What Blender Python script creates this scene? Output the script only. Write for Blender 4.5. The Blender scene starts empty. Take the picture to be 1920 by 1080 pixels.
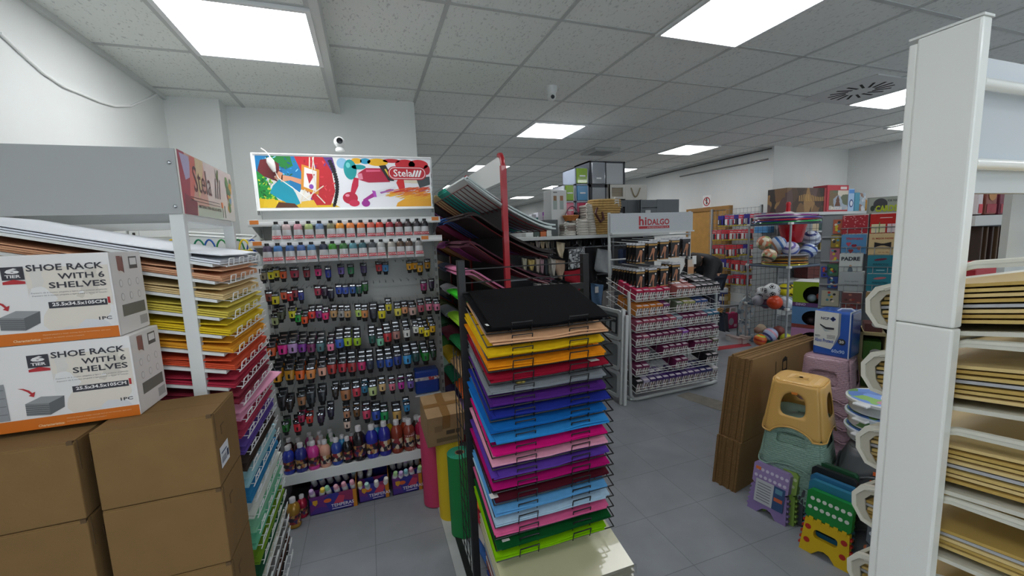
import bpy, bmesh, math, random
from mathutils import Vector, Matrix
random.seed(7)
S = bpy.context.scene
COL = S.collection
pi = math.pi
# ---------------------------------------------------------------- camera
FPX = 767.5
YAW, PITCH, ROLL = [math.radians(a) for a in (-19.123, -7.171, 2.159)]
EYE = Vector((0, 0, 1.5))
R3 = (Matrix.Rotation(YAW, 3, 'Z') @ Matrix.Rotation(PITCH, 3, 'X') @ Matrix.Rotation(ROLL, 3, 'Y'))
cd = bpy.data.cameras.new('camera')
cam = bpy.data.objects.new('camera', cd)
COL.objects.link(cam)
cd.sensor_width = 36
cd.lens = FPX / 1920 * 36
cd.clip_start = .02
rt, fw, up = R3.col[0], R3.col[1], R3.col[2]
M4 = Matrix((rt, up, -fw)).transposed().to_4x4()
M4.translation = EYE
cam.matrix_world = M4
S.camera = cam
# ---------------------------------------------------------------- world, exposure
w = bpy.data.worlds.new('world')
S.world = w
w.use_nodes = True
w.node_tree.nodes['Background'].inputs[0].default_value = (.80, .90, 1.0, 1)
w.node_tree.nodes['Background'].inputs[1].default_value = 1.6
S.view_settings.view_transform = 'Standard'
S.view_settings.look = 'None'
S.view_settings.gamma = 1
S.view_settings.exposure = 0.12
S.view_settings.use_curve_mapping = False
PANEL_POWER = 11.0          # radiance of the ceiling panels
S.cycles.use_denoising = True
S.cycles.max_bounces = 8
S.cycles.diffuse_bounces = 5
S.cycles.transparent_max_bounces = 12
S.cycles.sample_clamp_indirect = 6
S.cycles.caustics_reflective = False
S.cycles.caustics_refractive = False

# ---------------------------------------------------------------- helpers
def ray(px, py):
    return R3 @ Vector(((px - 960) / FPX, 1, -(py - 540) / FPX))
def PX(px, py, x):
    d = ray(px, py); return EYE + d * (x / d.x)
def PY(px, py, y):
    d = ray(px, py); return EYE + d * (y / d.y)
def PZ(px, py, z):
    d = ray(px, py); return EYE + d * ((z - EYE.z) / d.z)
def PN(px, py, p, n):
    d = ray(px, py); return EYE + d * ((Vector(p) - EYE).dot(n) / d.dot(n))

ORD = 'first second third fourth fifth sixth seventh eighth ninth tenth eleventh twelfth thirteenth fourteenth fifteenth sixteenth seventeenth eighteenth nineteenth twentieth'.split()
ORD += ['twenty-' + o for o in ORD[:9]] + ['thirtieth'] + ['thirty-' + o for o in ORD[:9]]

def lin(h):
    h = h.lstrip('#')
    out = []
    for i in (0, 2, 4):
        c = int(h[i:i + 2], 16) / 255
        out.append(c / 12.92 if c <= .04045 else ((c + .055) / 1.055) ** 2.4)
    return (*out, 1)

_mats = {}
def mat(h, rough=.55, metal=0, emit=0, noise=None, bump=None, trans=0, alpha=1, spec=.5, coat=0, name=None, sheen=0):
    key = (h, rough, metal, emit, noise, bump, trans, alpha, spec, coat, sheen)
    if key in _mats:
        return _mats[key]
    m = bpy.data.materials.new(name or 'surface_' + h.strip('#'))
    m.use_nodes = True
    nt = m.node_tree
    b = nt.nodes['Principled BSDF']
    b.inputs['Base Color'].default_value = lin(h)
    b.inputs['Roughness'].default_value = rough
    b.inputs['Metallic'].default_value = metal
    b.inputs['Specular IOR Level'].default_value = spec
    b.inputs['Transmission Weight'].default_value = trans
    b.inputs['Alpha'].default_value = alpha
    b.inputs['Coat Weight'].default_value = coat
    b.inputs['Sheen Weight'].default_value = sheen
    if emit:
        b.inputs['Emission Color'].default_value = lin(h)
        b.inputs['Emission Strength'].default_value = emit
    if noise or bump:
        tc = nt.nodes.new('ShaderNodeTexCoord')
    if noise:
        n = nt.nodes.new('ShaderNodeTexNoise'); n.inputs['Scale'].default_value = noise[0]; n.inputs['Detail'].default_value = 4
        nt.links.new(tc.outputs['Object'], n.inputs['Vector'])
        mp = nt.nodes.new('ShaderNodeMapRange')
        mp.inputs[1].default_value = .3; mp.inputs[2].default_value = .7
        mp.inputs[3].default_value = 1 - noise[1]; mp.inputs[4].default_value = 1 + noise[1]
        nt.links.new(n.outputs['Fac'], mp.inputs[0])
        mx = nt.nodes.new('ShaderNodeMix'); mx.data_type = 'RGBA'; mx.blend_type = 'MULTIPLY'
        mx.inputs['Factor'].default_value = 1
        mx.inputs['A'].default_value = lin(h)
        nt.links.new(mp.outputs[0], mx.inputs['B'])
        nt.links.new(mx.outputs['Result'], b.inputs['Base Color'])
    if bump:
        n = nt.nodes.new('ShaderNodeTexNoise'); n.inputs['Scale'].default_value = bump[0]
        nt.links.new(tc.outputs['Object'], n.inputs['Vector'])
        bp = nt.nodes.new('ShaderNodeBump'); bp.inputs['Strength'].default_value = bump[1]; bp.inputs['Distance'].default_value = .01
        nt.links.new(n.outputs['Fac'], bp.inputs['Height'])
        nt.links.new(bp.outputs[0], b.inputs['Normal'])
    _mats[key] = m
    return m

def printmat(name, cols, scale=18, rough=.45, stretch=(1, 1, 1), smooth=0):
    """printed colour patches: cells of a few inks"""
    m = bpy.data.materials.new(name); m.use_nodes = True
    nt = m.node_tree; b = nt.nodes['Principled BSDF']; b.inputs['Roughness'].default_value = rough
    tc = nt.nodes.new('ShaderNodeTexCoord'); mp = nt.nodes.new('ShaderNodeMapping')
    mp.inputs['Scale'].default_value = stretch
    nz = nt.nodes.new('ShaderNodeTexNoise'); nz.inputs['Scale'].default_value = scale * .8
    va = nt.nodes.new('ShaderNodeVectorMath'); va.operation = 'MULTIPLY_ADD'
    va.inputs[1].default_value = (.6 / scale * 1.6,) * 3
    v = nt.nodes.new('ShaderNodeTexVoronoi'); v.inputs['Scale'].default_value = scale
    cr = nt.nodes.new('ShaderNodeValToRGB'); cr.color_ramp.interpolation = 'CONSTANT' if not smooth else 'LINEAR'
    e = cr.color_ramp.elements
    while len(e) < len(cols):
        e.new(.5)
    for i, c in enumerate(cols):
        e[i].position = i / len(cols); e[i].color = lin(c)
    sp = nt.nodes.new('ShaderNodeSeparateColor')
    L = nt.links.new
    L(tc.outputs['Object'], mp.inputs[0]); L(mp.outputs[0], nz.inputs['Vector'])
    L(nz.outputs['Color'], va.inputs[0]); L(mp.outputs[0], va.inputs[2])
    L(va.outputs[0], v.inputs['Vector']); L(v.outputs['Color'], sp.inputs[0])
    L(sp.outputs[0], cr.inputs[0]); L(cr.outputs[0], b.inputs['Base Color'])
    return m

def rotm(rx=0, ry=0, rz=0):
    return Matrix.Rotation(rz, 4, 'Z') @ Matrix.Rotation(ry, 4, 'Y') @ Matrix.Rotation(rx, 4, 'X')
def frame(o, u, v):
    """matrix with origin o, x along u, y along v, z = u x v"""
    u = Vector(u).normalized(); v = Vector(v).normalized(); n = u.cross(v).normalized(); v = n.cross(u)
    m = Matrix((u, v, n)).transposed().to_4x4(); m.translation = Vector(o)
    return m

_fontcache = {}
def glyphs(s, align='CENTER', bold=0.0, space=1.0):
    k = (s, align, bold, space)
    if k not in _fontcache:
        cu = bpy.data.curves.new('t', 'FONT'); cu.body = s; cu.align_x = align; cu.align_y = 'CENTER'
        cu.size = 1; cu.offset = bold; cu.resolution_u = 2; cu.space_character = space
        ob = bpy.data.objects.new('t', cu); COL.objects.link(ob)
        dg = bpy.context.evaluated_depsgraph_get()
        me = bpy.data.meshes.new_from_object(ob.evaluated_get(dg))
        _fontcache[k] = ([v.co.copy() for v in me.vertices], [tuple(p.vertices) for p in me.polygons])
        bpy.data.objects.remove(ob); bpy.data.curves.remove(cu); bpy.data.meshes.remove(me)
    return _fontcache[k]

class MB:
    """collects shapes and links them as one mesh object"""
    def __init__(s, M=None):
        s.v = []; s.f = []; s.mi = []; s.mats = []; s.M = M or Matrix()
    def slot(s, m):
        if m not in s.mats: s.mats.append(m)
        return s.mats.index(m)
    def add(s, vs, fs, m, M=None):
        b = len(s.v); T = s.M @ M if M is not None else s.M
        s.v += [T @ Vector(p) for p in vs]
        k = s.slot(m)
        for f in fs:
            s.f.append([b + i for i in f]); s.mi.append(k)
        return s
    def box(s, x0, x1, y0, y1, z0, z1, m, M=None):
        vs = [(x0, y0, z0), (x1, y0, z0), (x1, y1, z0), (x0, y1, z0), (x0, y0, z1), (x1, y0, z1), (x1, y1, z1), (x0, y1, z1)]
        return s.add(vs, [(0, 3, 2, 1), (4, 5, 6, 7), (0, 1, 5, 4), (1, 2, 6, 5), (2, 3, 7, 6), (3, 0, 4, 7)], m, M)
    def cbox(s, c, d, m, M=None):
        return s.box(c[0] - d[0] / 2, c[0] + d[0] / 2, c[1] - d[1] / 2, c[1] + d[1] / 2, c[2] - d[2] / 2, c[2] + d[2] / 2, m, M)
    def quad(s, ps, m, M=None):
        return s.add(ps, [tuple(range(len(ps)))], m, M)
    def prism(s, poly, d0, d1, m, M=None, side=None):
        """poly in the xy plane of M, from depth d0 to d1 along its z"""
        n = len(poly)
        a = sum(poly[i][0] * poly[(i + 1) % n][1] - poly[(i + 1) % n][0] * poly[i][1] for i in range(n))
        if a < 0: poly = poly[::-1]
        vs = [(x, y, d0) for x, y in poly] + [(x, y, d1) for x, y in poly]
        s.add(vs, [tuple(range(n))[::-1], tuple(range(n, 2 * n))], m, M)
        s.add(vs, [(i, (i + 1) % n, n + (i + 1) % n, n + i) for i in range(n)], side or m, M)
        return s
    def plate(s, outer, holes, d0, d1, m, M=None, side=None):
        """flat plate with one star-shaped hole; outer and hole are sampled from the hole's centre"""
        hole = holes
        n = len(hole); cx = sum(p[0] for p in hole) / n; cy = sum(p[1] for p in hole) / n
        N = 48
        def hit(poly, ang):
            dx, dy = math.cos(ang), math.sin(ang); best = None
            for i in range(len(poly)):
                ax, ay = poly[i][0] - cx, poly[i][1] - cy; bx, by = poly[(i + 1) % len(poly)][0] - cx, poly[(i + 1) % len(poly)][1] - cy
                den = dx * (by - ay) - dy * (bx - ax)
                if abs(den) < 1e-12: continue
                t = (ax * (by - ay) - ay * (bx - ax)) / den; u = (ax * dy - ay * dx) / den
                if t > 0 and -1e-6 <= u <= 1 + 1e-6 and (best is None or t > best): best = t
            return (cx + dx * (best or 0), cy + dy * (best or 0))
        angs = sorted(set([round(2 * pi * i / N, 5) for i in range(N)] + [round(math.atan2(p[1] - cy, p[0] - cx) % (2 * pi), 5) for p in outer + hole]))
        O = [hit(outer, a) for a in angs]; H = [hit(hole, a) for a in angs]; K = len(angs)
        vs = [(*p, d1) for p in O] + [(*p, d1) for p in H] + [(*p, d0) for p in O] + [(*p, d0) for p in H]
        fa, fb = [], []
        for i in range(K):
            j = (i + 1) % K
            fa += [(i, j, K + j, K + i), (2 * K + j, 2 * K + i, 3 * K + i, 3 * K + j)]
            fb += [(2 * K + i, 2 * K + j, j, i), (K + i, K + j, 3 * K + j, 3 * K + i)]
        s.add(vs, fa, m, M); s.add(vs, fb, side or m, M)
        return s
    def tube(s, pts, r, m, n=8, closed=False, M=None, caps=True):
        pts = [Vector(p) for p in pts]; N = len(pts); rings = []
        up0 = None
        for i in range(N):
            a = pts[i - 1] if (i or closed) else pts[i]; c = pts[(i + 1) % N] if (i < N - 1 or closed) else pts[i]
            t1 = (pts[i] - a); t2 = (c - pts[i])
            t1 = t1.normalized() if t1.length > 1e-9 else t2.normalized()
            t2 = t2.normalized() if t2.length > 1e-9 else t1
            t = (t1 + t2)
            t = t.normalized() if t.length > 1e-6 else t1
            if up0 is None:
                up0 = Vector((0, 0, 1)) if abs(t.z) < .9 else Vector((1, 0, 0))
            u = (up0 - t * up0.dot(t))
            u = u.normalized() if u.length > 1e-6 else t.orthogonal().normalized()
            up0 = u; v = t.cross(u)
            k = 1 / max(.5, math.sqrt(max(.01, (1 + t1.dot(t2)) / 2)))
            rr = r[i] if isinstance(r, (list, tuple)) else r
            rings.append([pts[i] + (u * math.cos(2 * pi * j / n) + v * math.sin(2 * pi * j / n)) * rr * min(k, 1.35) for j in range(n)])
        vs = [p for q in rings for p in q]; fs = []
        for i in range(N if closed else N - 1):
            a, b = i * n, ((i + 1) % N) * n
            fs += [(a + j, a + (j + 1) % n, b + (j + 1) % n, b + j) for j in range(n)]
        if caps and not closed:
            fs += [tuple(range(n))[::-1], tuple(range((N - 1) * n, N * n))]
        return s.add(vs, fs, m, M)
    def loft(s, rings, mats, M=None, caps=True, closed_ring=True):
        n = len(rings[0]); vs = [p for q in rings for p in q]
        for i in range(len(rings) - 1):
            a, b = i * n, (i + 1) * n
            s_m = mats[i] if isinstance(mats, (list, tuple)) else mats
            base = len(s.v)
        # one vertex set, several materials
        T = s.M @ M if M is not None else s.M
        b0 = len(s.v); s.v += [T @ Vector(p) for p in vs]
        for i in range(len(rings) - 1):
            k = s.slot(mats[i] if isinstance(mats, (list, tuple)) else mats)
            for j in range(n if closed_ring else n - 1):
                s.f.append([b0 + i * n + j, b0 + i * n + (j + 1) % n, b0 + (i + 1) * n + (j + 1) % n, b0 + (i + 1) * n + j]); s.mi.append(k)
        if caps:
            s.f.append([b0 + j for j in range(n)][::-1]); s.mi.append(s.slot(mats[0] if isinstance(mats, (list, tuple)) else mats))
            s.f.append([b0 + (len(rings) - 1) * n + j for j in range(n)]); s.mi.append(s.slot(mats[-1] if isinstance(mats, (list, tuple)) else mats))
        return s
    def lathe(s, prof, mats, n=16, M=None, caps=True, sx=1, sy=1):
        rings = [[(r * sx * math.cos(2 * pi * j / n), r * sy * math.sin(2 * pi * j / n), z) for j in range(n)] for r, z in prof]
        return s.loft(rings, mats, M, caps)
    def ball(s, c, r, m, n=16, k=10, M=None, sz=1):
        prof = [(max(1e-4, r * math.sin(pi * i / k)), -r * sz * math.cos(pi * i / k)) for i in range(k + 1)]
        T = Matrix.Translation(c)
        return s.lathe(prof, m, n, (M @ T) if M is not None else T)
    def text(s, t, u, v, size, m, M, h=.0006, align='CENTER', sx=1, bold=.0, space=1.0, shear=0):
        vs, fs = glyphs(t, align, bold, space)
        return s.add([(u + (p.x + shear * p.y) * size * sx, v + p.y * size, h) for p in vs], fs, m, M)
    def fit(s, t, u0, v0, u1, v1, m, M, h=.0008, bold=.02):
        vs, fs = glyphs(t, 'LEFT', bold, 1.0)
        x0, x1 = min(p.x for p in vs), max(p.x for p in vs); y0, y1 = min(p.y for p in vs), max(p.y for p in vs)
        return s.add([(u0 + (p.x - x0) / (x1 - x0) * (u1 - u0), v0 + (p.y - y0) / (y1 - y0) * (v1 - v0), h) for p in vs], fs, m, M)
    def ell(s, u, v, a, b, m, M, h=.0005, n=20, rot=0):
        c, d = math.cos(rot), math.sin(rot)
        ps = [(u + a * math.cos(2 * pi * i / n) * c - b * math.sin(2 * pi * i / n) * d, v + a * math.cos(2 * pi * i / n) * d + b * math.sin(2 * pi * i / n) * c, h) for i in range(n)]
        return s.quad(ps, m, M)
    def rect(s, u0, v0, u1, v1, m, M, h=.0004):
        return s.quad([(u0, v0, h), (u1, v0, h), (u1, v1, h), (u0, v1, h)], m, M)
    def poly(s, ps, m, M, h=.0005):
        a = sum(ps[i][0] * ps[(i + 1) % len(ps)][1] - ps[(i + 1) % len(ps)][0] * ps[i][1] for i in range(len(ps)))
        if a < 0: ps = ps[::-1]
        return s.quad([(*p, h) for p in ps], m, M)
    def build(s, name, parent=None, smooth=False, bevel=0, solid=0, local=False, subsurf=0):
        me = bpy.data.meshes.new(name)
        off = Vector((0, 0, 0))
        if parent is not None and not local:
            p = parent
            while p is not None:
                off += p.location; p = p.parent
        me.from_pydata([tuple(p - off) for p in s.v], [], s.f)
        for m in s.mats: me.materials.append(m)
        me.polygons.foreach_set('material_index', s.mi)
        if smooth:
            me.polygons.foreach_set('use_smooth', [True] * len(me.polygons))
            me.set_sharp_from_angle(angle=math.radians(smooth if smooth is not True else 40))
        me.update()
        o = bpy.data.objects.new(name, me)
        COL.objects.link(o)
        if parent is not None: o.parent = parent
        if solid:
            md = o.modifiers.new('solid', 'SOLIDIFY'); md.thickness = solid; md.offset = -1
        if bevel:
            md = o.modifiers.new('bevel', 'BEVEL'); md.width = bevel; md.segments = 2; md.limit_method = 'ANGLE'
        if subsurf:
            md = o.modifiers.new('sub', 'SUBSURF'); md.levels = subsurf; md.render_levels = subsurf
        return o

def tag(o, label, cat, group=None):
    o['label'] = label; o['category'] = cat
    if group: o['group'] = group
    elif 'group' in o.keys(): del o['group']
    return o
def thing(name, label, cat, loc=(0, 0, 0), group=None):
    o = bpy.data.objects.new(name, None)
    o.empty_display_size = .05
    o.location = loc
    COL.objects.link(o)
    return tag(o, label, cat, group)
def kids(o):
    return [c for c in bpy.data.objects if c.parent == o] if not hasattr(o, '_k') else o._k
def copy_tree(o, parent=None):
    c = o.copy(); COL.objects.link(c)
    if parent is not None: c.parent = parent
    for ch in o.children: copy_tree(ch, c)
    return c
def put(proto, first, loc, label, cat, group, rz=None, rot=None):
    o = proto if first else copy_tree(proto)
    o.location = loc
    if rz is not None: o.rotation_euler = (0, 0, rz)
    if rot is not None: o.rotation_euler = rot
    return tag(o, label, cat, group)
def repaint(o, i, m):
    o.material_slots[i].link = 'OBJECT'; o.material_slots[i].material = m
def struct(mb, name, **k):
    o = mb.build(name, **k); o['kind'] = 'structure'; return o
def rrect(u0, v0, u1, v1, r, n=4):
    ps = []
    for cx, cy, a in ((u1 - r, v1 - r, 0), (u0 + r, v1 - r, 90), (u0 + r, v0 + r, 180), (u1 - r, v0 + r, 270)):
        for i in range(n + 1):
            t = math.radians(a + 90 * i / n); ps.append((cx + r * math.cos(t), cy + r * math.sin(t)))
    return ps

WHITE = '#e6e8e6'
wpaint = mat('#dfe2e0', .35, name='white_powder_coat')
black_wire = mat('#101012', .4, name='black_wire')
chrome = mat('#c8ccd0', .2, 1, name='chrome')
cardb = mat('#9a7a52', .85, noise=(25, .06), name='corrugated_card')
# ================================================================ ROOM
HC, HL = 2.626, 2.507
# floor tiles
fm = bpy.data.materials.new('grey_floor_tile'); fm.use_nodes = True
nt = fm.node_tree; b = nt.nodes['Principled BSDF']; b.inputs['Roughness'].default_value = .42
tc = nt.nodes.new('ShaderNodeTexCoord'); mp = nt.nodes.new('ShaderNodeMapping'); mp.inputs['Location'].default_value = (.075, -1.325 + .338 * 4 - .001, 0)
br = nt.nodes.new('ShaderNodeTexBrick'); br.offset = 0; br.squash = 1
br.inputs['Scale'].default_value = 1; br.inputs['Brick Width'].default_value = .338; br.inputs['Row Height'].default_value = .338
br.inputs['Mortar Size'].default_value = .0018; br.inputs['Mortar Smooth'].default_value = .2; br.inputs['Bias'].default_value = 0
br.inputs['Color1'].default_value = lin('#84888d'); br.inputs['Color2'].default_value = lin('#898d92'); br.inputs['Mortar'].default_value = lin('#6a6d71')
nz = nt.nodes.new('ShaderNodeTexNoise'); nz.inputs['Scale'].default_value = 5; nz.inputs['Detail'].default_value = 6
mr = nt.nodes.new('ShaderNodeMapRange'); mr.inputs[1].default_value = .3; mr.inputs[2].default_value = .7; mr.inputs[3].default_value = .88; mr.inputs[4].default_value = 1.1
mx = nt.nodes.new('ShaderNodeMix'); mx.data_type = 'RGBA'; mx.blend_type = 'MULTIPLY'; mx.inputs['Factor'].default_value = 1
L = nt.links.new
L(tc.outputs['Object'], mp.inputs[0]); L(mp.outputs[0], br.inputs['Vector']); L(tc.outputs['Object'], nz.inputs['Vector']); L(nz.outputs['Fac'], mr.inputs[0])
L(br.outputs['Color'], mx.inputs['A']); L(mr.outputs[0], mx.inputs['B']); L(mx.outputs['Result'], b.inputs['Base Color'])
struct(MB().box(-1.35, 9, -3.2, 16.2, -.1, 0, fm), 'floor')

wall_m = mat('#e4e7e4', .8, noise=(3, .02), bump=(60, .02), name='white_wall_paint')
wall_g = mat('#dcdedb', .8, noise=(2, .04), name='off_white_wall_paint')
struct(MB().box(-1.35, -1.2, -3.2, 3.75, 0, 2.75, wall_m), 'wall_left')
struct(MB().box(-1.2, .45, 3.58, 3.75, 0, 2.75, wall_m), 'wall_back')
struct(MB().box(.33, .45, 3.75, 16, 0, 2.75, wall_m), 'wall_aisle')
struct(MB().box(-1.2, -.885, 3.43, 3.58, 0, 2.75, wall_m), 'wall_pillar')
struct(MB().box(5.5, 5.65, 4.5, 16, 0, 2.75, wall_g), 'wall_right')
struct(MB().box(5.65, 7.05, 4.38, 4.5, 0, 2.75, wall_g).box(5.5, 5.65, 4.38, 4.5, 0, 2.75, wall_g), 'wall_corner')
struct(MB().box(7.05, 7.2, -3.2, 4.5, 0, 2.75, wall_g), 'wall_east')
rw = MB().box(-1.35, -.9, -3.35, -3.2, 0, 2.75, wall_g).box(6.6, 7.2, -3.35, -3.2, 0, 2.75, wall_g).box(-.9, 6.6, -3.35, -3.2, 2.4, 2.75, wall_g).box(-.9, 6.6, -3.35, -3.2, 0, .12, wall_g)
struct(rw, 'wall_rear')
al = mat('#9a9c9e', .35, .6); sf = MB()
for k in range(6): sf.box(-.9 + 1.49 * k - .0, -.85 + 1.49 * k, -3.3, -3.24, .12, 2.4, al)
win = struct(sf, 'added_window_1')  # unseen shopfront window, added so daylight from behind lifts the ceiling
gp = MB().box(-.88, 6.58, -3.275, -3.269, .12, 2.4, mat('#ffffff', .02, trans=1, alpha=.12)).build('added_window_pane', win)
struct(MB().box(.33, 5.65, 16, 16.15, 0, 2.75, wall_g), 'wall_far')
# fissured ceiling tiles
cm = bpy.data.materials.new('fissured_ceiling_tile'); cm.use_nodes = True
nt = cm.node_tree; b = nt.nodes['Principled BSDF']; b.inputs['Roughness'].default_value = .95; b.inputs['Base Color'].default_value = lin('#c9ccc8')
tc = nt.nodes.new('ShaderNodeTexCoord'); mp = nt.nodes.new('ShaderNodeMapping'); mp.inputs['Scale'].default_value = (1, .45, 1)
nz = nt.nodes.new('ShaderNodeTexNoise'); nz.inputs['Scale'].default_value = 95; nz.inputs['Detail'].default_value = 3
cr = nt.nodes.new('ShaderNodeValToRGB'); cr.color_ramp.elements[0].position = .34; cr.color_ramp.elements[0].color = lin('#cfd2ce'); cr.color_ramp.elements[1].position = .40; cr.color_ramp.elements[1].color = lin('#eef1ec')
bp = nt.nodes.new('ShaderNodeBump'); bp.inputs['Strength'].default_value = .25; bp.inputs['Distance'].default_value = .004
L = nt.links.new
L(tc.outputs['Object'], mp.inputs[0]); L(mp.outputs[0], nz.inputs['Vector']); L(nz.outputs['Fac'], cr.inputs[0]); L(cr.outputs[0], b.inputs['Base Color'])
L(nz.outputs['Fac'], bp.inputs['Height']); L(bp.outputs[0], b.inputs['Normal'])
struct(MB().box(-.13, 7.2, -3.2, 16, HC, HC + .1, cm), 'ceiling')
struct(MB().box(-1.2, -.13, -3.2, 3.58, HL, HL + .2, cm), 'ceiling_left')
tm = mat('#c3c6c3', .5, name='ceiling_bar')
t = MB()
for k in range(-1, 12):
    x = .454 + .6 * k
    t.box(x - .011, x + .011, -3.2, 3.57 if x < .45 else 16, HC - .004, HC + .001, tm)
struct(t, 'ceiling_trim_long')
t = MB()
for k in range(-8, 24):
    y = 2.091 + .6 * k
    t.box(-.12, 7.05, y - .011, y + .011, HC - .0035, HC + .001, tm)
struct(t, 'ceiling_trim_cross')
t = MB()
for x in (-.773, -.165): t.box(x - .012, x + .012, -3.2, 3.58, HL - .004, HL + .001, tm)
for k in range(-9, 2):
    y = 2.66 + .6 * k
    t.box(-1.2, -.13, y - .011, y + .011, HL - .0035, HL + .001, tm)
struct(t, 'ceiling_trim_left')
struct(MB().box(-.155, -.118, -3.2, 3.58, HL - .012, HC, mat('#cfd2ce', .5)), 'trim_1')
struct(MB().box(-1.2, -1.18, -3.2, 3.43, HL - .025, HL, mat('#d5d8d5', .5)), 'trim_2')
# pale strip let into the floor, worn line and red tape
struct(MB().box(.262, .352, .6, 2.4, 0, .006, mat('#a9adac', .5, noise=(9, .08))), 'trim_3')
struct(MB().quad([PZ(1268, 742, .002), PZ(1290, 735, .002), PZ(1382, 760, .002), PZ(1368, 776, .002)], mat('#7d786e', .7, noise=(14, .2))), 'trim_4')
struct(MB().quad([PZ(1344, 650, .002), PZ(1402, 643, .002), PZ(1410, 648, .002), PZ(1346, 657, .002)], mat('#a02430', .6)), 'trim_5')

# ceiling panels
frame_m = mat('#e9ebea', .4, name='panel_frame')
glow = mat('#fbfcff', .5, emit=PANEL_POWER, name='lit_panel')
def panel(x, y, z, label, first=[None], s=.6):
    if first[0] is None:
        o = thing('ceiling_light', label, 'ceiling light', (x, y, z), 'square ceiling light panels')
        h = s / 2
        f = MB()
        for a in ((-h, h, -h, -h + .022), (-h, h, h - .022, h), (-h, -h + .022, -h + .022, h - .022), (h - .022, h, -h + .022, h - .022)):
            f.box(*a, -.014, .0, frame_m)
        f.build('panel_frame', o, local=True)
        MB().box(-h + .022, h - .022, -h + .022, h - .022, -.010, -.004, glow).build('diffuser', o, local=True)
        first[0] = o
    else:
        o = copy_tree(first[0]); o.location = (x, y, z); tag(o, label, 'ceiling light', 'square ceiling light panels')
    return o
panel(-.455, 2.362, HL - .004, 'square lit ceiling panel close to the camera above the paper rack and left wall')
panel(1.954, 1.791, HC - .004, 'square lit ceiling panel over the grey floor aisle, cut by the picture top')
panel(1.954, 4.191, HC - .004, 'square lit ceiling panel behind the white dome detector')
panel(4.354, 4.791, HC - .004, 'square lit ceiling panel above the wall with the prohibition sign')
panel(4.67, 2.47, HC - .004, 'square lit ceiling panel beside the round swirl air vent')
panel(6.25, 3.03, HC - .004, 'square lit ceiling panel seen past the tall white upright, deeper than the swirl vent')
panel(1.954, 6.591, HC - .004, 'square lit ceiling panel seen on both sides of the white red-edged header')
panel(4.354, 6.591, HC - .004, 'square lit ceiling panel half hidden behind the grey drawer tower')
panel(4.354, 8.991, HC - .004, 'square lit ceiling panel above the white boxed photo carton')
panel(4.354, 11.391, HC - .004, 'small far ceiling panel, second from the far end')
panel(1.954, 8.991, HC - .004, 'far ceiling panel just beside the second white header')
panel(4.354, 13.791, HC - .004, 'smallest and farthest lit ceiling panel')
for x, y, z in ((-.455, -.04, HL), (-.455, -2.2, HL), (1.954, -.61, HC), (1.954, -2.4, HC), (4.354, -.01, HC), (4.354, -2.2, HC), (6.25, .6, HC)):
    panel(x, y, z - .004, 'lit ceiling panel behind the camera')
# swirl vent
o = thing('ceiling_vent', 'square white air vent with black swirl slots in the ceiling', 'air vent', (4.07, 2.47, HC))
MB().box(-.3, .3, -.3, .3, -.008, 0, mat('#d8dad8', .45)).build('vent_plate', o, local=True)
bm_ = mat('#0c0c0d', .8); sl = MB()
for k in range(16):
    a = 2 * pi * k / 16
    sl.box(.09, .215, -.009, .009, -.010, -.007, bm_, Matrix.Rotation(a, 4, 'Z') @ Matrix.Translation((0, .035, 0)))
sl.build('vent_slot_pattern', o, local=True)
# far AC cassette
o = thing('air_conditioner', 'flat white air conditioning cassette set in the ceiling', 'air conditioner', (3.12, 5.08, HC))
MB().box(-.2, .2, -.2, .2, -.035, 0, mat('#b9bcb9', .5)).build('cassette_cover', o, local=True, bevel=.01)
MB().box(-.12, .12, -.12, .12, -.042, -.034, mat('#8e918f', .6)).build('grille', o, local=True)
# dome detector
o = thing('dome_camera', 'white turret security camera hanging from the ceiling tiles', 'security camera', PZ(1033, 163, HC))
wp = mat('#dcdedc', .35)
MB().lathe([(.048, 0), (.048, -.03), (.04, -.045), (.034, -.06)], wp, 20).build('mount', o, local=True, smooth=True)
MB().ball((.0, -.008, -.075), .034, wp).build('turret', o, local=True, smooth=True)
MB().lathe([(.016, 0), (.014, .012)], mat('#2a2a2e', .1), 12, Matrix.Translation((-.004, -.03, -.08)) @ rotm(pi / 2 + .5)).build('lens', o, local=True)
# cable along the left wall
pts = [PX(a, b_, -1.193) for a, b_ in ((0, 62), (40, 100), (80, 136), (120, 163), (155, 177), (185, 190), (215, 199), (245, 199), (275, 186), (293, 177))]
c = MB().tube(pts, .006, mat('#f2f3f1', .5), 8)
c.tube([PX(293, 177, -1.193), PY(300, 190, 3.425), PY(307, 230, 3.425), PY(312, 285, 3.425), PY(316, 340, 3.425)], .0055, mat('#f2f3f1', .5), 8)
tag(c.build('wall_cable', smooth=True), 'white cable sagging along the left wall and down the corner pillar', 'cable')
# door, sign and conduit on the far right wall
wood = mat('#b98a45', .5, noise=(12, .1), name='orange_wood'); wood2 = mat('#9c7136', .5, noise=(12, .1))
d = struct(MB().box(5.44, 5.5, 5.1, 5.92, 0, 1.80, wood), 'door_1')
f = struct(MB().box(5.42, 5.5, 5.05, 5.1, 0, 1.80, wood2).box(5.42, 5.5, 5.92, 5.97, 0, 1.80, wood2).box(5.42, 5.5, 5.05, 5.97, 1.80, 1.86, wood2), 'trim_6')
n = MB(); Mx = frame((5.438, 5.22, 1.6), (0, -1, 0), (0, 0, 1))
n.rect(-.04, -.06, .04, .06, mat('#f0f0f0', .6), Mx, .001); n.ell(0, .01, .028, .028, mat('#b02a2a', .6), Mx, .002); n.ell(0, .01, .018, .018, mat('#f0f0f0', .6), Mx, .003)
tag(n.box(-.042, .042, -.062, .062, -.002, .0005, mat('#f0f0f0'), Mx).build('door_notice'), 'small white notice with red ring stuck on the wooden door', 'notice')
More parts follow.
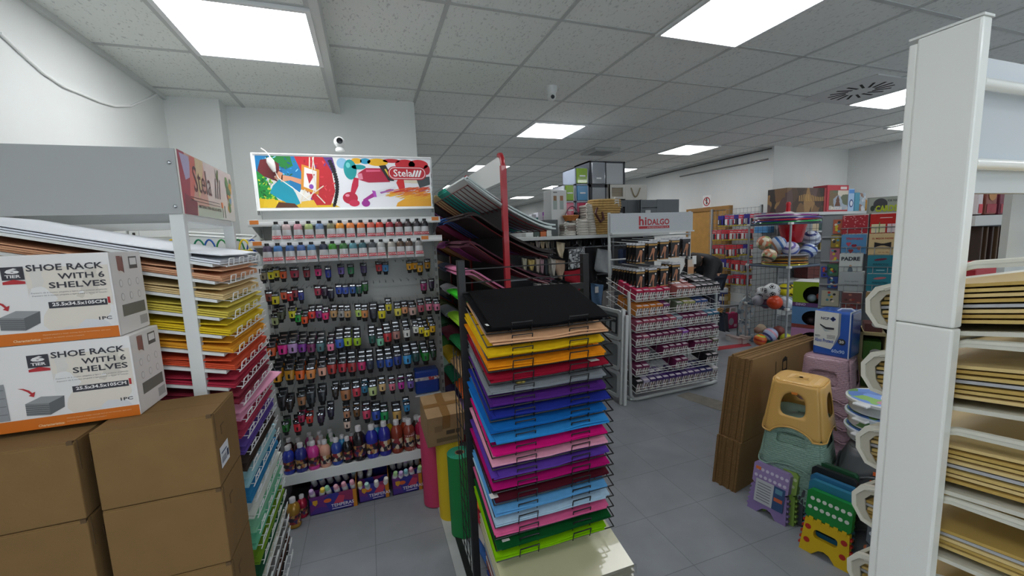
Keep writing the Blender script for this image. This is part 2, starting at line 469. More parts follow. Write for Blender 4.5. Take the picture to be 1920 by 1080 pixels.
c0 = PX(1325, 383, 5.497)
Mx = frame(c0, (0, -1, 0), (0, 0, 1)); n = MB()
white = mat('#eeeeec', .5); red = mat('#b8262c', .5)
n.box(-.085, .085, -.15, .15, -.004, .001, white, Mx)
n.ell(0, .045, .075, .075, red, Mx, .002, 28); n.ell(0, .045, .058, .058, white, Mx, .003, 28)
n.box(-.014, .014, .0, .085, .003, .0035, mat('#3a3a3a'), Mx); n.ell(.0, .088, .016, .016, mat('#3a3a3a'), Mx, .0036)
n.box(-.006, .006, -.06, .06, .004, .005, red, Mx @ Matrix.Translation((0, .045, 0)) @ Matrix.Rotation(.8, 4, 'Z'))
n.rect(-.075, -.14, .075, -.05, red, Mx, .002)
n.text('PROHIBIDO', 0, -.08, .028, white, Mx, .003, sx=.85); n.text('EL PASO', 0, -.115, .026, white, Mx, .003)
tag(n.build('prohibition_sign'), 'white sign with red crossed ring and red panel on the far wall', 'sign')
p0, p1 = PX(1275, 331, 5.49), PX(1440, 298, 5.49)
struct(MB().tube([p0, p1], .012, mat('#8a8c8a', .6), 6), 'trim_7')
p0, p1 = PX(1212, 333, 5.49), PX(1447, 278, 5.49)
struct(MB().tube([p0, p1], .009, mat('#5a5c5a', .7), 6), 'trim_8')
# wifi camera on top of the paint banner
o = thing('desk_camera', 'small white round-headed camera perched on top of the paint banner', 'camera', PY(638, 284, 2.68))
MB().lathe([(.026, 0), (.026, .012), (.018, .022)], wp, 18).build('base', o, local=True, smooth=True)
MB().ball((0, 0, .052), .032, wp).build('head', o, local=True, smooth=True)
MB().lathe([(.018, 0), (.017, .008), (.004, .01)], mat('#111114', .15), 16, Matrix.Translation((.002, -.026, .055)) @ rotm(pi / 2)).build('lens', o, local=True)
# ================================================================ PAINT DISPLAY AGAINST THE BACK WALL
GX0, GX1, GY, GB = -.572, .418, 2.44, 2.74     # bay sides, shelf fronts, back panel
g = thing('display_gondola', 'white metal wall gondola with two lipped shelves, peg hooks and a low base shelf', 'shop display', (-.08, 2.74, 0))
gm = mat('#c9ccca', .45, name='gondola_enamel'); gl = mat('#dfe2e0', .4)
MB().box(GX0, GX1, GB, GB + .03, .03, 2.0, gm).build('back_panel', g)
for x in (GX0 - .012, GX1 - .012):
    u = MB().box(x, x + .024, GB - .012, GB + .04, 0, 2.02, gm)
    for k in range(30): u.box(x + .007, x + .010, GB - .0135, GB - .011, .3 + .055 * k, .325 + .055 * k, black_wire).box(x + .014, x + .017, GB - .0135, GB - .011, .3 + .055 * k, .325 + .055 * k, black_wire)
    u.build('upright', g)
def lipshelf(z, y0, name):
    s = MB().box(GX0, GX1, y0, GB, z - .012, z, gl).box(GX0, GX1, y0 - .012, y0, z - .033, z + .002, gl).box(GX0, GX1, y0 - .014, y0 - .012, z - .026, z - .010, mat('#f4f5f4', .25))
    o = s.build(name, g, bevel=.001)
    for x in (GX0, GX1 - .004):
        MB().prism([(y0, z - .012), (GB, z - .012), (GB, z - .09), (GB - .03, z - .09)], x, x + .004, gl, Matrix(((0, 0, 1, 0), (1, 0, 0, 0), (0, 1, 0, 0), (0, 0, 0, 1)))).build('bracket', o)
    return o
lipshelf(1.632, 2.47, 'shelf'); lipshelf(1.523, 2.44, 'shelf')
MB().box(GX0, GX1 - .05, 2.405, GB, .222, .246, gl).box(GX0, GX1 - .05, 2.395, 2.405, .19, .248, gl).build('base_shelf', g, bevel=.001)
for x in (GX0, GX1 - .07): MB().box(x, x + .02, 2.42, GB, 0, .22, gm).build('foot', g)
MB().box(GX0 + .02, GX1 - .07, 2.69, 2.70, 0, .2, mat('#2a2b2d', .8)).build('kick_plate', g)
tagm = mat('#e88a3a', .5)
for (x, z, y) in ((GX0 + .03, 1.625, 2.457), (GX1 - .03, 1.625, 2.457), (GX0 + .04, 1.516, 2.427), (GX1 - .10, 1.516, 2.427)):
    MB().box(x - .02, x + .02, y - .003, y - .0005, z - .014, z + .006, tagm).build('price_tag', g)

# banner
BY = 2.66
Mx = frame(((PY(470, 285, BY).x + PY(808, 297, BY).x) / 2, BY, 1.853), (1, 0, 0), (0, 0, 1))
bw, bh = .484, .150
bn = thing('paint_banner', 'bright framed banner of paint tubes and a painting figure above the paint shelves', 'banner', Mx.translation)
wh = mat('#f0f1ef', .4)
bb = MB(Mx).box(-bw, bw, -bh, bh, -.03, 0, mat('#eceef0', .35))
I = Matrix()
def P(ps, c, h=.0006): bb.poly(ps, mat(c, .35), I, h)
def E_(u, v, a, b_, c, h=.0008, rot=0): bb.ell(u, v, a, b_, mat(c, .35), I, h, 20, rot)
# left part: loose bright painting of a figure at an easel
rr = random.Random(3)
bb.rect(-.475, -.143, -.06, .143, mat('#e8e6e0', .35), I, .0003)
P([(-.475, .143), (-.26, .143), (-.24, .0), (-.27, -.06), (-.36, .03), (-.475, .05)], '#1b78b0', .0004)
P([(-.475, .06), (-.43, .03), (-.41, -.05), (-.38, -.10), (-.475, -.12)], '#1f8c3a', .00045)
P([(-.40, .143), (-.30, .143), (-.29, .09), (-.33, .07), (-.38, .10)], '#1d7a34', .0005)
P([(-.475, -.09), (-.38, -.10), (-.30, -.12), (-.10, -.12), (-.06, -.143), (-.475, -.143)], '#e0b820', .0005)
P([(-.16, .143), (-.08, .143), (-.065, .07), (-.10, .04)], '#5c3a86', .0005)
for k in range(150):
    t = rr.random()
    if t < .35: u, v, cs = -.47 + .08 * rr.random(), -.10 + .15 * rr.random(), ['#34a84a', '#8cc82c', '#17642c', '#c8d83c', '#0e5c2c']
    elif t < .7: u, v, cs = -.46 + .20 * rr.random(), .0 + .14 * rr.random(), ['#3aa0d8', '#0f4f90', '#8cd0f0', '#145c28', '#2c9a3e']
    elif t < .85: u, v, cs = -.46 + .35 * rr.random(), -.138 + .03 * rr.random(), ['#f0d040', '#c88a1c', '#f4e070', '#8a5a20']
    else: u, v, cs = -.24 + .16 * rr.random(), -.11 + .24 * rr.random(), ['#a01420', '#e04a50', '#d43040', '#7a3a8a']
    E_(u, v, .004 + .007 * rr.random(), .002 + .003 * rr.random(), rr.choice(cs), .00055 + k * .000001 + (.0004 if t >= .85 else 0), rr.random() * 3)
P([(-.28, .143), (-.13, .143), (-.09, .06), (-.08, -.05), (-.11, -.13), (-.2, -.13), (-.23, .0)], '#c21f2b', .0007)
P([(-.47, .06), (-.45, .12), (-.40, .13), (-.36, .10), (-.36, .05), (-.39, .03), (-.37, .0), (-.44, .03)], '#6e2a2c', .0009)
P([(-.40, -.02), (-.36, .02), (-.32, .0), (-.29, -.06), (-.27, -.12), (-.31, -.135), (-.38, -.09), (-.42, -.06)], '#189bb4', .001)
P([(-.36, .0), (-.31, .01), (-.24, -.02), (-.235, .01), (-.25, .015), (-.30, .03), (-.35, .04)], '#d99a78', .0011)
P([(-.39, .02), (-.365, .06), (-.345, .05), (-.35, .01)], '#d99a78', .0011)
P([(-.245, .10), (-.155, .07), (-.17, -.07), (-.26, -.04)], '#d9902c', .0012)
P([(-.232, .085), (-.17, .062), (-.182, -.052), (-.245, -.025)], '#f2f0ea', .0014)
P([(-.225, .05), (-.18, .045), (-.215, -.01)], '#b8283a', .0016); E_(-.205, -.025, .012, .014, '#8a4ab0', .0016)
for a, b_ in (((-.20, .14), (-.206, .08)), ((-.185, .14), (-.178, .07)), ((-.24, -.04), (-.27, -.12)), ((-.18, -.07), (-.14, -.12)), ((-.14, -.02), (-.25, -.1))):
    d = (Vector(b_) - Vector(a)).normalized(); nn = Vector((-d.y, d.x)) * .003
    P([(a[0] + nn.x, a[1] + nn.y), (b_[0] + nn.x, b_[1] + nn.y), (b_[0] - nn.x, b_[1] - nn.y), (a[0] - nn.x, a[1] - nn.y)], '#e8dcc8', .0018)
P([(-.38, -.11), (-.30, -.12), (-.28, -.143), (-.40, -.143)], '#5a3420', .0012)
P([(-.45, -.10), (-.40, -.09), (-.38, -.143), (-.46, -.143)], '#e6c02a', .001); P([(-.27, -.11), (-.20, -.10), (-.18, -.143), (-.27, -.143)], '#ecc040', .001)
for k in range(18):
    t = k / 17; E_(-.095 + .028 * math.sin(t * 3.0), .12 - .25 * t, .012, .009, '#17171a', .0012, t)
# right part: white ground, tubes and paint
P([(-.06, .143), (.475, .143), (.475, -.143), (-.06, -.143)], '#e9e9ee', .0004)
for u, v, a, c in ((-.03, .11, .03, '#8fc0e0'), (.05, .125, .03, '#e8b020'), (.10, .125, .03, '#2a9ac0'), (.17, .12, .06, '#e9b21c'), (.25, .13, .05, '#c22a30'), (.33, .11, .06, '#cc2430'), (.41, .11, .06, '#d02a34'), (.46, .08, .02, '#b82030')):
    E_(u, v, a, min(.03, .142 - v if v > .115 else .03), c, .0006)
E_(.012, .075, .036, .058, '#159a9c', .001); E_(.06, .09, .04, .014, '#159a9c', .001); E_(.002, .10, .012, .016, '#6fd0cc', .0013)
P([(.055, .055), (.10, .085), (.195, .085), (.235, .005), (.11, .0), (.06, .015)], '#b0183c', .0012)
P([(.05, .05), (.075, .055), (.08, .02), (.055, .015)], '#e48aa0', .0014)
P([(.175, .10), (.215, .105), (.26, .01), (.225, .012)], '#1c1a1c', .0014); P([(.205, .08), (.215, .083), (.235, .04), (.228, .038)], '#d8c040', .0016)
P([(.10, .075), (.18, .076), (.183, .066), (.10, .062)], '#e06080', .0016)
for ps in ([(.03, .03), (.055, .025), (.05, -.02), (.025, -.07), (.0, -.07), (.015, -.01)],): P(ps, '#c3123c', .001)
E_(.0, -.09, .042, .035, '#b90f36', .0012); E_(.02, -.12, .03, .02, '#c9204a', .0013); E_(-.015, -.075, .012, .008, '#f090a8', .0016)
P([(.14, -.05), (.26, -.022), (.275, -.055), (.15, -.085)], '#dfe0e6', .0012); P([(.125, -.045), (.145, -.05), (.15, -.085), (.135, -.085)], '#b04ab8', .0013)
P([(.17, -.055), (.25, -.037), (.252, -.046), (.175, -.066)], '#a060a8', .0015)
P([(.13, -.06), (.145, -.08), (.10, -.10), (.10, -.13), (.075, -.135), (.07, -.10)], '#a3248c', .0012); E_(.085, -.122, .024, .02, '#98208a', .0013)
P([(.28, -.04), (.30, .0), (.475, -.005), (.475, .03), (.40, .02), (.33, .04), (.29, .01)], '#dcd2bc', .0009)
P([(.39, .03), (.475, .04), (.475, -.01), (.41, -.03)], '#40484a', .0012)
for k in range(170):
    u = .215 + .255 * rr.random(); top_ = -.022 - .02 * (.48 - u) / .27; f_ = rr.random()
    v = top_ - f_ * min(.098, .03 + .25 * (u - .2))
    cs = ['#c22a1a', '#d84c18', '#e06a18'] if f_ < .3 else ['#e0761a', '#e8941c', '#d86a18'] if f_ < .65 else ['#e8a824', '#f0bc38', '#eab02a']
    a_ = min(.012 + .022 * rr.random(), .474 - u if u > .44 else .04)
    E_(u, v, max(.006, a_), .0024, rr.choice(cs), .001 + k * .000004, .22)
P([(.475, -.143), (.475, -.06), (.36, -.07), (.27, -.12), (.26, -.143)], '#eaa824', .0009)
P([(.27, .0), (.285, .03), (.315, .03), (.32, -.03), (.29, -.05)], '#d01c20', .0014)
# logo
bb.poly(rrect(.225, .018, .455, .098, .038, 6), mat('#c01f2e', .35), I, .002)
ring = rrect(.231, .024, .449, .092, .033, 6); ri = rrect(.2345, .0275, .4455, .0885, .030, 6)
bb.plate(ring, ri, .002, .0024, mat('#f4e8e8', .35), I)
bb.text('Stela', .313, .056, .06, mat('#f8f4f4', .35), I, .003, bold=.012)
for k in range(3):
    u = .378 + .018 * k; bb.poly([(u - .013, .036), (u - .001, .036), (u + .013, .070), (u + .010, .078), (u + .003, .076)], mat('#f8f4f4', .35), I, .003)
bb.build('printed_sheet', bn)
f = MB(Mx).box(-bw - .008, bw + .006, bh, bh + .007, -.035, .006, wh).box(-bw - .008, bw + .006, -bh - .008, -bh, -.035, .006, wh).box(-bw - .008, -bw, -bh - .007, bh + .007, -.035, .005, wh)
f.build('frame', bn, bevel=.001)
for x in (GX0 + .02, GX1 - .04): MB().box(x, x + .02, BY + .03, GB - .012, 1.75, 1.95, gm).build('mounting_arm', bn)

# hanging white cord with a bulb holder in front of the banner
cw = mat('#eceae4', .4)
pts = [PY(a, b_, BY - .02) for a, b_ in ((489, 278), (497, 283), (505, 292), (510, 302))]
lamp = thing('cord_lamp_holder', 'white lamp holder on a thin cord dangling over the painted figure of the banner', 'lamp holder', PY(508, 300, BY - .03))
MB().tube(pts, .003, cw, 6).tube([PY(514, 318, BY - .02), PY(522, 334, BY - .02), PY(545, 350, BY - .02), PY(562, 362, BY - .02), PY(580, 376, BY - .02), PY(592, 350, BY - .02), PY(585, 320, BY - .02), PY(588, 294, BY - .02)], .0025, cw, 6).build('cord', lamp, smooth=True)
a, b_ = PY(504, 296, BY - .03), PY(515, 322, BY - .03)
MB().tube([a, a.lerp(b_, .25), a.lerp(b_, .6), b_], [.013, .02, .017, .008], mat('#f0eee8', .35), 14).build('holder', lamp, smooth=True)

# ---------------- paint tubes
tb = mat('#141416', .35, name='tube_black'); tcr = mat('#b9bdc2', .25, .9, name='tube_crimp'); tbase = mat('#888888', .35)
def oval(a, b_, z, n=12): return [(a * math.cos(2 * pi * j / n), b_ * math.sin(2 * pi * j / n), z) for j in range(n)]
def tube_mesh():
    m = MB()
    m.loft([oval(.0215, .0012, 0), oval(.0215, .0016, -.010), oval(.0212, .005, -.022), oval(.0208, .0075, -.027), oval(.0185, .0125, -.074), oval(.017, .0135, -.080), oval(.0135, .0125, -.082), oval(.0125, .0118, -.1)],
           [tb, tb, tb, tbase, tb, tb, tb], Matrix(), True)
    m.quad([(-.014, -.0052, -.0215), (.014, -.0052, -.0215), (.014, -.0035, -.015), (-.014, -.0035, -.015)], tcr)
    m.box(-.004, .004, -.0135, -.012, -.066, -.045, tb)
    return m.build('paint_tube', smooth=50)
ptube = tube_mesh()
c4 = lambda x, y: (480 + x / 3.858, 460 + y / 3.858)
c5 = lambda x, y: (500 + x / 3.6, 700 + y / 3.6)
rows = [
 ('third', c4, 2.58, .10, [(60,170,275,'#8d8166','olive grey'),(117,165,270,'#d8cf14','lemon yellow'),(153,160,258,'#d2bd18','deep yellow'),(203,165,265,'#d85a24','orange'),(285,160,258,'#a02440','wide crimson'),(372,155,255,'#8a2430','dark red'),(455,150,245,'#e0307c','hot pink'),(528,145,260,'#2a3c9c','slim blue'),(620,140,232,'#7058a8','violet'),(690,138,230,'#1c7a48','green'),(783,130,222,'#4a3a6a','dark violet'),(893,120,210,'#c8343c','red'),(940,118,212,'#4a92cc','light blue'),(1113,115,200,'#e0a01c','amber'),(1152,110,195,'#d8981c','deep amber'),(1188,115,217,'#dca022','golden'),(1243,105,190,'#b98420','ochre')]),
 ('fourth', c4, 2.57, .10, [(103,320,430,'#803424','brown red'),(147,335,455,'#dccb18','yellow'),(210,315,415,'#dc5c34','orange'),(255,318,427,'#cc2c2c','red'),(287,308,400,'#8c2430','dark red'),(332,310,420,'#2c3890','slim blue'),(452,295,385,'#b02848','crimson'),(499,300,387,'#3a2440','aubergine'),(547,300,405,'#24243c','night blue'),(605,285,375,'#2c4cb0','cobalt blue'),(652,285,375,'#3c58b8','mid blue'),(703,280,370,'#2858a0','blue'),(750,280,370,'#1c5844','dark green'),(793,270,352,'#226c2c','leaf green'),(1217,245,350,'#9c2468','magenta'),(1272,240,330,'#3a2444','dark violet')]),
 ('fifth', c4, 2.53, .22, [(145,470,600,'#9aa270','pale olive'),(185,462,560,'#555a44','dark olive'),(268,465,550,'#d8d020','yellow'),(310,465,578,'#1e9c3c','green'),(357,470,590,'#ec5420','orange'),(410,455,552,'#e0362c','red'),(462,450,548,'#882c84','purple'),(507,450,560,'#ec2c74','hot pink'),(567,430,545,'#c89c68','tan'),(622,425,545,'#a8a4a0','grey'),(667,430,545,'#c8a070','light tan'),(747,415,540,'#b8d468','pale lime'),(790,415,548,'#dc8c4c','pale orange'),(855,400,555,'#1c2030','blue black'),(915,415,555,'#e4d41c','yellow'),(963,395,495,'#d0c01c','mustard yellow'),(1030,400,535,'#e0d050','soft yellow'),(1080,395,515,'#d89468','peach'),(1137,390,530,'#d0a8a0','pinkish grey'),(1197,380,505,'#c05468','rose'),(1255,370,495,'#e880a0','pink'),(1312,370,495,'#ec84ac','light pink')]),
 ('sixth', c4, 2.47, .27, [(120,675,830,'#d05820','orange'),(200,650,820,'#d8248c','hot pink'),(272,640,810,'#b890c8','lilac'),(340,650,800,'#7c2c94','purple'),(405,650,800,'#7c2c60','plum'),(472,645,795,'#4c7478','slate teal'),(545,665,785,'#ec7ca0','pink'),(612,610,770,'#2c5cb8','blue'),(670,605,755,'#a8c41c','lime'),(738,610,750,'#9cc020','bright lime'),(845,600,730,'#1c5048','dark green'),(905,615,750,'#7cc4a4','mint'),(957,570,725,'#b4242c','red'),(1020,560,705,'#a8746c','rose brown'),(1095,555,690,'#dcdcd8','white'),(1160,545,655,'#d8d8d0','off white'),(1200,550,660,'#d8c41c','yellow'),(1238,560,682,'#e4d01c','bright yellow'),(1280,540,650,'#d8a81c','golden')]),
 ('seventh', c4, 2.46, .27, [(160,850,1020,'#dc941c','amber'),(250,830,1005,'#c48c28','ochre'),(325,835,1000,'#e06420','orange'),(403,830,995,'#dc8c48','tan orange'),(485,820,970,'#e4a890','peach'),(555,790,960,'#a82c28','brick red'),(630,790,945,'#b02838','crimson'),(700,780,945,'#9c2c30','dark red'),(770,780,930,'#c02864','magenta red'),(830,775,920,'#2c3448','navy'),(905,770,910,'#1c3c84','blue'),(968,760,905,'#2450b0','cobalt'),(1030,740,890,'#1c3484','ultramarine'),(1100,730,885,'#3894d0','sky blue'),(1160,720,865,'#1c4444','dark teal'),(1230,715,860,'#1c7c2c','green'),(1287,715,830,'#1c3c28','dark green')]),
 ('eighth', c5, 2.45, .25, [(110,100,250,'#2a2226','black'),(160,140,262,'#2c2420','dark brown'),(242,100,240,'#9c6c48','brown'),(305,75,225,'#242c34','dark slate'),(380,70,210,'#20242a','charcoal'),(468,60,175,'#302824','umber'),(540,40,210,'#a87048','light brown'),(612,40,180,'#c43c4c','rose red'),(665,40,150,'#2c7498','teal blue'),(722,30,175,'#b8c888','pale green'),(785,20,140,'#dcb880','sand'),(852,20,135,'#dc7488','pink'),(912,10,125,'#b82c98','magenta'),(975,0,120,'#6c54a4','violet')]),
 ('ninth', c5, 2.45, .20, [(135,300,415,'#1c6c24','green'),(215,285,415,'#d82838','bright red'),(240,278,350,'#b02050','crimson'),(295,270,355,'#d8382c','red'),(370,240,350,'#34203c','dark violet'),(437,205,310,'#24203c','night violet'),(545,230,320,'#b07c5c','tan'),(548,300,390,'#dcc0b0','pale pink'),(612,200,310,'#6c4824','brown'),(680,190,330,'#d04464','rose'),(745,190,340,'#2c4cac','blue'),(800,200,340,'#1c9450','green'),(885,190,340,'#c49c54','golden tan'),(950,165,275,'#2c84b8','sky blue')]),
]
first = True; nh = 0; hk = MB(); rest = MB(); nb = 0
for rn, cf, y, back, items in rows:
    for k, (x, t, b_, col, cname) in enumerate(items):
        pt_, pb = PY(*cf(x, t), y), PY(*cf(x, b_), y)
        hgt = (pt_ - pb).length
        big = back > .15
        vis = hgt * (.80 if big else .98)
        sc = min(1.3, max(.8, vis / .1))
        top = Vector((pb.x, y, pb.z + .1 * sc))
        q = ptube if first else ptube.copy()
        if not first: COL.objects.link(q)
        first = False
        wd = .8 if 'slim' in cname else 1.25 if 'wide' in cname else 1.0
        q.location = top; q.scale = (sc * wd * 1.12, sc, sc); q.rotation_euler = (0, 0, random.uniform(-.12, .12))
        repaint(q, 1, mat(col, .35))
        tag(q, f'{cname} paint tube, {ORD[k]} from the paper rack on the {rn} row of tubes', 'paint tube', 'paint tubes on the gondola pegs')
        # tubes behind on the same peg
        nback = 2 if big and rn in ('sixth', 'seventh') else 1 if big else 0
        for j in range(nback):
            q2 = ptube.copy(); COL.objects.link(q2); nb += 1
            q2.location = top + Vector((random.uniform(-.003, .003), .05 + .055 * j, .012 + .012 * j)); q2.scale = (sc * wd * 1.12, sc, sc)
            repaint(q2, 1, mat(col, .35))
            tag(q2, f'{cname} paint tube {"deepest" if j else "second"} on its peg, {ORD[k]} peg of the {rn} row', 'paint tube', 'paint tubes on the gondola pegs')
        h = MB().tube([(top.x, GB, top.z + .012), (top.x, y - .022, top.z - .006 if not big else top.z - .014), (top.x, y - .034, top.z + .004)], .0022, chrome, 5)
        if nh < 99: h.build('hook', g, smooth=True); nh += 1
        else: rest.tube([(top.x, GB, top.z + .012), (top.x, y - .022, top.z - .014), (top.x, y - .034, top.z + .004)], .0022, chrome, 5)
# empty pegs
for (x, y_) in ((1010, 118), (1065, 115), (365, 310), (400, 308), (850, 275), (895, 270), (940, 268), (995, 265), (1050, 260), (1105, 256), (1160, 250), (700, 430), (785, 615)):
    p = PY(*c4(x, y_), 2.60)
    rest.tube([(p.x, GB, p.z + .006), (p.x, 2.61, p.z), (p.x, 2.60, p.z + .01)], .0022, chrome, 5)
for z in (1.335, 1.215): rest.box(GX0 + .02, GX1 - .02, GB - .012, GB - .004, z - .004, z + .004, gm)
o = rest.build('hook_pattern', g, smooth=True); o['kind'] = 'stuff'

# silver tubes in the two top shelves
sw = mat('#d9dadb', .28, .15, name='tube_silver'); sr = mat('#b02a38', .4); sbase = mat('#7f8890', .35)
m = MB()
m.loft([oval(.0085, .0085, 0), oval(.0085, .0085, -.014), oval(.0125, .0125, -.016), oval(.017, .0155, -.032), oval(.0172, .0155, -.046), oval(.019, .010, -.078), oval(.0205, .006, -.092), oval(.0215, .0012, -.112)], [tb, tb, sbase, sbase, sw, sw, sw])
Mt = frame((0, -.0108, -.0835), (1, 0, 0), (0, .28, 1))
m.rect(-.0175, -.012, .0175, .006, sr, Mt, .0012)
m.text('GOYA', 0, -.003, .013, mat('#f0e8e8', .4), Mt, .002)
stube = m.build('oil_tube', smooth=50)
c3 = lambda x, y: (460 + x / 3.375, 240 + y / 3.375)
A_ = [(205,'#8f9698','clear grey'),(268,'#c8b0b0','pinkish white'),(340,'#c48c98','dusty pink'),(408,'#a8b878','pale green'),(475,'#6c84a8','slate blue'),(546,'#7c7a5c','olive'),(603,'#e0902c','amber orange'),(668,'#e08444','orange'),(733,'#d87034','deep orange'),(795,'#d0604c','coral'),(850,'#c8402c','vermilion'),(912,'#a02c38','crimson'),(970,'#6c2c30','maroon'),(1027,'#3c3034','dark brown'),(1082,'#343036','charcoal'),(1130,'#24242a','black')]
B_ = [(148,'#4c4058','dark violet'),(215,'#4070a8','blue'),(290,'#3c5c90','mid blue'),(360,'#405c94','cobalt'),(425,'#5078a0','light blue'),(500,'#242c40','navy'),(557,'#3c8428','green'),(625,'#387038','deep green'),(685,'#508894','teal'),(745,'#345c64','dark teal'),(805,'#4c5054','grey'),(860,'#a8aaa8','white'),(925,'#b0aca4','off white'),(980,'#604c3c','brown'),(1035,'#584438','dark brown'),(1095,'#8c8c8a','pale grey')]
for rn, y, ztop, lst, yy in (('top', 2.475, 1.622, A_, 640), ('second', 2.445, 1.512, B_, 770)):
    for k, (x, col, cname) in enumerate(lst):
        p = PY(*c3(x, yy), y)
        q = stube if (k == 0 and rn == 'top') else stube.copy()
        if q is not stube: COL.objects.link(q)
        q.location = (p.x, y - .036, ztop); q.rotation_euler = (random.uniform(-.03, .03), 0, random.uniform(-.1, .1)); q.scale = (1.22, 1, .95)
        repaint(q, 1, mat(col, .35))
        tag(q, f'silver tube with {cname} shoulder, {ORD[k]} from the paper rack under the {rn} shelf', 'paint tube', 'silver oil tubes under the two top shelves')

# ---------------- bottles on the base shelf
bcap = mat('#d8d6d8', .4); bbase = mat('#3a4ab0', .25, coat=.4)
def bottle():
    o = thing('paint_bottle', 'x', 'paint bottle')
    MB().lathe([(.026, 0), (.0285, .004), (.0285, .014), (.0275, .018), (.0275, .075), (.0285, .08), (.0285, .092), (.026, .106), (.018, .118), (.011, .124), (.011, .128)], bbase, 18).build('bottle_body', o, smooth=50, local=True)
    MB().lathe([(.0135, .126), (.0135, .146), (.012, .148)], bcap, 14).build('cap', o, smooth=50, local=True)
    lb = MB().lathe([(.0279, .021), (.0279, .068)], printmat('bottle_label_print', ['#8a2a34', '#2a2430', '#b88a50', '#d8c8b0', '#3a2a5a'], 70), 18, caps=False)
    lb.build('label_band', o, smooth=50, local=True)
    return o
bt = bottle(); first = True
BZ = .248
front = [(145,708,175,'#2a3aa4','blue'),(200,728,180,'#232f86','navy blue'),(290,716,178,'#d03894','hot pink'),(370,686,172,'#dca48c','peach'),(440,668,170,'#2c489c','mid blue'),(508,636,165,'#1c1a1e','black red-labelled'),(578,628,225,'#201a20','tall black'),(640,600,218,'#2c34a4','tall royal blue'),(687,630,228,'#2c3098','tall violet blue'),(765,610,222,'#8c3a28','tall brick red'),(838,574,212,'#8c3c2c','tall russet'),(905,576,215,'#9c1c3c','tall crimson'),(980,562,212,'#c44aa0','tall orchid pink'),(1030,548,200,'#dcb4b4','tall pale pink')]
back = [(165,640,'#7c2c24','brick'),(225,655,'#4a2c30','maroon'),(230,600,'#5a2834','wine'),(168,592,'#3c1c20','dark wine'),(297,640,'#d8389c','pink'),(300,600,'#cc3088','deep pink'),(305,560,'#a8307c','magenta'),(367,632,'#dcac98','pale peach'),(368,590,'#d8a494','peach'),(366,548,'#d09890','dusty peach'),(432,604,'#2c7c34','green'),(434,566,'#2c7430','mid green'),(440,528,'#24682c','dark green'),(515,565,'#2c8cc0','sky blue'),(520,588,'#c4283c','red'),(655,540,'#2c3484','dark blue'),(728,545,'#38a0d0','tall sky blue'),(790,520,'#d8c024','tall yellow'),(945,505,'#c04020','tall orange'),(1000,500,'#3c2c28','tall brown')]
k = 0; placed = []
def relax(p, r, fixed):
    p = Vector(p)
    for _ in range(60):
        for q_, rq in placed:
            d = Vector((p.x - q_.x, p.y - q_.y, 0)); L_ = d.length
            if L_ < r + rq:
                d = d / L_ if L_ > 1e-4 else Vector((0, 1, 0))
                d = Vector((d.x, abs(d.y) * .6 + .25, 0)).normalized() if not fixed else Vector((1 if d.x >= 0 else -1, 0, 0))
                p += d * (r + rq - L_ + .0005)
        p.y = min(p.y, 2.705); p.x = max(min(p.x, GX1 - .08), GX0 + .03)
    placed.append((p, r)); return p
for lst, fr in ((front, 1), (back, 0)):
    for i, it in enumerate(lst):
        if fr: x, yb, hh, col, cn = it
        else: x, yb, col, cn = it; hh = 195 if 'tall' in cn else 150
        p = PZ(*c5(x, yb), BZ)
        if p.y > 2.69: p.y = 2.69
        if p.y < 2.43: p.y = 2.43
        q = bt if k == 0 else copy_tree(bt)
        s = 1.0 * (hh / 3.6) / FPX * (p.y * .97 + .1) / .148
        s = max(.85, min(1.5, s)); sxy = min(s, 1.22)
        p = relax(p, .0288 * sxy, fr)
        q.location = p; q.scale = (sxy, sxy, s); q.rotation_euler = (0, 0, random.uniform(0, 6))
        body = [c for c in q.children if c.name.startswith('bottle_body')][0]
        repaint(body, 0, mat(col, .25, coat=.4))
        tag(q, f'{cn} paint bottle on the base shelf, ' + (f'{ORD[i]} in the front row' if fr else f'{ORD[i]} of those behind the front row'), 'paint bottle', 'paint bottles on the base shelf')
        k += 1
for x, yb, hh, col, lab in ((192, 1025, 195, '#b0842c', 'gold paint bottle standing on the floor under the base shelf corner'), (248, 960, 145, '#b02040', 'red paint bottle standing on the floor beside the gold bottle')):
    p = PZ(*c5(x, yb), .001); p.y = max(p.y, 2.30)
    q = copy_tree(bt); s = .85 if hh < 150 else 1.08
    q.location = p; q.scale = (s * 1.08, s * 1.08, s)
    repaint([c for c in q.children if c.name.startswith('bottle_body')][0], 0, mat(col, .25, .3 if 'gold' in lab else 0, coat=.4))
    tag(q, lab, 'paint bottle', 'paint bottles on the base shelf')
# big grey jar glimpsed past the paper rack
j = thing('plastic_jar', 'large cloudy plastic jar standing beyond the paper rack corner', 'jar', PZ(522, 868, .248) + Vector((-.06, .12, 0)))
MB().lathe([(.05, 0), (.052, .01), (.052, .12), (.045, .15), (.025, .165), (.025, .17)], mat('#a9abae', .15, trans=.4), 20).build('jar_body', j, local=True, smooth=50)
MB().lathe([(.03, .17), (.03, .20)], mat('#c9c9c9', .4), 16).build('lid', j, local=True, smooth=50)
MB().lathe([(.0525, .03), (.0525, .1)], mat('#4a3a44', .5), 20, caps=False).build('label_band', j, local=True)

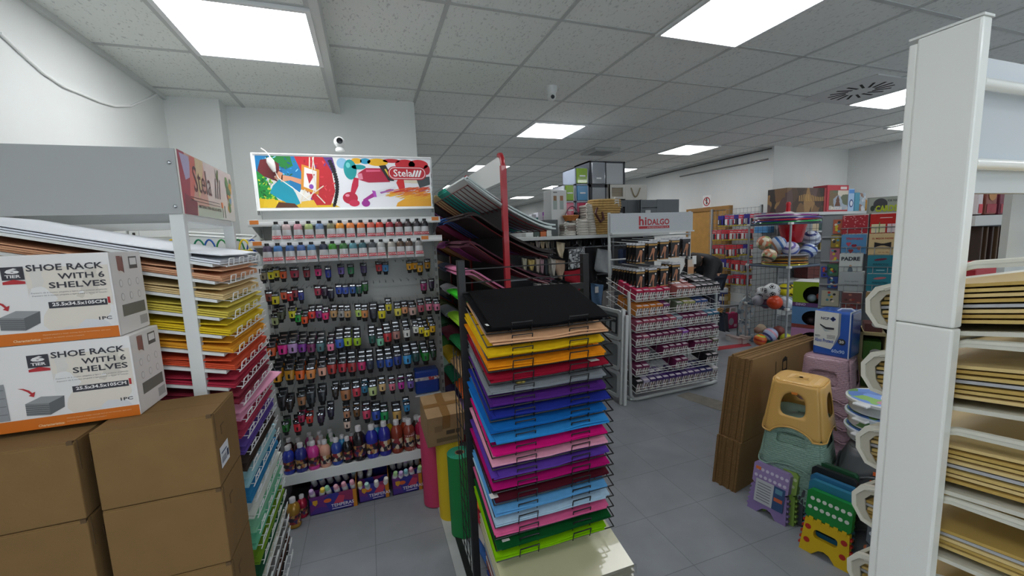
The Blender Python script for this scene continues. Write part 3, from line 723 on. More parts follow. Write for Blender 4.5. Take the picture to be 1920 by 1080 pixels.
# ---------------- tempera boxes on the floor under the base shelf
purple = printmat('tempera_box_print', ['#2c2f86', '#4a2f86', '#6a2a7a', '#35308c', '#8a2c5a', '#2c2f86'], 14)
orange = mat('#c8801c', .5); tw = mat('#e4dce8', .5)
pastel = ['#8ec8d0', '#9ad2a8', '#c8a8d8', '#ecd04c', '#e8a8b8', '#7cb8dc', '#b0dc98']
def tbox(x0, x1, y, label, caps, first=[None]):
    o = thing('tempera_box', label, 'box of paints', ((x0 + x1) / 2, y, 0), 'tempera paint boxes under the shelf')
    Mx = frame(((x0 + x1) / 2, y, 0), (1, 0, 0), (0, 0, 1)); hw = (x1 - x0) / 2 - .004
    b = MB()
    b.box(x0, x1, y, y + .003, 0, .105, purple); b.box(x0, x0 + .003, y, y + .2, 0, .12, purple)
    b.box(x1 - .003, x1, y, y + .2, 0, .15, orange); b.box(x0, x1, y + .2, y + .203, 0, .16, purple); b.box(x0, x1, y, y + .2, 0, .004, purple)
    b.box(x0 + .003, x1 - .003, y + .06, y + .063, 0, .11, purple)
    b.rect(hw - .018, 0, hw + .002, .105, orange, Mx, .001)
    b.text('TEMPERAS', hw * .38, .032, .026, tw, Mx, .0016, bold=.015)
    b.rect(-.01, .012, hw - .03, .016, tw, Mx, .001)
    b.poly([(-hw + .015, .085), (-hw + .04, .085), (-hw + .04, .065), (-hw + .028, .052), (-hw + .015, .065)], mat('#d8a028', .5), Mx, .0014)
    b.poly([(0, .045), (.03, .09), (.06, .08), (.05, .04)], mat('#c03a58', .5), Mx, .0012)
    b.ell(-.03, .07, .02, .012, mat('#d8642c', .5), Mx, .0013)
    b.build('carton', o)
    return o
fy = 2.382
t1 = tbox(-.415, -.165, fy - .012, 'tempera box nearest the paper rack, its pastel bottles spilling over', 1)
t2 = tbox(-.158, .012, fy + .002, 'middle tempera box with only a few white and yellow bottle tops showing', 1)
t3 = tbox(.03, .205, fy + .0, 'tempera box beside the pink roll, filled with pastel bottles', 1)
pb = thing('pastel_bottle', 'x', 'paint bottle')
MB().lathe([(.011, 0), (.0155, .004), (.0155, .05), (.011, .058)], mat('#d8d8da', .4), 12).build('bottle_body', pb, local=True, smooth=50)
MB().lathe([(.013, .056), (.0135, .06), (.0135, .074), (.010, .08)], mat('#8ec8d0', .35), 12).build('cap', pb, local=True, smooth=50)
lay = []
for bi, (x0, x1, n, z0, nm) in enumerate(((-.395, -.18, 6, .075, 'the spilling tempera box'), (-.145, -.01, 4, .055, 'the middle tempera box'), (.045, .19, 5, .075, 'the tempera box by the pink roll'))):
    for r in range(2):
        for i in range(n):
            if bi == 1 and r == 1 and i > 1: continue
            col = random.choice(pastel) if bi != 1 else random.choice(['#e8e4dc', '#e8d890', '#e8e4dc', '#a8d0c8'])
            lay.append((x0 + (x1 - x0) * i / (n - 1), fy + .03 + .055 * r + .05 * (r == 1) * 0 + (.035 if r else 0), z0 + .028 * r, col, f'pastel paint bottle in {nm}, {ORD[i]} in its {"back" if r else "front"} row'))
for i, (x, y, z, col, lab) in enumerate(lay):
    q = pb if i == 0 else copy_tree(pb)
    q.location = (x, y, z); q.rotation_euler = (random.uniform(.35, .6), random.uniform(-.2, .2), 0)
    repaint([c for c in q.children if c.name.startswith('cap')][0], 0, mat(col, .35))
    tag(q, lab, 'paint bottle', 'pastel bottles in the tempera boxes')

# ---------------- foam rolls and the carton on top
def roll(name, x, y, r, h, col, inner, label):
    o = thing(name, label, 'material roll', (x, y, 0.006), 'standing foam rolls')
    m_ = mat(col, .6)
    MB().lathe([(r, 0), (r, h)], m_, 36, caps=False).lathe([(r, h), (.024, h)], mat(inner, .6), 36, caps=False).lathe([(r, 0), (.02, 0)], m_, 36, caps=False).build('roll_body', o, local=True, smooth=50)
    sp = [((.024 + (r - .024) * t / 60) * math.cos(t * .42), (.024 + (r - .024) * t / 60) * math.sin(t * .42), h + .0015) for t in range(60)]
    sp = [((.024 + (r - .026) * t / 80) * math.cos(t * .47), (.024 + (r - .026) * t / 80) * math.sin(t * .47), h + .0005) for t in range(80)]
    MB().tube(sp, .0011, mat(col, .6), 4).build('roll_edge', o, local=True)
    MB().lathe([(.024, h - .12), (.024, h + .001)], mat('#7a5a44', .8), 20, caps=False).lathe([(.019, h - .12), (.019, h + .001)], mat('#5a4234', .8), 20, caps=False).lathe([(.019, h + .001), (.024, h + .001)], mat('#8a6a50', .8), 20, caps=False).build('card_core', o, local=True)
    MB().box(r - .003, r + .004, -.004, .03, 0, h, m_).build('loose_edge', o, local=True)
    return o
roll('foam_roll', .262, 2.232, .068, .50, '#c23a64', '#c85a7a', 'tall pink foam roll standing beside the tempera boxes, under the brown carton')
roll('foam_roll', .322, 2.085, .062, .45, '#d8b81c', '#dcc850', 'yellow foam roll standing between the pink and green rolls')
roll('foam_roll', .357, 1.93, .063, .428, '#14803f', '#2aa090', 'green foam roll with teal top standing beside the black wire rack')
# carton leaning on the rolls
cb = thing('taped_carton', 'taped brown carton tilted on top of the pink and yellow rolls', 'carton', (.30, 2.10, .475))
cb.rotation_euler = (math.radians(13), 0, math.radians(3))
k_ = mat('#8f7350', .85, noise=(18, .08)); tape = mat('#7a5a34', .3)
Mx = frame((0, -.10, .0), (1, 0, 0), (0, 0, 1))
b = MB().box(-.095, .095, -.10, .10, .0, .172, k_)
ink = mat('#4a3c2c', .8)
b.rect(.0, .06, .045, .085, ink, Mx, .0006); b.rect(.05, .06, .07, .085, ink, Mx, .0006); b.rect(-.06, .085, -.02, .12, mat('#7a6244', .8), Mx, .0005); b.rect(-.05, .02, .06, .045, mat('#6a5438', .8), Mx, .0005)
b.ell(-.0965, 0, .0, .0, ink, Mx)
b.build('carton_body', cb, local=True, bevel=.002)
f = MB()
for sx in (-1, 1): f.box(-.095 if sx < 0 else .001, -.001 if sx < 0 else .095, -.101, .101, .172, .1755, k_)
f.build('lid_flap', cb, local=True)
MB().box(-.02, .02, -.102, .102, .1755, .1765, tape).box(-.097, .097, -.015, .015, .1765, .177, tape).box(-.02, .02, -.1025, -.1015, .10, .176, tape).build('tape_strip', cb, local=True)
# blue bag on the gondola
p = PY(800, 713, 2.56)
bg = thing('blue_pack', 'blue plastic pack with a white printed band wedged behind the brown carton', 'pack', (p.x, 2.58, p.z))
MB().box(-.075, .075, -.05, .05, -.075, .075, mat('#2448a0', .25, coat=.3)).build('pack_body', bg, local=True, bevel=.012)
MB().box(-.076, .076, -.053, -.05, .012, .032, printmat('pack_print', ['#d8d8d8', '#8a8a90', '#e8e8e8', '#c04040', '#b8b8c0'], 60)).build('print_band', bg, local=True)
sp = MB().box(-.08, .08, -.06, .12, -.085, -.077, gl); sp.build('support_shelf', bg, local=True)
# ================================================================ PAPER RACK ON THE LEFT
RX0, RX1, RY0, RY1 = -1.10, -.50, 1.46, 1.96
pr = thing('paper_rack', 'tall white metal rack of tilted trays full of coloured card sheets', 'shop rack', (-.80, 1.7, 0))
for x, y in ((RX1 - .035, RY0), (RX0, RY0), (RX1 - .035, RY1 - .03), (RX0, RY1 - .03)):
    MB().box(x, x + .035, y, y + .024, 0, 1.6015, wpaint).build('post', pr, bevel=.002)
gh = mat('#a9acab', .3, name='grey_header_enamel')
hd = MB().box(RX0 - .05, RX1 + .001, RY0 - .006, RY0, 1.602, 1.785, gh).build('header_panel', pr)
for z in (1.622, 1.745):
    MB().ball((RX1 - .014, RY0 - .006, z), .006, chrome, 10, 6).build('screw', hd, smooth=True)
MB().box(RX0 - .05, RX1, RY1, RY1 + .006, 1.602, 1.785, gh).box(RX0 - .05, RX0 - .044, RY0, RY1, 1.602, 1.785, gh).build('header_back', pr)
MB().box(RX0 + .036, RX1 - .036, RY1 - .022, RY1 - .002, 1.575, 1.601, wpaint).build('top_rail', pr)
for x in (RX0 + .004, RX1 - .028): MB().box(x, x + .024, RY0 + .025, RY1 - .031, 1.582, 1.601, wpaint).build('top_rail', pr)
MB().box(RX0, RX1, RY0, RY1, .02, .05, wpaint).build('base', pr)
# printed end sign
Mx = frame((RX1 + .004, (RY0 + RY1) / 2, 1.694), (0, 1, 0), (0, 0, 1)); sw_, sh_ = .248, .092
sg = MB(Mx).box(-sw_, sw_, -sh_, sh_, -.004, 0, mat('#efe9e2', .25))
I = Matrix()
def P(ps, c, h=.0004): sg.poly(ps, mat(c, .3), I, h)
P([(-.248, .092), (-.05, .092), (-.03, -.092), (-.248, -.092)], '#dcb0a0', .0003); P([(-.248, .092), (-.20, .092), (-.16, .0), (-.20, -.092), (-.248, -.092)], '#a8324a', .0005)
P([(-.235, .085), (-.17, .085), (-.15, .03), (-.21, .01)], '#b8b4d8', .0006); P([(-.16, .09), (-.12, .09), (-.14, .0), (-.17, -.05), (-.19, -.04)], '#e07868', .0007); P([(-.12, .09), (-.05, .09), (-.08, .0), (-.12, -.04)], '#e2d0a0', .0006)
P([(-.23, -.03), (-.14, -.05), (-.15, -.092), (-.24, -.092)], '#7a1c38', .0007); P([(-.14, -.06), (.1, -.05), (.1, -.092), (-.14, -.092)], '#c8d4c0', .0005)
for k in range(14):
    a = random.Random(k); sg.ell(.17 + .06 * a.random(), -.06 + .12 * a.random(), .014, .02, mat(a.choice(['#3a8a4a', '#5aa850', '#c23a3a', '#e0b030', '#4a9ac0', '#2c7a40']), .3), I, .0006 + k * .00002, 12, a.random() * 3)
dk = mat('#2a2426', .3)
sg.text('Stela', -.075, .018, .115, dk, I, .0012, sx=.72)
for k in range(3):
    u = .052 + .022 * k; sg.poly([(u - .016, -.02), (u - .009, -.02), (u + .008, .05), (u + .002, .052)], dk, I, .0012)
P([(.06, .09), (.075, .06), (.085, .085), (.095, .085), (.085, .04), (.07, .05)], '#3a7a2c', .001)
sg.rect(-.19, -.038, .075, -.036, dk, I, .001); sg.rect(-.19, -.048, .075, -.046, dk, I, .001)
sg.fit('MATERIAL PARA BELLAS ARTES', -.13, -.066, .08, -.056, dk, I, .0012)
sg.rect(.09, -.05, .11, -.03, mat('#e8884a', .4), I, .001); sg.box(.10, .104, -.085, -.03, 0, .0008, mat('#5a4a2a'), I); sg.box(.125, .129, -.085, -.04, 0, .0008, mat('#2c5a2c'), I)
sg.build('end_sign', pr)
tray_cols = [('white', '#e4e8ee'), ('peach', '#dda680'), ('buff', '#dfc48c'), ('pale yellow', '#d8c650'), ('yellow', '#e2c416'), ('amber', '#e4a020'), ('orange red', '#d64e28'), ('crimson', '#b02440'), ('maroon', '#841a32'), ('pale pink', '#dc98b4'), ('rose red', '#b43858'), ('purple', '#6048a0'), ('dark brown', '#352a22'), ('pale blue', '#9ccad4'), ('sky blue', '#2080b4'), ('ivory', '#d4d8cf'), ('mint', '#80c09c'), ('sea green', '#66be98'), ('olive green', '#70981a'), ('dark green', '#155436'), ('cream', '#d8d8c8'), ('grey', '#7c7c7a'), ('brown', '#46281c'), ('black', '#18181a')]
SL = .24
TX0, TX1, TY0, TY1 = -1.06, -.425, 1.468, 1.90
def sheet_mesh(x0, x1, y0, y1, th, slope, lift=0, curl=0, axis='x', name='card_sheet', n=8, wav=0, pw=1, droop=0):
    """a sheet sloping down towards x1 (local origin at the front lip centre)"""
    m = MB(); top, bot = [], []
    L_ = x1 - x0
    for i in range(n + 1):
        for j in (range(5)):
            x = -L_ + L_ * i / n; y = (y0 - y1) / 2 + (y1 - y0) * j / 4
            z = L_ * slope * (-x / L_) ** pw - droop * max(0, 1 - (x + L_) / .08) ** 1.6 + curl * (i / n) ** 4 + wav * math.sin(5 * j / 4 * 1.7 + i * .9) * (i / n) ** 2
            top.append((x, y, z + th)); bot.append((x, y, z))
    N = len(top); f = []
    for i in range(n):
        for j in range(4):
            a = i * 5 + j; f.append((a, a + 5, a + 6, a + 1)); f.append((N + a, N + a + 1, N + a + 6, N + a + 5))
    edge = [i * 5 for i in range(n + 1)] + [n * 5 + j for j in range(1, 5)] + [i * 5 + 4 for i in range(n - 1, -1, -1)] + [j for j in range(3, 0, -1)]
    for a, b_ in zip(edge, edge[1:] + edge[:1]): f.append((a, N + a, N + b_, b_) if True else None)
    m.add(top + bot, f, mat('#cccccc', .7))
    if axis == 'y':   # turn so that it slopes towards -y
        m.v = [Vector((p.y, -p.x, p.z)) for p in m.v]
    o = m.build(name, smooth=30, local=True)
    bpy.context.view_layer.update()
    return o
proto = sheet_mesh(TX0, TX1, TY0, TY1, .0045, SL)
curled = sheet_mesh(TX0, TX1 + .012, TY0, TY1, .003, SL, curl=.012, wav=.002)
wire = mat('#e8eaea', .35)
used = set()
for k, (cn, col) in enumerate(tray_cols):
    z = 1.449 if k == 0 else 1.396 - .0561 * (k - 1)
    t = MB()
    zb = lambda x: z - .012 + (TX1 - x) * SL
    t.add([(TX0, TY0 - .004, zb(TX0)), (TX1 - .02, TY0 - .004, zb(TX1 - .02)), (TX1 - .02, TY1, zb(TX1 - .02)), (TX0, TY1, zb(TX0)),
           (TX0, TY0 - .004, zb(TX0) + .009), (TX1 - .02, TY0 - .004, zb(TX1 - .02) + .009), (TX1 - .02, TY1, zb(TX1 - .02) + .009), (TX0, TY1, zb(TX0) + .009)],
          [(0, 3, 2, 1), (4, 5, 6, 7), (0, 1, 5, 4), (1, 2, 6, 5), (2, 3, 7, 6), (3, 0, 4, 7)], wpaint)
    tr = t.build('tray', pr)
    c = MB()
    for q in range(4):
        y = TY0 + .03 + .11 * q
        c.tube([(TX1 - .02, y, z - .004), (TX1 + .012, y, z - .008), (TX1 + .016, y, z + .016), (TX1 + .016, y + .05, z + .016), (TX1 + .012, y + .05, z - .008), (TX1 - .02, y + .05, z - .004)], .0013, wire, 5)
    c.tube([(TX1 + .012, TY0 + .01, z - .008), (TX1 + .012, TY1 - .01, z - .008)], .0018, wire, 5)
    c.build('wire_edge_trim', tr, smooth=True)
    m_ = mat(col, .75, noise=(30, .02))
    nl = 4 if k in (1, 2, 3, 4, 5, 6) else 3
    base = 'tray of the paper rack, counted from the top'
    for l in range(nl):
        src = curled if l == nl - 1 else proto
        q = src if src not in used else src.copy()
        if src in used: COL.objects.link(q)
        used.add(src)
        q.location = (TX1 + random.uniform(-.004, .006) - (.0 if l < nl - 1 else 0), (TY0 + TY1) / 2 + random.uniform(-.006, .006), z - .001 + .0062 * l)
        if k == 9 and l == nl - 1: q.rotation_euler = (0, 0, -.10); q.location.x += .02
        repaint(q, 0, m_)
        if l == nl - 1: tag(q, f'topmost {cn} card sheet in the {ORD[k]} tray of the white paper rack', 'card sheet', 'card sheets in the white paper rack')
        else: tag(q, f'{cn} card sheet under the top one, {ORD[k]} tray of the white rack', 'card sheet', f'lower {cn} card sheets of the {ORD[k]} tray')

# ================================================================ CARTONS STACKED IN FRONT OF THE PAPER RACK
card2 = mat('#7d6037', .9, noise=(14, .05), bump=(120, .05), name='brown_carton')
card_d = mat('#5a452c', .9)
def carton(x0, x1, y0, y1, z0, z1, label, mark):
    o = thing('brown_carton', label, 'carton', ((x0 + x1) / 2, (y0 + y1) / 2, z0), 'plain brown cartons')
    MB().box(x0, x1, y0, y1, z0 + .001, z1 - .003, card2).build('carton_body', o, bevel=.003)
    MB().box(x0 + .001, x1 - .001, y0 + .002, (y0 + y1) / 2 - .0008, z1 - .003, z1, card2).box(x0 + .001, x1 - .001, (y0 + y1) / 2 + .0008, y1 - .001, z1 - .003, z1, card2).build('lid_flap', o)
    e = MB()
    e.box(x1 - .0005, x1 + .0012, y0 + .012, y0 + .0135, z1 - .075, z1 - .002, card_d).box(x1 - .0005, x1 + .0012, y0 + .05, y0 + .0515, z1 - .075, z1 - .05, card_d).box(x1 - .0005, x1 + .0012, y0 + .05, y0 + .075, z1 - .051, z1 - .0495, card_d)
    e.box(x1 - .012, x1 - .001, y0 - .0012, y0 + .006, z1 - .008, z1 + .001, card_d)
    e.build('fold_seam', o)
    if mark:
        M_ = frame((x1 + .001, y0 + .05, z1 - .13), (0, 1, 0), (0, 0, 1)); lb = MB()
        lb.rect(-.03, -.028, .035, .028, mat('#dfe3e6', .4), M_, .0006)
        for q in range(9): lb.rect(-.022 + .004 * q, -.018, -.0205 + .004 * q, .0, mat('#2a3550', .5), M_, .001)
        lb.rect(.018, -.016, .03, .004, mat('#2a3550', .5), M_, .001); lb.rect(-.022, .008, .02, .012, mat('#4a5570', .5), M_, .001)
        lb.build('barcode_label', o)
    return o
tops = [1.077, .876, .664, .443, .222, 0.0]
for i in range(5):
    carton(-.655, -.409, 1.20, 1.381, tops[i + 1] + .001, tops[i], f'{ORD[i]} brown carton from the top, in the stack nearer the paper trays' if i else 'top brown carton with a barcode label, beside the paper trays', i == 0)
tl = [1.065, .868, .656, .44, .22, 0.0]
for i in range(5):
    carton(-.945, -.682, 1.195, 1.378, tl[i + 1] + .001, tl[i], f'{ORD[i]} brown carton from the top, in the stack against the picture edge' if i else 'top brown carton directly under the printed shoe rack boxes', False)
shw = mat('#dfdcda', .45, name='box_white'); shk = mat('#33333a', .5); orn = mat('#c8690f', .5); redm = mat('#b02a30', .5)
room_p = printmat('faint_room_print', ['#dcdad8', '#d2cec8', '#c9c2b6', '#dcdad8', '#cfd0d2', '#d8d0c4'], 16)
grey1, grey2 = mat('#77797a', .5), mat('#5c5e60', .5)
for bi, (x1, z0, z1) in enumerate(((-.586, 1.0785, 1.287), (-.602, 1.2885, 1.499))):
    x0 = x1 - .374; y0, y1 = 1.279, 1.428
    o = thing('shoe_rack_box', ('lower' if bi == 0 else 'upper') + ' printed white shoe rack box with an orange band, on the brown cartons', 'box', ((x0 + x1) / 2, (y0 + y1) / 2, z0), 'shoe rack boxes')
    m = MB().box(x0, x1, y0, y1, z0, z1, shw)
    m.build('box_body', o, bevel=.0015)
    Mx = frame((0, y0 - .0003, 0), (1, 0, 0), (0, 0, 1)); d = MB()
    dx, dz = (0, 0) if bi == 0 else (-.016, .2115)
    def UV(px, py):
        p = PY(px / 4.5, 620 + py / 4.5, y0); return p.x + dx, p.z + dz
    def R_(px0, px1, pyc, h, m, hh=.0005):   # bar given by its ends and centre line, height h in metres
        u0, v = UV(px0, pyc[0]); u1, _ = UV(px1, pyc[1]); d.rect(u0, v - h / 2, u1, v + h / 2, m, Mx, hh)
    def T_(t, px0, py0, px1, py1, h, m, hh=.001, b_=.02):
        u0, v0 = UV(px0, py0); u1, v1 = UV(px1, py1); v = (v0 + v1) / 2
        d.fit(t, u0, v - h / 2, u1, v + h / 2, m, Mx, hh, b_)
    d.rect(x0 + .001, z0, x1 - .001, z0 + .028, orn, Mx, .0006)
    uL = UV(430, 300)[0]; d.rect(uL, z0 + .03, x1 - .004, z1 - .03, room_p, Mx, .0003)
    u0, v0 = UV(240, 318); u1, v1 = UV(405, 195)
    d.rect(u0, v0, u1, v1, shk, Mx, .0008); d.fit('TIER', u0 + .006, v0 + .005, u1 - .006, v0 + .012, shw, Mx, .0012, .03); d.fit('6', u0 + .007, v0 + .0145, u1 - .007, v1 - .003, shw, Mx, .0012, .05)
    d.poly([(u0, v0 - .010), (u1, v0 - .010), (u1, v0 - .004), ((u0 + u1) / 2, v0 + .001), (u0, v0 - .004)], redm, Mx, .0009)
    T_('SHOE RACK', 430, 215, 1052, 140, .0155, shk); T_('WITH 6', 690, 268, 1062, 208, .0145, shk); T_('SHELVES', 618, 345, 1078, 275, .0145, shk)
    for q in range(2): T_('Zapatero de 6 niveles, plegable y ligero para ordenar el calzado', 470 + 10 * q, 410 + 22 * q, 1085, 338 + 22 * q, .0035, mat('#77757a', .5), .001, .0)
    R_(615, 1085, (495, 425), .0155, shk, .0008); T_('25.5x34.5x105CM', 645, 490, 1068, 432, .0085, shw, .0013, .03)
    R_(1090, 1110, (425, 420), .0155, redm, .0008)
    T_('1PC', 1020, 575, 1125, 565, .008, shk)
    T_('Characteristics:', 330, 805, 550, 770, .006, mat('#e8c8a0', .5)); T_('Material plastico y metal, montaje facil sin herramientas, apto para', 570, 745, 1110, 655, .003, mat('#e8c8a0', .5), .001, 0); T_('recibidor, dormitorio, armario y trastero', 570, 765, 900, 715, .003, mat('#e8c8a0', .5), .001, 0)
    # picture of the folded rack and arrow
    a = UV(215, 620); b_ = UV(415, 610); c_ = UV(545, 545); e = UV(350, 555); f = UV(230, 720); g_ = UV(430, 708); h_ = UV(550, 640)
    d.poly([a, b_, c_, e], mat('#8f9192', .5), Mx, .0008); d.poly([a, f, g_, b_], grey1, Mx, .0008); d.poly([b_, g_, h_, c_], grey2, Mx, .0008)
    for q in range(1, 6):
        t = q / 6; p = (a[0] + (f[0] - a[0]) * t, a[1] + (f[1] - a[1]) * t); r_ = (b_[0] + (g_[0] - b_[0]) * t, b_[1] + (g_[1] - b_[1]) * t)
        d.poly([p, r_, (r_[0], r_[1] - .0012), (p[0], p[1] - .0012)], mat('#3c3e40', .5), Mx, .001)
    d.poly([UV(150, 492), UV(200, 490), UV(250, 505), UV(275, 525), UV(300, 515), UV(290, 560), UV(245, 550), UV(262, 538), UV(235, 518), UV(190, 500)], redm, Mx, .001)
    d.rect(x0 + .001, z0 + .03, UV(60, 500)[0] - .004, z0 + .12, mat('#8d8f92', .5), Mx, .0008)
    for q in range(4): d.rect(x0 + .001, z0 + .045 + .02 * q, UV(60, 500)[0] - .006, z0 + .047 + .02 * q, mat('#6c6e72', .5), Mx, .001)
    d.build('front_print', o)
    # end print
    Mx = frame((x1 + .0003, y0, 0), (0, 1, 0), (0, 0, 1)); d = MB()
    d.rect(.002, z0 + .002, .147, z1 - .004, mat('#dcd8d5', .45), Mx, .0003)
    d.rect(.025, z0 + .045, .135, z0 + .075, mat('#6c6a62', .5), Mx, .0007); d.rect(.03, z0 + .155, .058, z0 + .2, printmat('end_print', ['#8a5a50', '#d8d0c8', '#b0a098', '#6a4a48'], 40), Mx, .0005); d.rect(.085, z0 + .165, .125, z0 + .197, mat('#5a5654', .5), Mx, .0005); d.rect(.089, z0 + .175, .121, z0 + .193, shw, Mx, .0008)
    for q in range(6):
        d.ell(.035 + .04 * (q % 3), z0 + .13 - .035 * (q // 3), .008, .010, mat('#b4b0ac', .5), Mx, .0005); d.ell(.035 + .04 * (q % 3), z0 + .13 - .035 * (q // 3), .006, .008, shw, Mx, .0008)
    d.rect(.1, z0 + .012, .14, z0 + .036, mat('#a8a5a2', .5), Mx, .0005)
    d.build('end_print_pattern', o)

# ================================================================ BLACK WIRE RACK OF FELT SHEETS
BX0, BX1, BYB = .318, .835, 1.475
wr = thing('wire_rack', 'black wire display rack with twenty tilted trays of coloured felt sheets', 'shop rack', (.57, BYB, 0))
bk = mat('#141416', .45, name='black_frame')
for x in (BX0 - .014, BX1 - .014): MB().box(x, x + .028, BYB, BYB + .028, .012, 1.42, bk).build('post', wr, bevel=.002)
bm2 = MB().box(BX0, BX1, BYB - .004, BYB + .012, 1.278, 1.302, bk).build('top_bar', wr)
for x in (.465, .527):
    MB().box(x, x + .025, BYB - .008, BYB - .004, 1.287, 1.300, mat('#e88a24', .5)).build('price_tag', bm2, bevel=.001)
for z in (1.385, 1.335): MB().tube([(BX0, BYB + .01, z), (BX1, BYB + .01, z)], .0025, black_wire, 6).build('cross_wire', wr)
for x in (BX0, BX1): MB().box(x - .014, x + .014, 1.10, 1.95, 0, .012, bk).build('foot', wr)
MB().box(BX0, BX1, BYB, BYB + .025, .03, .055, bk).build('bottom_bar', wr)
# side grids seen beside the post, towards the rolls
gd = MB()
for x in (BX0 - .02,):
    for y in (1.50, 1.56, 1.62): gd.tube([(x, y, .16), (x, y, 1.06)], .002, black_wire, 5)
    for k in range(13): gd.tube([(x, 1.49, .20 + .07 * k), (x, 1.63, .20 + .07 * k)], .0016, black_wire, 5)
gd.build('side_grid', wr)
FS, F0 = .30, 1.195
felt = [('black', '#0d0d0f'), ('peach', '#d8a67e'), ('yellow', '#dcb414'), ('orange', '#e08a14'), ('dark red', '#90142c'), ('grey', '#80868c'), ('purple', '#51257a'), ('dark blue', '#222f8c'), ('blue', '#1464b0'), ('light blue', '#2f8ad0'), ('hot pink', '#d01474'), ('pale pink', '#dc98b0'), ('violet', '#5c3a9c'), ('magenta', '#ab1068'), ('maroon', '#4c1220'), ('sky blue', '#5c9cd0'), ('pale blue', '#a8c4d8'), ('candy pink', '#d86090'), ('dark green', '#0a4c22'), ('lime green', '#7cb804')]
fp = sheet_mesh(0, .262, 0, .40, .0055, FS, axis='y', name='felt_sheet', wav=.0015)
fp2 = sheet_mesh(0, .268, 0, .40, .0055, FS, axis='y', name='felt_sheet', wav=.004, curl=-.004)
used = set()
for k, (cn, col) in enumerate(felt):
    z = 1.207 - .0407 * k
    t = MB(); yb = BYB
    x0, x1 = .325, .775
    pts = [(x0, yb, z + (yb - F0) * FS), (x0, F0 - .0, z - .004), (x1, F0 - .0, z - .004), (x1 - .0, yb, z + (yb - F0) * FS)]
    t.tube(pts, .0022, black_wire, 5)
    for q in range(1, 6):
        x = x0 + (x1 - x0) * q / 6; t.tube([(x, yb, z + (yb - F0) * FS), (x, F0, z - .004)], .0016, black_wire, 4)
    for q in range(1, 4):
        y = F0 + (yb - F0) * q / 4; t.tube([(x0, y, z + (y - F0) * FS - .002), (x1, y, z + (y - F0) * FS - .002)], .0016, black_wire, 4)
    tr = t.build('tray', wr)
    for x in (.405, .605):
        MB().tube([(x, F0 - .004, z - .008), (x, F0 - .014, z + .027), (x + .068, F0 - .014, z + .027), (x + .068, F0 - .004, z - .008)], .0019, black_wire, 5).build('wire_stop', tr)
    m_ = mat(col, .95, noise=(60, .05), spec=.12)
    nl = 3
    for l in range(nl):
        src = fp2 if l == nl - 1 else fp
        q = src if src not in used else src.copy()
        if src in used: COL.objects.link(q)
        used.add(src)
        q.location = (.537 + random.uniform(-.012, .012), F0 - random.uniform(.002, .018) + (.006 if l < nl - 1 else 0), z + .001 + .0065 * l)
        q.rotation_euler = (0, 0, random.uniform(-.03, .03))
        if k == 0: q.scale = (1.03, 1.06, 1)
        repaint(q, 0, m_)
        if l == nl - 1: tag(q, f'topmost {cn} felt sheet in the {ORD[k]} tray of the black wire rack', 'felt sheet', 'felt sheets in the black wire rack')
        else: tag(q, f'{cn} felt sheet under the top one, {ORD[k]} tray of the black rack', 'felt sheet', f'lower {cn} felt sheets of the {ORD[k]} wire tray')
for lab, (px, py), k, w_, h_ in (('small white label stuck on the corner of the black felt', (913, 612), 0, .008, .026), ('white label on the corner of the dark red felt', (1112, 670), 4, .034, .014), ('white label on the corner of the maroon felt', (925, 922), 14, .026, .016), ('white label on the corner of the dark green felt', (947, 1012), 18, .026, .016)):
    z = 1.207 - .0407 * k; p = PY(px, py, F0 + .01)
    tag(MB().box(p.x - w_ / 2, p.x + w_ / 2, F0 - .004, F0 + .022, z + .0235, z + .0245, mat('#dcdcd8', .5)).build('paper_label'), lab, 'label')
p = PY(975, 722, F0)
tag(MB().ball((p.x, F0 + .01, 1.207 - .0407 * 5 + .028), .012, mat('#8c7c3c', .5, .4), 10, 6, sz=.5).ball((p.x + .014, F0 + .012, 1.207 - .0407 * 5 + .027), .010, mat('#a09048', .5, .4), 10, 6, sz=.6).build('gold_rosette', smooth=True), 'small dull gold rosette lying on the grey felt', 'rosette')
# wrapped packs in the bottom of the rack

for i, (cn, col, z, x0, x1, y0, y1) in enumerate((('cream', '#c4c09c', .292, .335, .795, 1.10, 1.46), ('blue edged grey', '#8c98a0', .212, .345, .805, 1.09, 1.45), ('brick red edged', '#8c3a30', .13, .35, .81, 1.08, 1.45), ('dark blue', '#2c3c80', .05, .35, .80, 1.10, 1.45))):
    o = thing('wrapped_felt_pack', f'{cn} film-wrapped pack of sheets in the bottom of the black wire rack', 'pack', ((x0 + x1) / 2, y0, z))
    m = MB()
    for l in range(5):
        s_ = .008 * (l % 2)
        c_ = mat(col if l != 2 or i == 0 else '#c8c8c4', .3, coat=.5, noise=(6, .06), bump=(9, .25))
        zz = z + .011 * l
        m.add([(x0 + s_, y0 + s_, zz), (x1 - s_, y0 + s_, zz), (x1 - s_, y1, zz + (y1 - y0) * .22), (x0 + s_, y1, zz + (y1 - y0) * .22), (x0 + s_, y0 + s_, zz + .0095), (x1 - s_, y0 + s_, zz + .0095), (x1 - s_, y1, zz + .0095 + (y1 - y0) * .22), (x0 + s_, y1, zz + .0095 + (y1 - y0) * .22)],
              [(0, 3, 2, 1), (4, 5, 6, 7), (0, 1, 5, 4), (1, 2, 6, 5), (2, 3, 7, 6), (3, 0, 4, 7)], c_)
    m.build('sheet_layers', o)
    MB().box(x0 - .004, x1 + .006, y0 - .006, y0 - .001, z - .001, z + .055, mat('#ffffff', .05, trans=.9, alpha=.35)).build('clear_film', o)
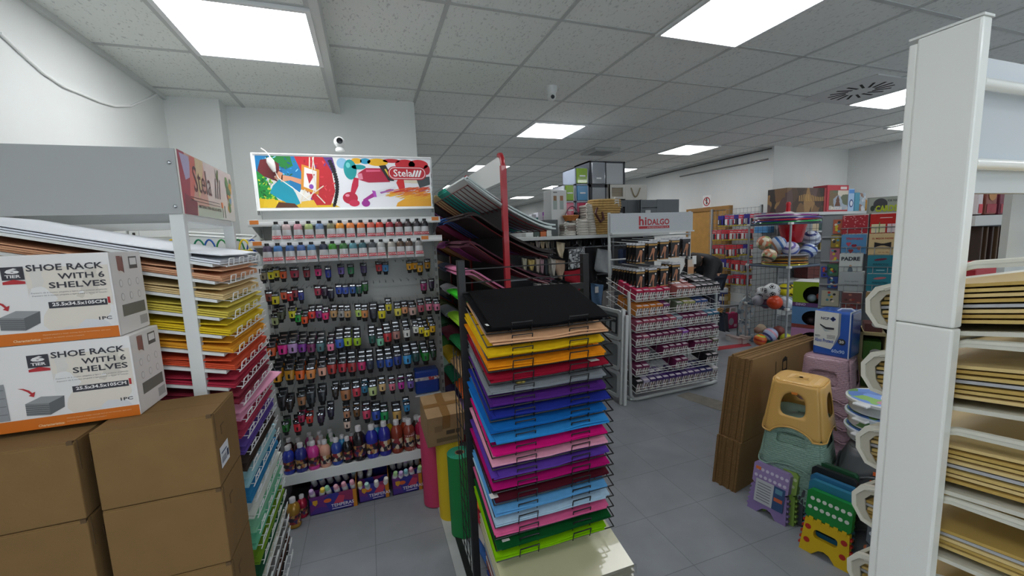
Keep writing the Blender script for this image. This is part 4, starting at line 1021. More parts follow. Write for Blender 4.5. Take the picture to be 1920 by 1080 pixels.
for i, (col, cn) in enumerate((('#d8661c', 'orange'), ('#b83048', 'red'), ('#c8c4c0', 'white'), ('#3a6ab0', 'blue'))):
    q = fp.copy(); COL.objects.link(q); q.location = (.585 - .006 * i, 1.82 - .02 * i, .25 - .055 * i); q.rotation_euler = (0, 0, pi)
    repaint(q, 0, mat(col, .9)); tag(q, f'{cn} felt sheet on the far side of the black wire rack near the floor', 'felt sheet')

# ================================================================ RED DISPLAY RACK BEHIND
redp = mat('#a81826', .35, coat=.3, name='red_rack_paint')
QX = .70
rk = thing('red_rack', 'red post display rack with white headers and red wire trays of coloured paper', 'shop rack', (QX, 2.9, 0))
ys = (2.09, 2.87, 3.65, 4.43)
for i, y in enumerate(ys):
    p = MB().box(QX - .014, QX + .014, y - .014, y + .014, 0, 1.87, redp)
    for q in range(24): p.box(QX + .013, QX + .0145, y - .004, y + .004, .55 + .05 * q, .575 + .05 * q, black_wire)
    p.build('post', rk)
    MB().box(.40, 1.0, y - .02, y + .02, .0, .035, redp).build('foot', rk)
for i in range(3):
    y0, y1 = ys[i], ys[i + 1]
    outl = rrect(y0 + .016, 1.79, y1 - .016, 1.925, .03)
    MB().prism(outl, QX - .004, QX + .004, mat('#d4d6d4', .35), Matrix(((0, 0, 1, 0), (1, 0, 0, 0), (0, 1, 0, 0), (0, 0, 0, 1)))).build('header_panel', rk)
    MB().tube([(QX, y0, 1.78), (QX, y0, 1.87), (QX, y0 + .008, 1.905), (QX, y0 + .03, 1.928), (QX, y0 + .06, 1.932)], .013, redp, 10).build('header_edge', rk, smooth=True)
RS = .53
dred = mat('#5c0e18', .4)
for i in range(3): MB().box(QX - .005, QX + .005, ys[i] + .016, ys[i + 1] - .016, .25, 1.70, mat('#1a181a', .8)).build('shade_panel', rk)  # added dark sheets standing in for the shade between the paper piles
PW = 1.45
rp = sheet_mesh(0, .49, 0, .46, .009, RS, name='paper_sheet', n=14, wav=.003, pw=PW)
rp2 = sheet_mesh(0, .49, 0, .29, .007, RS, name='paper_sheet', n=14, wav=.006, pw=PW)
rq = sheet_mesh(-.02, .49, 0, .46, .009, RS, name='paper_sheet', n=24, wav=.003, pw=PW, droop=.055)
rq2 = sheet_mesh(-.03, .49, 0, .29, .007, RS, name='paper_sheet', n=24, wav=.006, pw=PW, droop=.07)
used = set()
tiers = [
 [('pale grey', '#c2cccb'), ('teal', '#1c9c88'), ('straw yellow', '#d8c488')],
 [('dark umber', '#2c2322'), ('cornflower blue', '#4478c0'), ('raspberry', '#a02c68')],
 [('deep maroon', '#4a1a2c'), ('orchid', '#b850a0'), ('tan', '#c89068')],
 [('rose pink', '#d07ca0'), ('slate', '#4c5470'), ('sand', '#c89c70')],
 [('bright green', '#34d01c'), ('white', '#c8c8cc'), ('black', '#222226')],
 [('lime', '#88b81c'), ('grey', '#90949c'), ('dark olive', '#4c5820')],
 [('emerald', '#0a7038'), ('burgundy', '#6c1c34'), ('dark green', '#14542c')],
 [('beige', '#c09c70'), ('yellow', '#c8a81c'), ('leaf green', '#2c6c1c')],
 [('orange', '#dc641c'), ('jade', '#147c58'), ('pale jade', '#a8c8b8')],
 [('lilac', '#a07cc0'), ('indigo', '#34285c'), ('dark red', '#5c141c')],
]
for k, tier in enumerate(tiers):
    zl = 1.775 - .148 * k; x0, x1 = .505, .975; zr = zl - RS * (x1 - x0)
    t = MB()
    for bi in range(3):
        y0, y1 = ys[bi] + .01, ys[bi + 1] - .01
        zc = lambda x: zr + RS * (x1 - x0) * max(0, (x1 - x) / (x1 - x0)) ** PW - .004
        xs = [x0 + (x1 - .03 - x0) * e_ / 8 for e_ in range(9)]
        for q in range(0, 9): t.tube([(x, y0 + (y1 - y0) * q / 8, zc(x)) for x in xs], .0022 if q % 8 else .003, dred, 4)
        for e_ in (0, 4, 8): t.tube([(xs[e_], y0, zc(xs[e_]) - .003), (xs[e_], y1, zc(xs[e_]) - .003)], .003, dred, 5)
    t.build('wire_tray_frame', rk)
    ex = random.Random(k); pool = [('ochre', '#b8862c'), ('navy', '#28305c'), ('wine', '#5c1c2c'), ('moss', '#4c6428'), ('brick', '#8c3c2c'), ('cobalt', '#2c50a0'), ('charcoal', '#2c2c30'), ('violet', '#5c3c80')]
    tier = tier + ex.sample(pool, 2)
    for pi_, (cn, col) in enumerate(tier):
        src = (rp if pi_ == 0 else rp2) if k == 0 else (rq if pi_ == 0 else rq2)
        yc = (2.335, 2.73, 3.05, 3.38, 3.82)[pi_]
        m_ = mat(col, .8)
        for l in range(3 if pi_ == 0 else 3):
            q = src if src not in used else src.copy()
            if src in used: COL.objects.link(q)
            used.add(src)
            q.location = (x1 + random.uniform(-.02, .02) + (.01 * l if k == 0 else 0), yc + random.uniform(-.012, .012), zr + .004 + .0105 * l)
            q.rotation_euler = (0, 0, random.uniform(-.03, .03))
            repaint(q, 0, m_)
            if l == 2: tag(q, f'topmost {cn} paper sheet in the {ORD[k]} tier of the red rack', 'paper sheet', 'paper sheets in the red rack')
            else: tag(q, f'{cn} paper sheet under the top one, {ORD[k]} tier of the red rack', 'paper sheet', f'lower {cn} sheets of the {ORD[k]} red tier')
# ================================================================ HOSIERY RACK
hx0, hx1 = 2.10, 3.10
hr = thing('hosiery_rack', 'white tube and wire rack with a grey header, seven wire baskets and packs of tights', 'shop rack', (2.6, 3.2, 0))
wt = mat('#c9cecd', .35, name='white_tube')
MB().tube([(2.16, 3.42, .016), (2.115, 3.05, .016), (2.125, 2.985, .016), (2.17, 2.96, .016), (3.05, 2.99, .016), (3.12, 3.01, .016), (3.14, 3.07, .016), (3.14, 3.42, .016)], .016, wt, 10).build('base_loop', hr, smooth=True)
MB().tube([(2.14, 2.975, .02), (2.115, 2.975, .06), (2.105, 2.985, .98)], .015, wt, 10).build('front_post', hr, smooth=True)
MB().tube([(3.12, 3.01, .02), (3.12, 3.03, 1.0)], .012, wt, 10).build('front_post', hr, smooth=True)
for x in (2.19, 3.15): MB().tube([(x, 3.42, .02), (x, 3.42, 1.69)], .014, wt, 10).build('back_post', hr, smooth=True)
hp = mat('#b9bfc3', .4)
hx_a, hx_b = PY(1143, 420, 3.4).x, PY(1297, 412, 3.4).x
Mx = frame(((hx_a + hx_b) / 2, 3.385, 1.588), (1, 0, 0), (0, 0, 1))
hw = (hx_b - hx_a) / 2
hb = MB(Mx).box(-hw, hw, -.092, .092, -.02, 0, hp)
rd = mat('#a8202c', .4)
def hfit(t, x0, x1, y0, y1, m, h=.001, b_=.03): hb.fit(t, x0, y0, x1, y1, m, Matrix(), h, b_)
u0 = PY(1196, 412, 3.4).x - (hx_a + hx_b) / 2; u1 = PY(1253, 412, 3.4).x - (hx_a + hx_b) / 2; W_ = u1 - u0
hfit('h', u0, u0 + W_ * .16, -.028, .06, rd); hfit('i', u0 + W_ * .19, u0 + W_ * .25, -.028, .05, rd)
hfit('DALGO', u0 + W_ * .28, u1, -.028, .032, rd)
hb.rect(u0, -.062, u1, -.036, rd, Matrix(), .001); hfit('PRODUCTOS S.A.', u0 + W_ * .28, u1 - .01, -.056, -.042, mat('#e0c8c8', .4), .002, 0)
hb.build('header_sign', hr)
MB().box(hx_a, hx_b, 3.36, 3.41, 1.482, 1.497, wt).build('header_rail', hr)
for z in (1.46, 1.24): MB().tube([(2.19, 3.41, z), (3.15, 3.41, z)], .008, wt, 8).build('hook_rail', hr)
bz = [PY(x, y, 2.9).z for x, y in ((1194, 567), (1195, 596), (1195, 624.5), (1196.6, 652), (1196.6, 678), (1197, 707), (1199, 738))]
by0, by1 = 2.90, 3.36; TS = .26
bw_ = mat('#d2d6d4', .35)
plum = '#7a2c58'
spec = [
 [('crimson', '#b82850')] * 5 + [None] + [('dusty rose', '#a8605c')] * 3 + [('black and white', '#26262a')] * 4,
 [('orange', '#d08030')] * 4 + [('purple', '#7c3474')] + [None] + [('sage', '#6c7c64')] + [('yellow green', '#a8a868')] * 2 + [('blue', '#3c5894')] * 2 + [None] * 2,
 [('rose', '#a04860')] * 4 + [('magenta', '#8c2c64'), ('salmon', '#b85c6c'), ('pale blue', '#98aebc')] + [('plum', plum)] * 4 + [('teal blue', '#2c7090')] * 2,
 [('plum', '#7c2c50'), ('pink', '#b06078')] + [('plum', plum)] * 5 + [('violet', '#9a5ac0')] + [('plum', plum)] * 5,
 [('plum', plum)] * 2 + [None, None] + [('plum', plum)] * 4 + [None] + [('plum', plum)] * 3 + [('grey green', '#7c8068')],
 [('plum', plum)] * 2 + [None] * 4 + [('plum', plum)] * 2 + [None] * 3 + [('black and white', '#26262a')] * 2,
 [('black', '#2a2a2c'), ('silver lilac', '#b8b0cc')] + [('violet', '#4c3478')] * 8 + [('indigo', '#3c3c74')] * 2 + [('white', '#c8c8c8')],
]
def hbox():
    m = MB()
    w_, d_, h_ = .062, .085, .088
    side = mat('#7a2c58', .4); fr = printmat('tights_front_print', ['#d8d4d4', '#ccc4c4', '#e0dcd8', '#9a8484', '#d8d0d0', '#d4cccc', '#54484c', '#dcd8d4'], 55, stretch=(1.6, 1, .6)); lid = mat('#cfc8cc', .3)
    m.box(-w_ / 2, w_ / 2, 0, d_, 0, h_, side)
    m.quad([(-w_ / 2 + .001, -.0006, .001), (w_ / 2 - .001, -.0006, .001), (w_ / 2 - .001, -.0006, h_ - .018), (-w_ / 2 + .001, -.0006, h_ - .018)], fr)
    m.quad([(-w_ / 2 + .006, .004, h_ + .0006), (w_ / 2 - .006, .004, h_ + .0006), (w_ / 2 - .006, .03, h_ + .0006), (-w_ / 2 + .006, .03, h_ + .0006)], lid)
    return m.build('tights_box')
hbx = hbox(); first = True
tilt = math.atan(TS)
for k, z in enumerate(bz):
    z = z + .004
    x0, x1 = 2.115 + .006 * k * 0, 3.03
    zb = z + TS * (by1 - by0)
    b = MB()
    # basket: floor wires, front lip wires, side wires
    for zz, yy in ((0, 0), (.024, -.004), (.048, -.008)): b.tube([(x0, by0 + yy, z + zz), (x1, by0 + yy, z + zz)], .0028, bw_, 5)
    for xx in (x0, x1):
        for dz in (0, .05): b.tube([(xx, by0 - .002, z + dz), (xx, by1, zb + dz)], .0026, bw_, 5)
        for q in range(5): b.tube([(xx, by0 + .11 * q, z + TS * .11 * q), (xx, by0 + .11 * q, z + TS * .11 * q + .05)], .0016, bw_, 4)
    b.tube([(x0, by1, zb), (x1, by1, zb)], .0028, bw_, 5).tube([(x0, by1, zb + .05), (x1, by1, zb + .05)], .0028, bw_, 5)
    for q in range(1, 16):
        x = x0 + (x1 - x0) * q / 16; b.tube([(x, by0 - .008, z + .048), (x, by0, z), (x, by1, zb)], .0014, bw_, 4)
    for q in range(1, 4): b.tube([(x0, by0 + .115 * q, z + TS * .115 * q), (x1, by0 + .115 * q, z + TS * .115 * q)], .0014, bw_, 4)
    b.build('wire_basket_mesh', hr)
    n = len(spec[k])
    for r in range(3 if k in (0, 1) else 2):
        for i, it in enumerate(spec[k]):
            if it is None or (r and random.random() < .12): continue
            cn, col = it
            q = hbx if first else hbx.copy()
            if not first: COL.objects.link(q)
            first = False
            yy = by0 + .012 + .096 * r
            q.location = (x0 + .036 + (x1 - x0 - .072) * i / (n - 1), yy, z + .004 + TS * (yy - by0))
            q.rotation_euler = (tilt, 0, random.uniform(-.05, .05))
            s_ = 1.2 if k == 6 else random.uniform(.94, 1.02); q.scale = (1, 1, s_)
            repaint(q, 0, mat(col, .4))
            tag(q, f'{cn} tights box, {ORD[i]} from the ladder, {("front", "middle", "back")[r]} row of the {ORD[k]} basket', 'box', 'boxes of tights in the wire baskets')
# carded packs on the upper hooks
def legpack(dark=True):
    m = MB(); w_, h_ = .088, .155
    blk = mat('#1b1b1e', .25, coat=.5); sk = mat('#b07a5c', .5); gold = mat('#b08a50', .35); flm = mat('#c9ccd0', .1, coat=1)
    m.box(-w_ / 2, w_ / 2, 0, .012, -h_, 0, blk)
    Mx = frame((0, -.0004, -h_), (1, 0, 0), (0, 0, 1))
    m.rect(-w_ / 2, 0, w_ / 2, .007, gold, Mx, .0004); m.rect(-w_ / 2, h_ - .02, w_ / 2, h_ - .006, gold, Mx, .0004)
    m.rect(-w_ / 2 + .003, .008, w_ / 2 - .003, h_ - .021, mat('#2c2a2c', .3), Mx, .0003)
    m.poly([(.002, .008), (.014, .008), (.013, .06), (.022, .09), (.018, .112), (-.004, .115), (-.012, .10), (-.004, .085), (.0, .075)], sk, Mx, .0006)
    m.poly([(-.004, .115), (-.016, .08), (-.034, .032), (-.028, .028), (-.008, .062), (.004, .09)], sk, Mx, .0008)
    m.poly([(-.042, .022), (-.028, .034), (-.022, .026), (-.026, .018)], mat('#d8d4d0', .4), Mx, .001)
    m.ell(.03, .118, .008, .008, mat('#e0dcd8', .4), Mx, .0008)
    m.box(-w_ / 2, w_ / 2, -.001, .013, 0, .016, flm)
    return m.build('tights_pack')
lp = legpack(); first = True
cols_ = [((1192 + 1209) / 2, 460), (1224, 456), (1245.5, 453), (1267.5, 450), (1288, 448)]
for r, (zoff, nd) in enumerate(((0, 6), (1, 9))):
    for i, (px, py) in enumerate(cols_):
        if r == 1 and i == 4: continue
        p = PY(px, py if r == 0 else (509, 506, 503, 496)[i], 2.95)
        depth = nd if (r == 1 and i == 0) else 4
        MB().tube([(p.x, 3.41, p.z + .03), (p.x, 2.93, p.z + .012), (p.x, 2.92, p.z + .03)], .003, wt, 5).build('hook', hr)
        for d_ in range(depth):
            q = lp if first else lp.copy()
            if not first: COL.objects.link(q)
            first = False
            q.location = (p.x + random.uniform(-.004, .004), 2.95 + .044 * d_, p.z + .001 * d_); q.rotation_euler = (.03, 0, random.uniform(-.06, .06))
            if i == 4: repaint(q, 1, mat('#3a3a3e', .4)); repaint(q, 2, mat('#222226', .4))
            if i == 3 and r == 0: repaint(q, 0, mat('#4a4a4c', .25, coat=.5))
            where = 'front tights pack' if d_ == 0 else f'tights pack {ORD[d_]} back'
            tag(q, f'{"plain dark" if i == 4 else "leg printed"} {where} on the {ORD[i]} {"upper" if r == 0 else "lower"} hook of the hosiery rack', 'tights pack', 'packs of tights on the rack hooks')
p = PY(1296, 496, 2.93)
o = tag(MB().box(p.x - .035, p.x + .03, p.y, p.y + .006, p.z - .085, p.z + .045, mat('#c8b8a8', .5)).box(p.x - .034, p.x + .029, p.y - .001, p.y, p.z - .08, p.z - .02, mat('#b8865c', .5)).build('tights_card'), 'white and tan tights card hanging beside the lower leg packs', 'tights pack')
MB().tube([(p.x, 3.41, p.z + .08), (p.x, 2.92, p.z + .05)], .003, wt, 5).build('hook', hr)
o = thing('price_card', 'small white price card above the black and white tights boxes', 'price card', PY(1302, 488, 2.93))
MB().box(-.022, .022, 0, .002, -.035, .04, mat('#e0e2e0', .5)).build('card', o, local=True)
MB().tube([(0, .002, .03), (0, .48, .06)], .002, wt, 5).build('clip_wire', o, local=True)

# ---------------- folded step ladder leaning on the rack
ld = thing('step_ladder', 'white folded step ladder with three framed treads leaning beside the hosiery rack', 'step ladder', (1.99, 3.15, 0))
lm = mat('#cdd1d1', .35)
Ml = frame((1.965, 3.40, 0), (0.06, -1, 0), (.035, 0, 1))      # u towards the camera, v up, normal to -x
I = Ml
for u in (.0, .452): MB().box(u - .011, u + .011, 0, .845 if u else .82, -.02, .012, lm, I).build('side_rail', ld, bevel=.004)
MB().box(.475, .497, 0, .80, -.03, .0, lm, I).build('rear_rail', ld, bevel=.004)
for k, (v0, v1) in enumerate(((.565, .83), (.30, .555), (.05, .285))):
    t = MB().plate(rrect(.014, v0, .438, v1, .03), rrect(.045, v0 + .028, .408, v1 - .028, .025), -.012, .012, lm, I)
    tr = t.build('tread_frame', ld)
    MB().box(.043, .41, v0 + .026, v1 - .026, -.008, .0, mat('#8d9396', .3, noise=(12, .1)), I).build('tread_panel', tr)
    if k == 0:
        d = MB().rect(.20, v0 + .05, .38, v1 - .06, mat('#3c4144', .5), I, .002).rect(.215, v0 + .06, .27, v0 + .15, mat('#a8adae', .5), I, .003).rect(.30, v0 + .06, .355, v0 + .15, mat('#a8adae', .5), I, .003).rect(.22, v1 - .09, .36, v1 - .075, mat('#a8adae', .5), I, .003)
        d.build('label_print', tr)
    if k == 1:
        MB().rect(.18, v0 + .09, .24, v0 + .14, mat('#c8c4a0', .5), I, .002).build('sticker', tr)

# ================================================================ UNDERWEAR GONDOLA WITH LOADED TOP SHELF
ug = thing('underwear_gondola', 'grey gondola with a white top shelf and shade-toned panel behind hanging underwear', 'shop display', (1.9, 4.1, 0))
ux0, ux1 = 1.02, 3.3
MB().box(ux0, ux1, 4.16, 4.20, 0, 1.47, mat('#3c3d40', .7)).build('back_panel', ug)  # dark grey puts the shade behind the garments into the panel colour
MB().box(ux0, PY(1143, 438, 3.72).x, 3.72, 4.2, 1.452, 1.486, mat('#c2c6c4', .45)).build('top_shelf', ug, bevel=.003)
MB().box(PY(1143, 438, 3.72).x, ux1, 3.9, 4.2, 1.452, 1.486, mat('#c2c6c4', .45)).build('top_shelf', ug, bevel=.003)
MB().box(ux0, ux1, 3.85, 4.2, 0, .16, mat('#55585a', .6)).build('base', ug)
for z in (1.36, 1.06, .74): MB().tube([(ux0, 3.86, z), (ux1 - .4, 3.86, z)], .008, mat('#8a8d90', .3, .7), 6).build('hanging_rail', ug)
for x in (ux0 + .01, 1.75, 2.5): MB().box(x, x + .02, 3.84, 4.16, .16, 1.45, mat('#6a6d70', .4)).build('side_frame', ug)
def garment(name, poly, y, col, label, cat, z_hook, group=None, th=.02, pat=None, wav=.01, tilt_=0):
    """poly in x,z world metres: built with real thickness and folds"""
    cx = sum(p[0] for p in poly) / len(poly); cz = max(p[1] for p in poly)
    o = thing(name, label, cat, (cx, y, cz), group)
    zs = sorted(set(round(p[1], 4) for p in poly)); n = 9
    z0, z1 = min(p[1] for p in poly), cz
    m = MB(); front, back_ = [], []
    K = 10
    # rows of the outline cut at heights
    rows_ = []
    for i in range(K + 1):
        z = z0 + (z1 - z0) * i / K
        zz = min(max(z, z0 + 1e-5), z1 - 1e-5); xs = []
        for j in range(len(poly)):
            a, b_ = poly[j], poly[(j + 1) % len(poly)]
            if (a[1] - zz) * (b_[1] - zz) < 0: xs.append(a[0] + (b_[0] - a[0]) * (zz - a[1]) / (b_[1] - a[1]))
        xs.sort()
        rows_.append((z, xs[0], xs[-1]) if len(xs) >= 2 else rows_[-1])
    C_ = 8
    for z, xa, xb in rows_:
        for j in range(C_ + 1):
            t = j / C_; x = xa + (xb - xa) * t
            d = th * (math.sin(pi * t) ** .5 if 0 < t < 1 else .15) + wav * math.sin(t * 9 + z * 11)
            front.append((x, y - d + tilt_ * (cz - z), z)); back_.append((x, y + .006 + tilt_ * (cz - z) + (.2 * th if 0 < t < 1 else 0), z))
    N = len(front); f = []
    for i in range(K):
        for j in range(C_):
            a = i * (C_ + 1) + j
            f += [(a, a + 1, a + C_ + 2, a + C_ + 1), (N + a + 1, N + a, N + a + C_ + 1, N + a + C_ + 2)]
    for i in range(K):
        for j in (0, C_):
            a = i * (C_ + 1) + j; f.append((a, a + C_ + 1, N + a + C_ + 1, N + a) if j == 0 else (N + a, N + a + C_ + 1, a + C_ + 1, a))
    for j in range(C_):
        f.append((j + 1, j, N + j, N + j + 1)); a = K * (C_ + 1) + j; f.append((a, a + 1, N + a + 1, N + a))
    m.add(front + back_, f, pat or mat(col, .9, noise=(40, .06)))
    m.build('cloth', o, smooth=60)
    MB().tube([(cx - .06, y, cz + .004), (cx, y, cz + .03), (cx + .06, y, cz + .004)], .004, mat('#2a2a2c', .4), 6).tube([(cx, y, cz + .03), (cx, y, z_hook), (cx, y + .01, z_hook + .012)], .002, chrome, 5).build('hanger', o)
    return o
def gpx(pts, y): return [(PY(a, b_, y).x, PY(a, b_, y).z) for a, b_ in pts]
def brief(px0, px1, py0, py1, y, col, label, k, group='small briefs on hangers', zh=None):
    pts = gpx([(px0, py0), (px1, py0), (px1 - 1, (py0 + py1) / 2), ((px0 + px1) / 2 + 2, py1), ((px0 + px1) / 2 - 2, py1), (px0 + 1, (py0 + py1) / 2)], y)
    return garment('hanging_brief', pts, y, col, label, 'underwear', pts[0][1] + .05, group)
ups = [(1004, 1014, 452, 466, '#a8a098', 'stone'), (1013, 1022, 452, 467, '#b4a488', 'beige'), (1022, 1031, 452, 466, '#9c9484', 'khaki'), (1031, 1040, 451, 467, '#4c4844', 'dark'), (1043, 1060, 453, 484, '#c8bca0', 'cream')]
for k, (a, b_, c_, d_, col, cn) in enumerate(ups): brief(a, b_, c_, d_, 3.80 + .006 * k, col, f'{cn} brief hanging just under the shelf, {ORD[k]} from the red rack', k)
dns = [(978, 988, 483, 512, '#b8b4a0', 'pale sage'), (989, 1003, 486, 508, '#b8a468', 'mustard'), (1003, 1012, 484, 512, '#c0b4ac', 'shell'), (1011, 1020, 484, 514, '#a88c94', 'mauve'), (1019, 1027, 484, 516, '#3c4448', 'charcoal'), (1026, 1033, 484, 516, '#8c8880', 'grey'), (1031, 1042, 484, 518, '#bcb8b0', 'ivory'), (1040, 1060, 486, 524, '#b49a84', 'tan')]
for k, (a, b_, c_, d_, col, cn) in enumerate(dns): brief(a, b_, c_, d_, 3.79 + .008 * k, col, f'{cn} brief in the lower underwear row, {ORD[k]} from the red rack', k)
pat = printmat('boxer_scale_print', ['#a8acae', '#5c6064', '#c4c8c8', '#3c4044', '#8c9094'], 60)
def boxer(p, y, col, label, pat=None, name='boxer_shorts', zh=.05):
    pts = gpx(p, y); return garment(name, pts, y, col, label, 'underwear', max(q[1] for q in pts) + zh, None, .03, pat)
boxer([(1066, 464), (1097, 462), (1098, 500), (1066, 505)], 3.77, '#888888', 'grey boxer shorts with a scale-like pattern hanging under the shelf', pat)
boxer([(1058, 505), (1092, 502), (1090, 545), (1078, 547), (1074, 530), (1060, 530)], 3.80, '#a01c2c', 'red boxer shorts hanging below the patterned grey ones')
boxer([(1120, 466), (1146, 465), (1150, 512), (1142, 518), (1134, 500), (1128, 512), (1114, 508)], 3.74, '#9ea4a8', 'plain light grey boxer shorts hanging beside the hosiery rack post')
boxer([(1098, 464), (1118, 463), (1118, 545), (1099, 545)], 3.86, '#1c1c20', 'long black garment hanging between the patterned and plain grey boxers')
boxer([(1108, 531), (1131, 530), (1128, 572), (1120, 576), (1109, 566)], 3.74, '#56789c', 'denim blue shorts with a white tag hanging low beside the ladder')
boxer([(1131, 540), (1152, 538), (1150, 600), (1124, 600)], 3.80, '#8c8a88', 'soft grey garment hanging behind the top of the ladder')
boxer([(1088, 534), (1100, 533), (1100, 566), (1090, 566)], 3.84, '#6c8cb0', 'pale blue garment peeping past the black rack post')
p = PY(1119, 541, 3.69)
tag(MB().box(p.x - .02, p.x + .02, p.y, p.y + .002, p.z - .045, p.z + .02, mat('#d8d8d4', .5)).tube([(p.x, p.y + .001, p.z + .015), (p.x, 3.74, p.z + .05)], .0012, chrome, 4).build('swing_tag'), 'white swing tag on the denim blue shorts', 'tag')
for k, (a, b_, t, b2, col, cn) in enumerate(((985, 993, 455, 468, '#6c6864', 'grey'), (994, 1003, 454, 470, '#bcb4a8', 'pale'), (1060, 1070, 452, 466, '#544c48', 'brown'), (1071, 1081, 451, 464, '#2c2c30', 'black'), (1082, 1092, 450, 463, '#60605c', 'grey green'), (1093, 1103, 449, 465, '#3a3836', 'dark brown'), (1104, 1116, 448, 466, '#2a2a2e', 'black lace'), (1126, 1136, 447, 462, '#3c4048', 'slate'))):
    brief(a, b_, t, b2, 3.93 + .004 * k, col, f'small {cn} garment high in the shadow under the shelf, {ORD[k]} of the back row', k, 'small garments in the back row')
for k, (a, b_, t, b2, col, cn) in enumerate(((1062, 1070, 545, 575, '#8c1c28', 'dark red'), (1072, 1080, 548, 580, '#a02430', 'red'), (1081, 1089, 545, 572, '#3c4450', 'slate blue'), (1142, 1152, 520, 545, '#94949a', 'grey'), (1064, 1072, 500, 530, '#303038', 'black'))):
    boxer([(a, t), (b_, t), (b_, b2), (a, b2)], 3.90 + .01 * k, col, f'{cn} garment hanging deep behind the black rack top bar, {ORD[k]} of that cluster', None, 'hanging_garment')
for k in range(5): boxer([(1159 + 6 * k, 467), (1166 + 6 * k, 466), (1167 + 6 * k, 492), (1160 + 6 * k, 494)], 3.80 + .01 * k, '#28344c' if k % 2 else '#3c4c6c', f'navy garment behind the hosiery rack, {ORD[k]} from its post', None, 'hanging_garment')
for k in range(4): boxer([(1000 + 16 * k, 530), (1014 + 16 * k, 530), (1013 + 16 * k, 560), (1001 + 16 * k, 560)], 3.83, ('#b8b4b0', '#ccc8c4', '#a8a4a0', '#d0ccc8')[k], f'pale hanging garment low behind the black rack, {ORD[k]} from the red rack', None, 'hanging_garment')

# ---- goods on top of the shelf
ZS = 1.487
def gbox(name, px0, px1, pyt, y, d, col, label, cat, zb=ZS, m=None, bev=.004, yaw=0):
    a, b_ = PY(px0, pyt, y), PY(px1, pyt, y)
    h = (a.z + b_.z) / 2 - zb; w_ = b_.x - a.x
    o = thing(name, label, cat, ((a.x + b_.x) / 2, y, zb))
    MB().box(-w_ / 2, w_ / 2, 0, d, 0, h, m or mat(col, .5)).build('body', o, local=True, bevel=bev)
    return o, w_, h
def tower(px0, px1, pyt, pyb, y, d, cols, label, zb):
    a, b_ = PY(px0, pyt, y), PY(px1, pyt, y); w_ = b_.x - a.x
    o = thing('drawer_tower', label, 'drawer unit', ((a.x + b_.x) / 2, y, zb))
    zt = PY((px0 + px1) / 2, pyt, y).z - zb; n = len(cols); fr = mat(cols[0][2] if len(cols[0]) > 2 else '#c8ccd0', .4)
    sh = MB().box(-w_ / 2, -w_ / 2 + .014, 0, d, 0, zt, fr).box(w_ / 2 - .014, w_ / 2, 0, d, 0, zt, fr).box(-w_ / 2, w_ / 2, d - .01, d, 0, zt, fr)
    for k in range(n + 1): sh.box(-w_ / 2, w_ / 2, 0, d, max(0, zt * k / n - .009), min(zt, zt * k / n + .009), fr)
    sh.build('tower_frame', o, local=True)
    for k, c_ in enumerate(cols):
        z0, z1 = zt * (n - 1 - k) / n + .012, zt * (n - k) / n - .012
        dm = mat(c_[1], .15, coat=.6, noise=(5, .08))
        dr = MB().box(-w_ / 2 + .017, w_ / 2 - .017, -.012, d - .02, z0, z1, dm).build('drawer', o, local=True, bevel=.006)
        MB().box(-.035, .035, -.02, -.012, (z0 + z1) / 2 - .008, (z0 + z1) / 2 + .006, mat('#e8ecee', .2)).build('handle', dr, local=True, bevel=.003)
    return o
zt_ = lambda px, py, y: PY(px, py, y).z
# grey triple drawer tower (with side panels)
yT = 4.02
a, b_, c_ = PY(1105, 305, yT), PY(1136, 303, yT), PY(1172, 303, yT)
tw_ = thing('drawer_tower', 'dark framed tower of three translucent grey drawers, tallest thing on the shelf', 'drawer unit', ((a.x + c_.x) / 2, yT, ZS))
W2 = (c_.x - a.x) / 2; H = c_.z - ZS; D = .34
fr = mat('#33363c', .4); gd_ = mat('#8f959c', .15, coat=.7, noise=(6, .08))
sh = MB()
for x in (-W2, -W2 + .19, W2 - .022): sh.box(x, x + .022, 0, D, 0, H, fr)
for k in range(4): sh.box(-W2, W2, 0, D, max(0, H * k / 3 - .016), min(H, H * k / 3 + .016), fr)
sh.build('tower_frame', tw_, local=True)
for k in range(3):
    z0, z1 = H * k / 3 + .018, H * (k + 1) / 3 - .018
    dr = MB().box(-W2 + .024, -W2 + .188, -.014, D - .02, z0, z1, gd_).build('drawer', tw_, local=True, bevel=.006)
    MB().box(-W2 + .075, -W2 + .135, -.022, -.014, z0 + .05, z0 + .066, mat('#d8dcde', .2)).build('handle', dr, local=True, bevel=.003)
    MB().box(-W2 + .215, W2 - .024, .004, D - .02, z0, z1, mat('#b4b8bb', .2, coat=.5)).build('side_panel', tw_, local=True, bevel=.003)
tower(1078, 1103, 314, 400, 4.0, .30, [('g', '#84ac1c', '#9aa4b4'), ('b', '#4088b8'), ('p', '#c8486c'), ('s', '#4aa0c8')], 'drawer tower with green, blue and pink drawers beside the dark grey tower', ZS)
tower(1057, 1077, 346, 400, 3.98, .28, [('g', '#84ac1c', '#b8bcc4'), ('p', '#d0506c'), ('b', '#3c90bc')], 'shorter drawer tower with green, pink and blue drawers behind the white photo carton', ZS)
gp_ = mat('#3a3d40', .5)
gbox('storage_box', 1020, 1046, 412, 3.86, .2, '#4a5052', 'flat dark grey storage carton on the shelf under the white photo carton', 'box')
o, w_, h_ = gbox('storage_box', 1044, 1088, 398, 3.98, .02, '#22242a', 'black storage box behind the small wicker basket', 'box')
zc = zt_(1040, 400, 4.0)
o, w_, h_ = gbox('photo_carton', 1033, 1062, 356, 3.92, .2, '#d4d6d6', 'white carton printed with photos of glass jars, standing behind the fabric stack', 'carton', ZS)
Mx = frame((0, -.0005, 0), (1, 0, 0), (0, 0, 1)); d = MB()
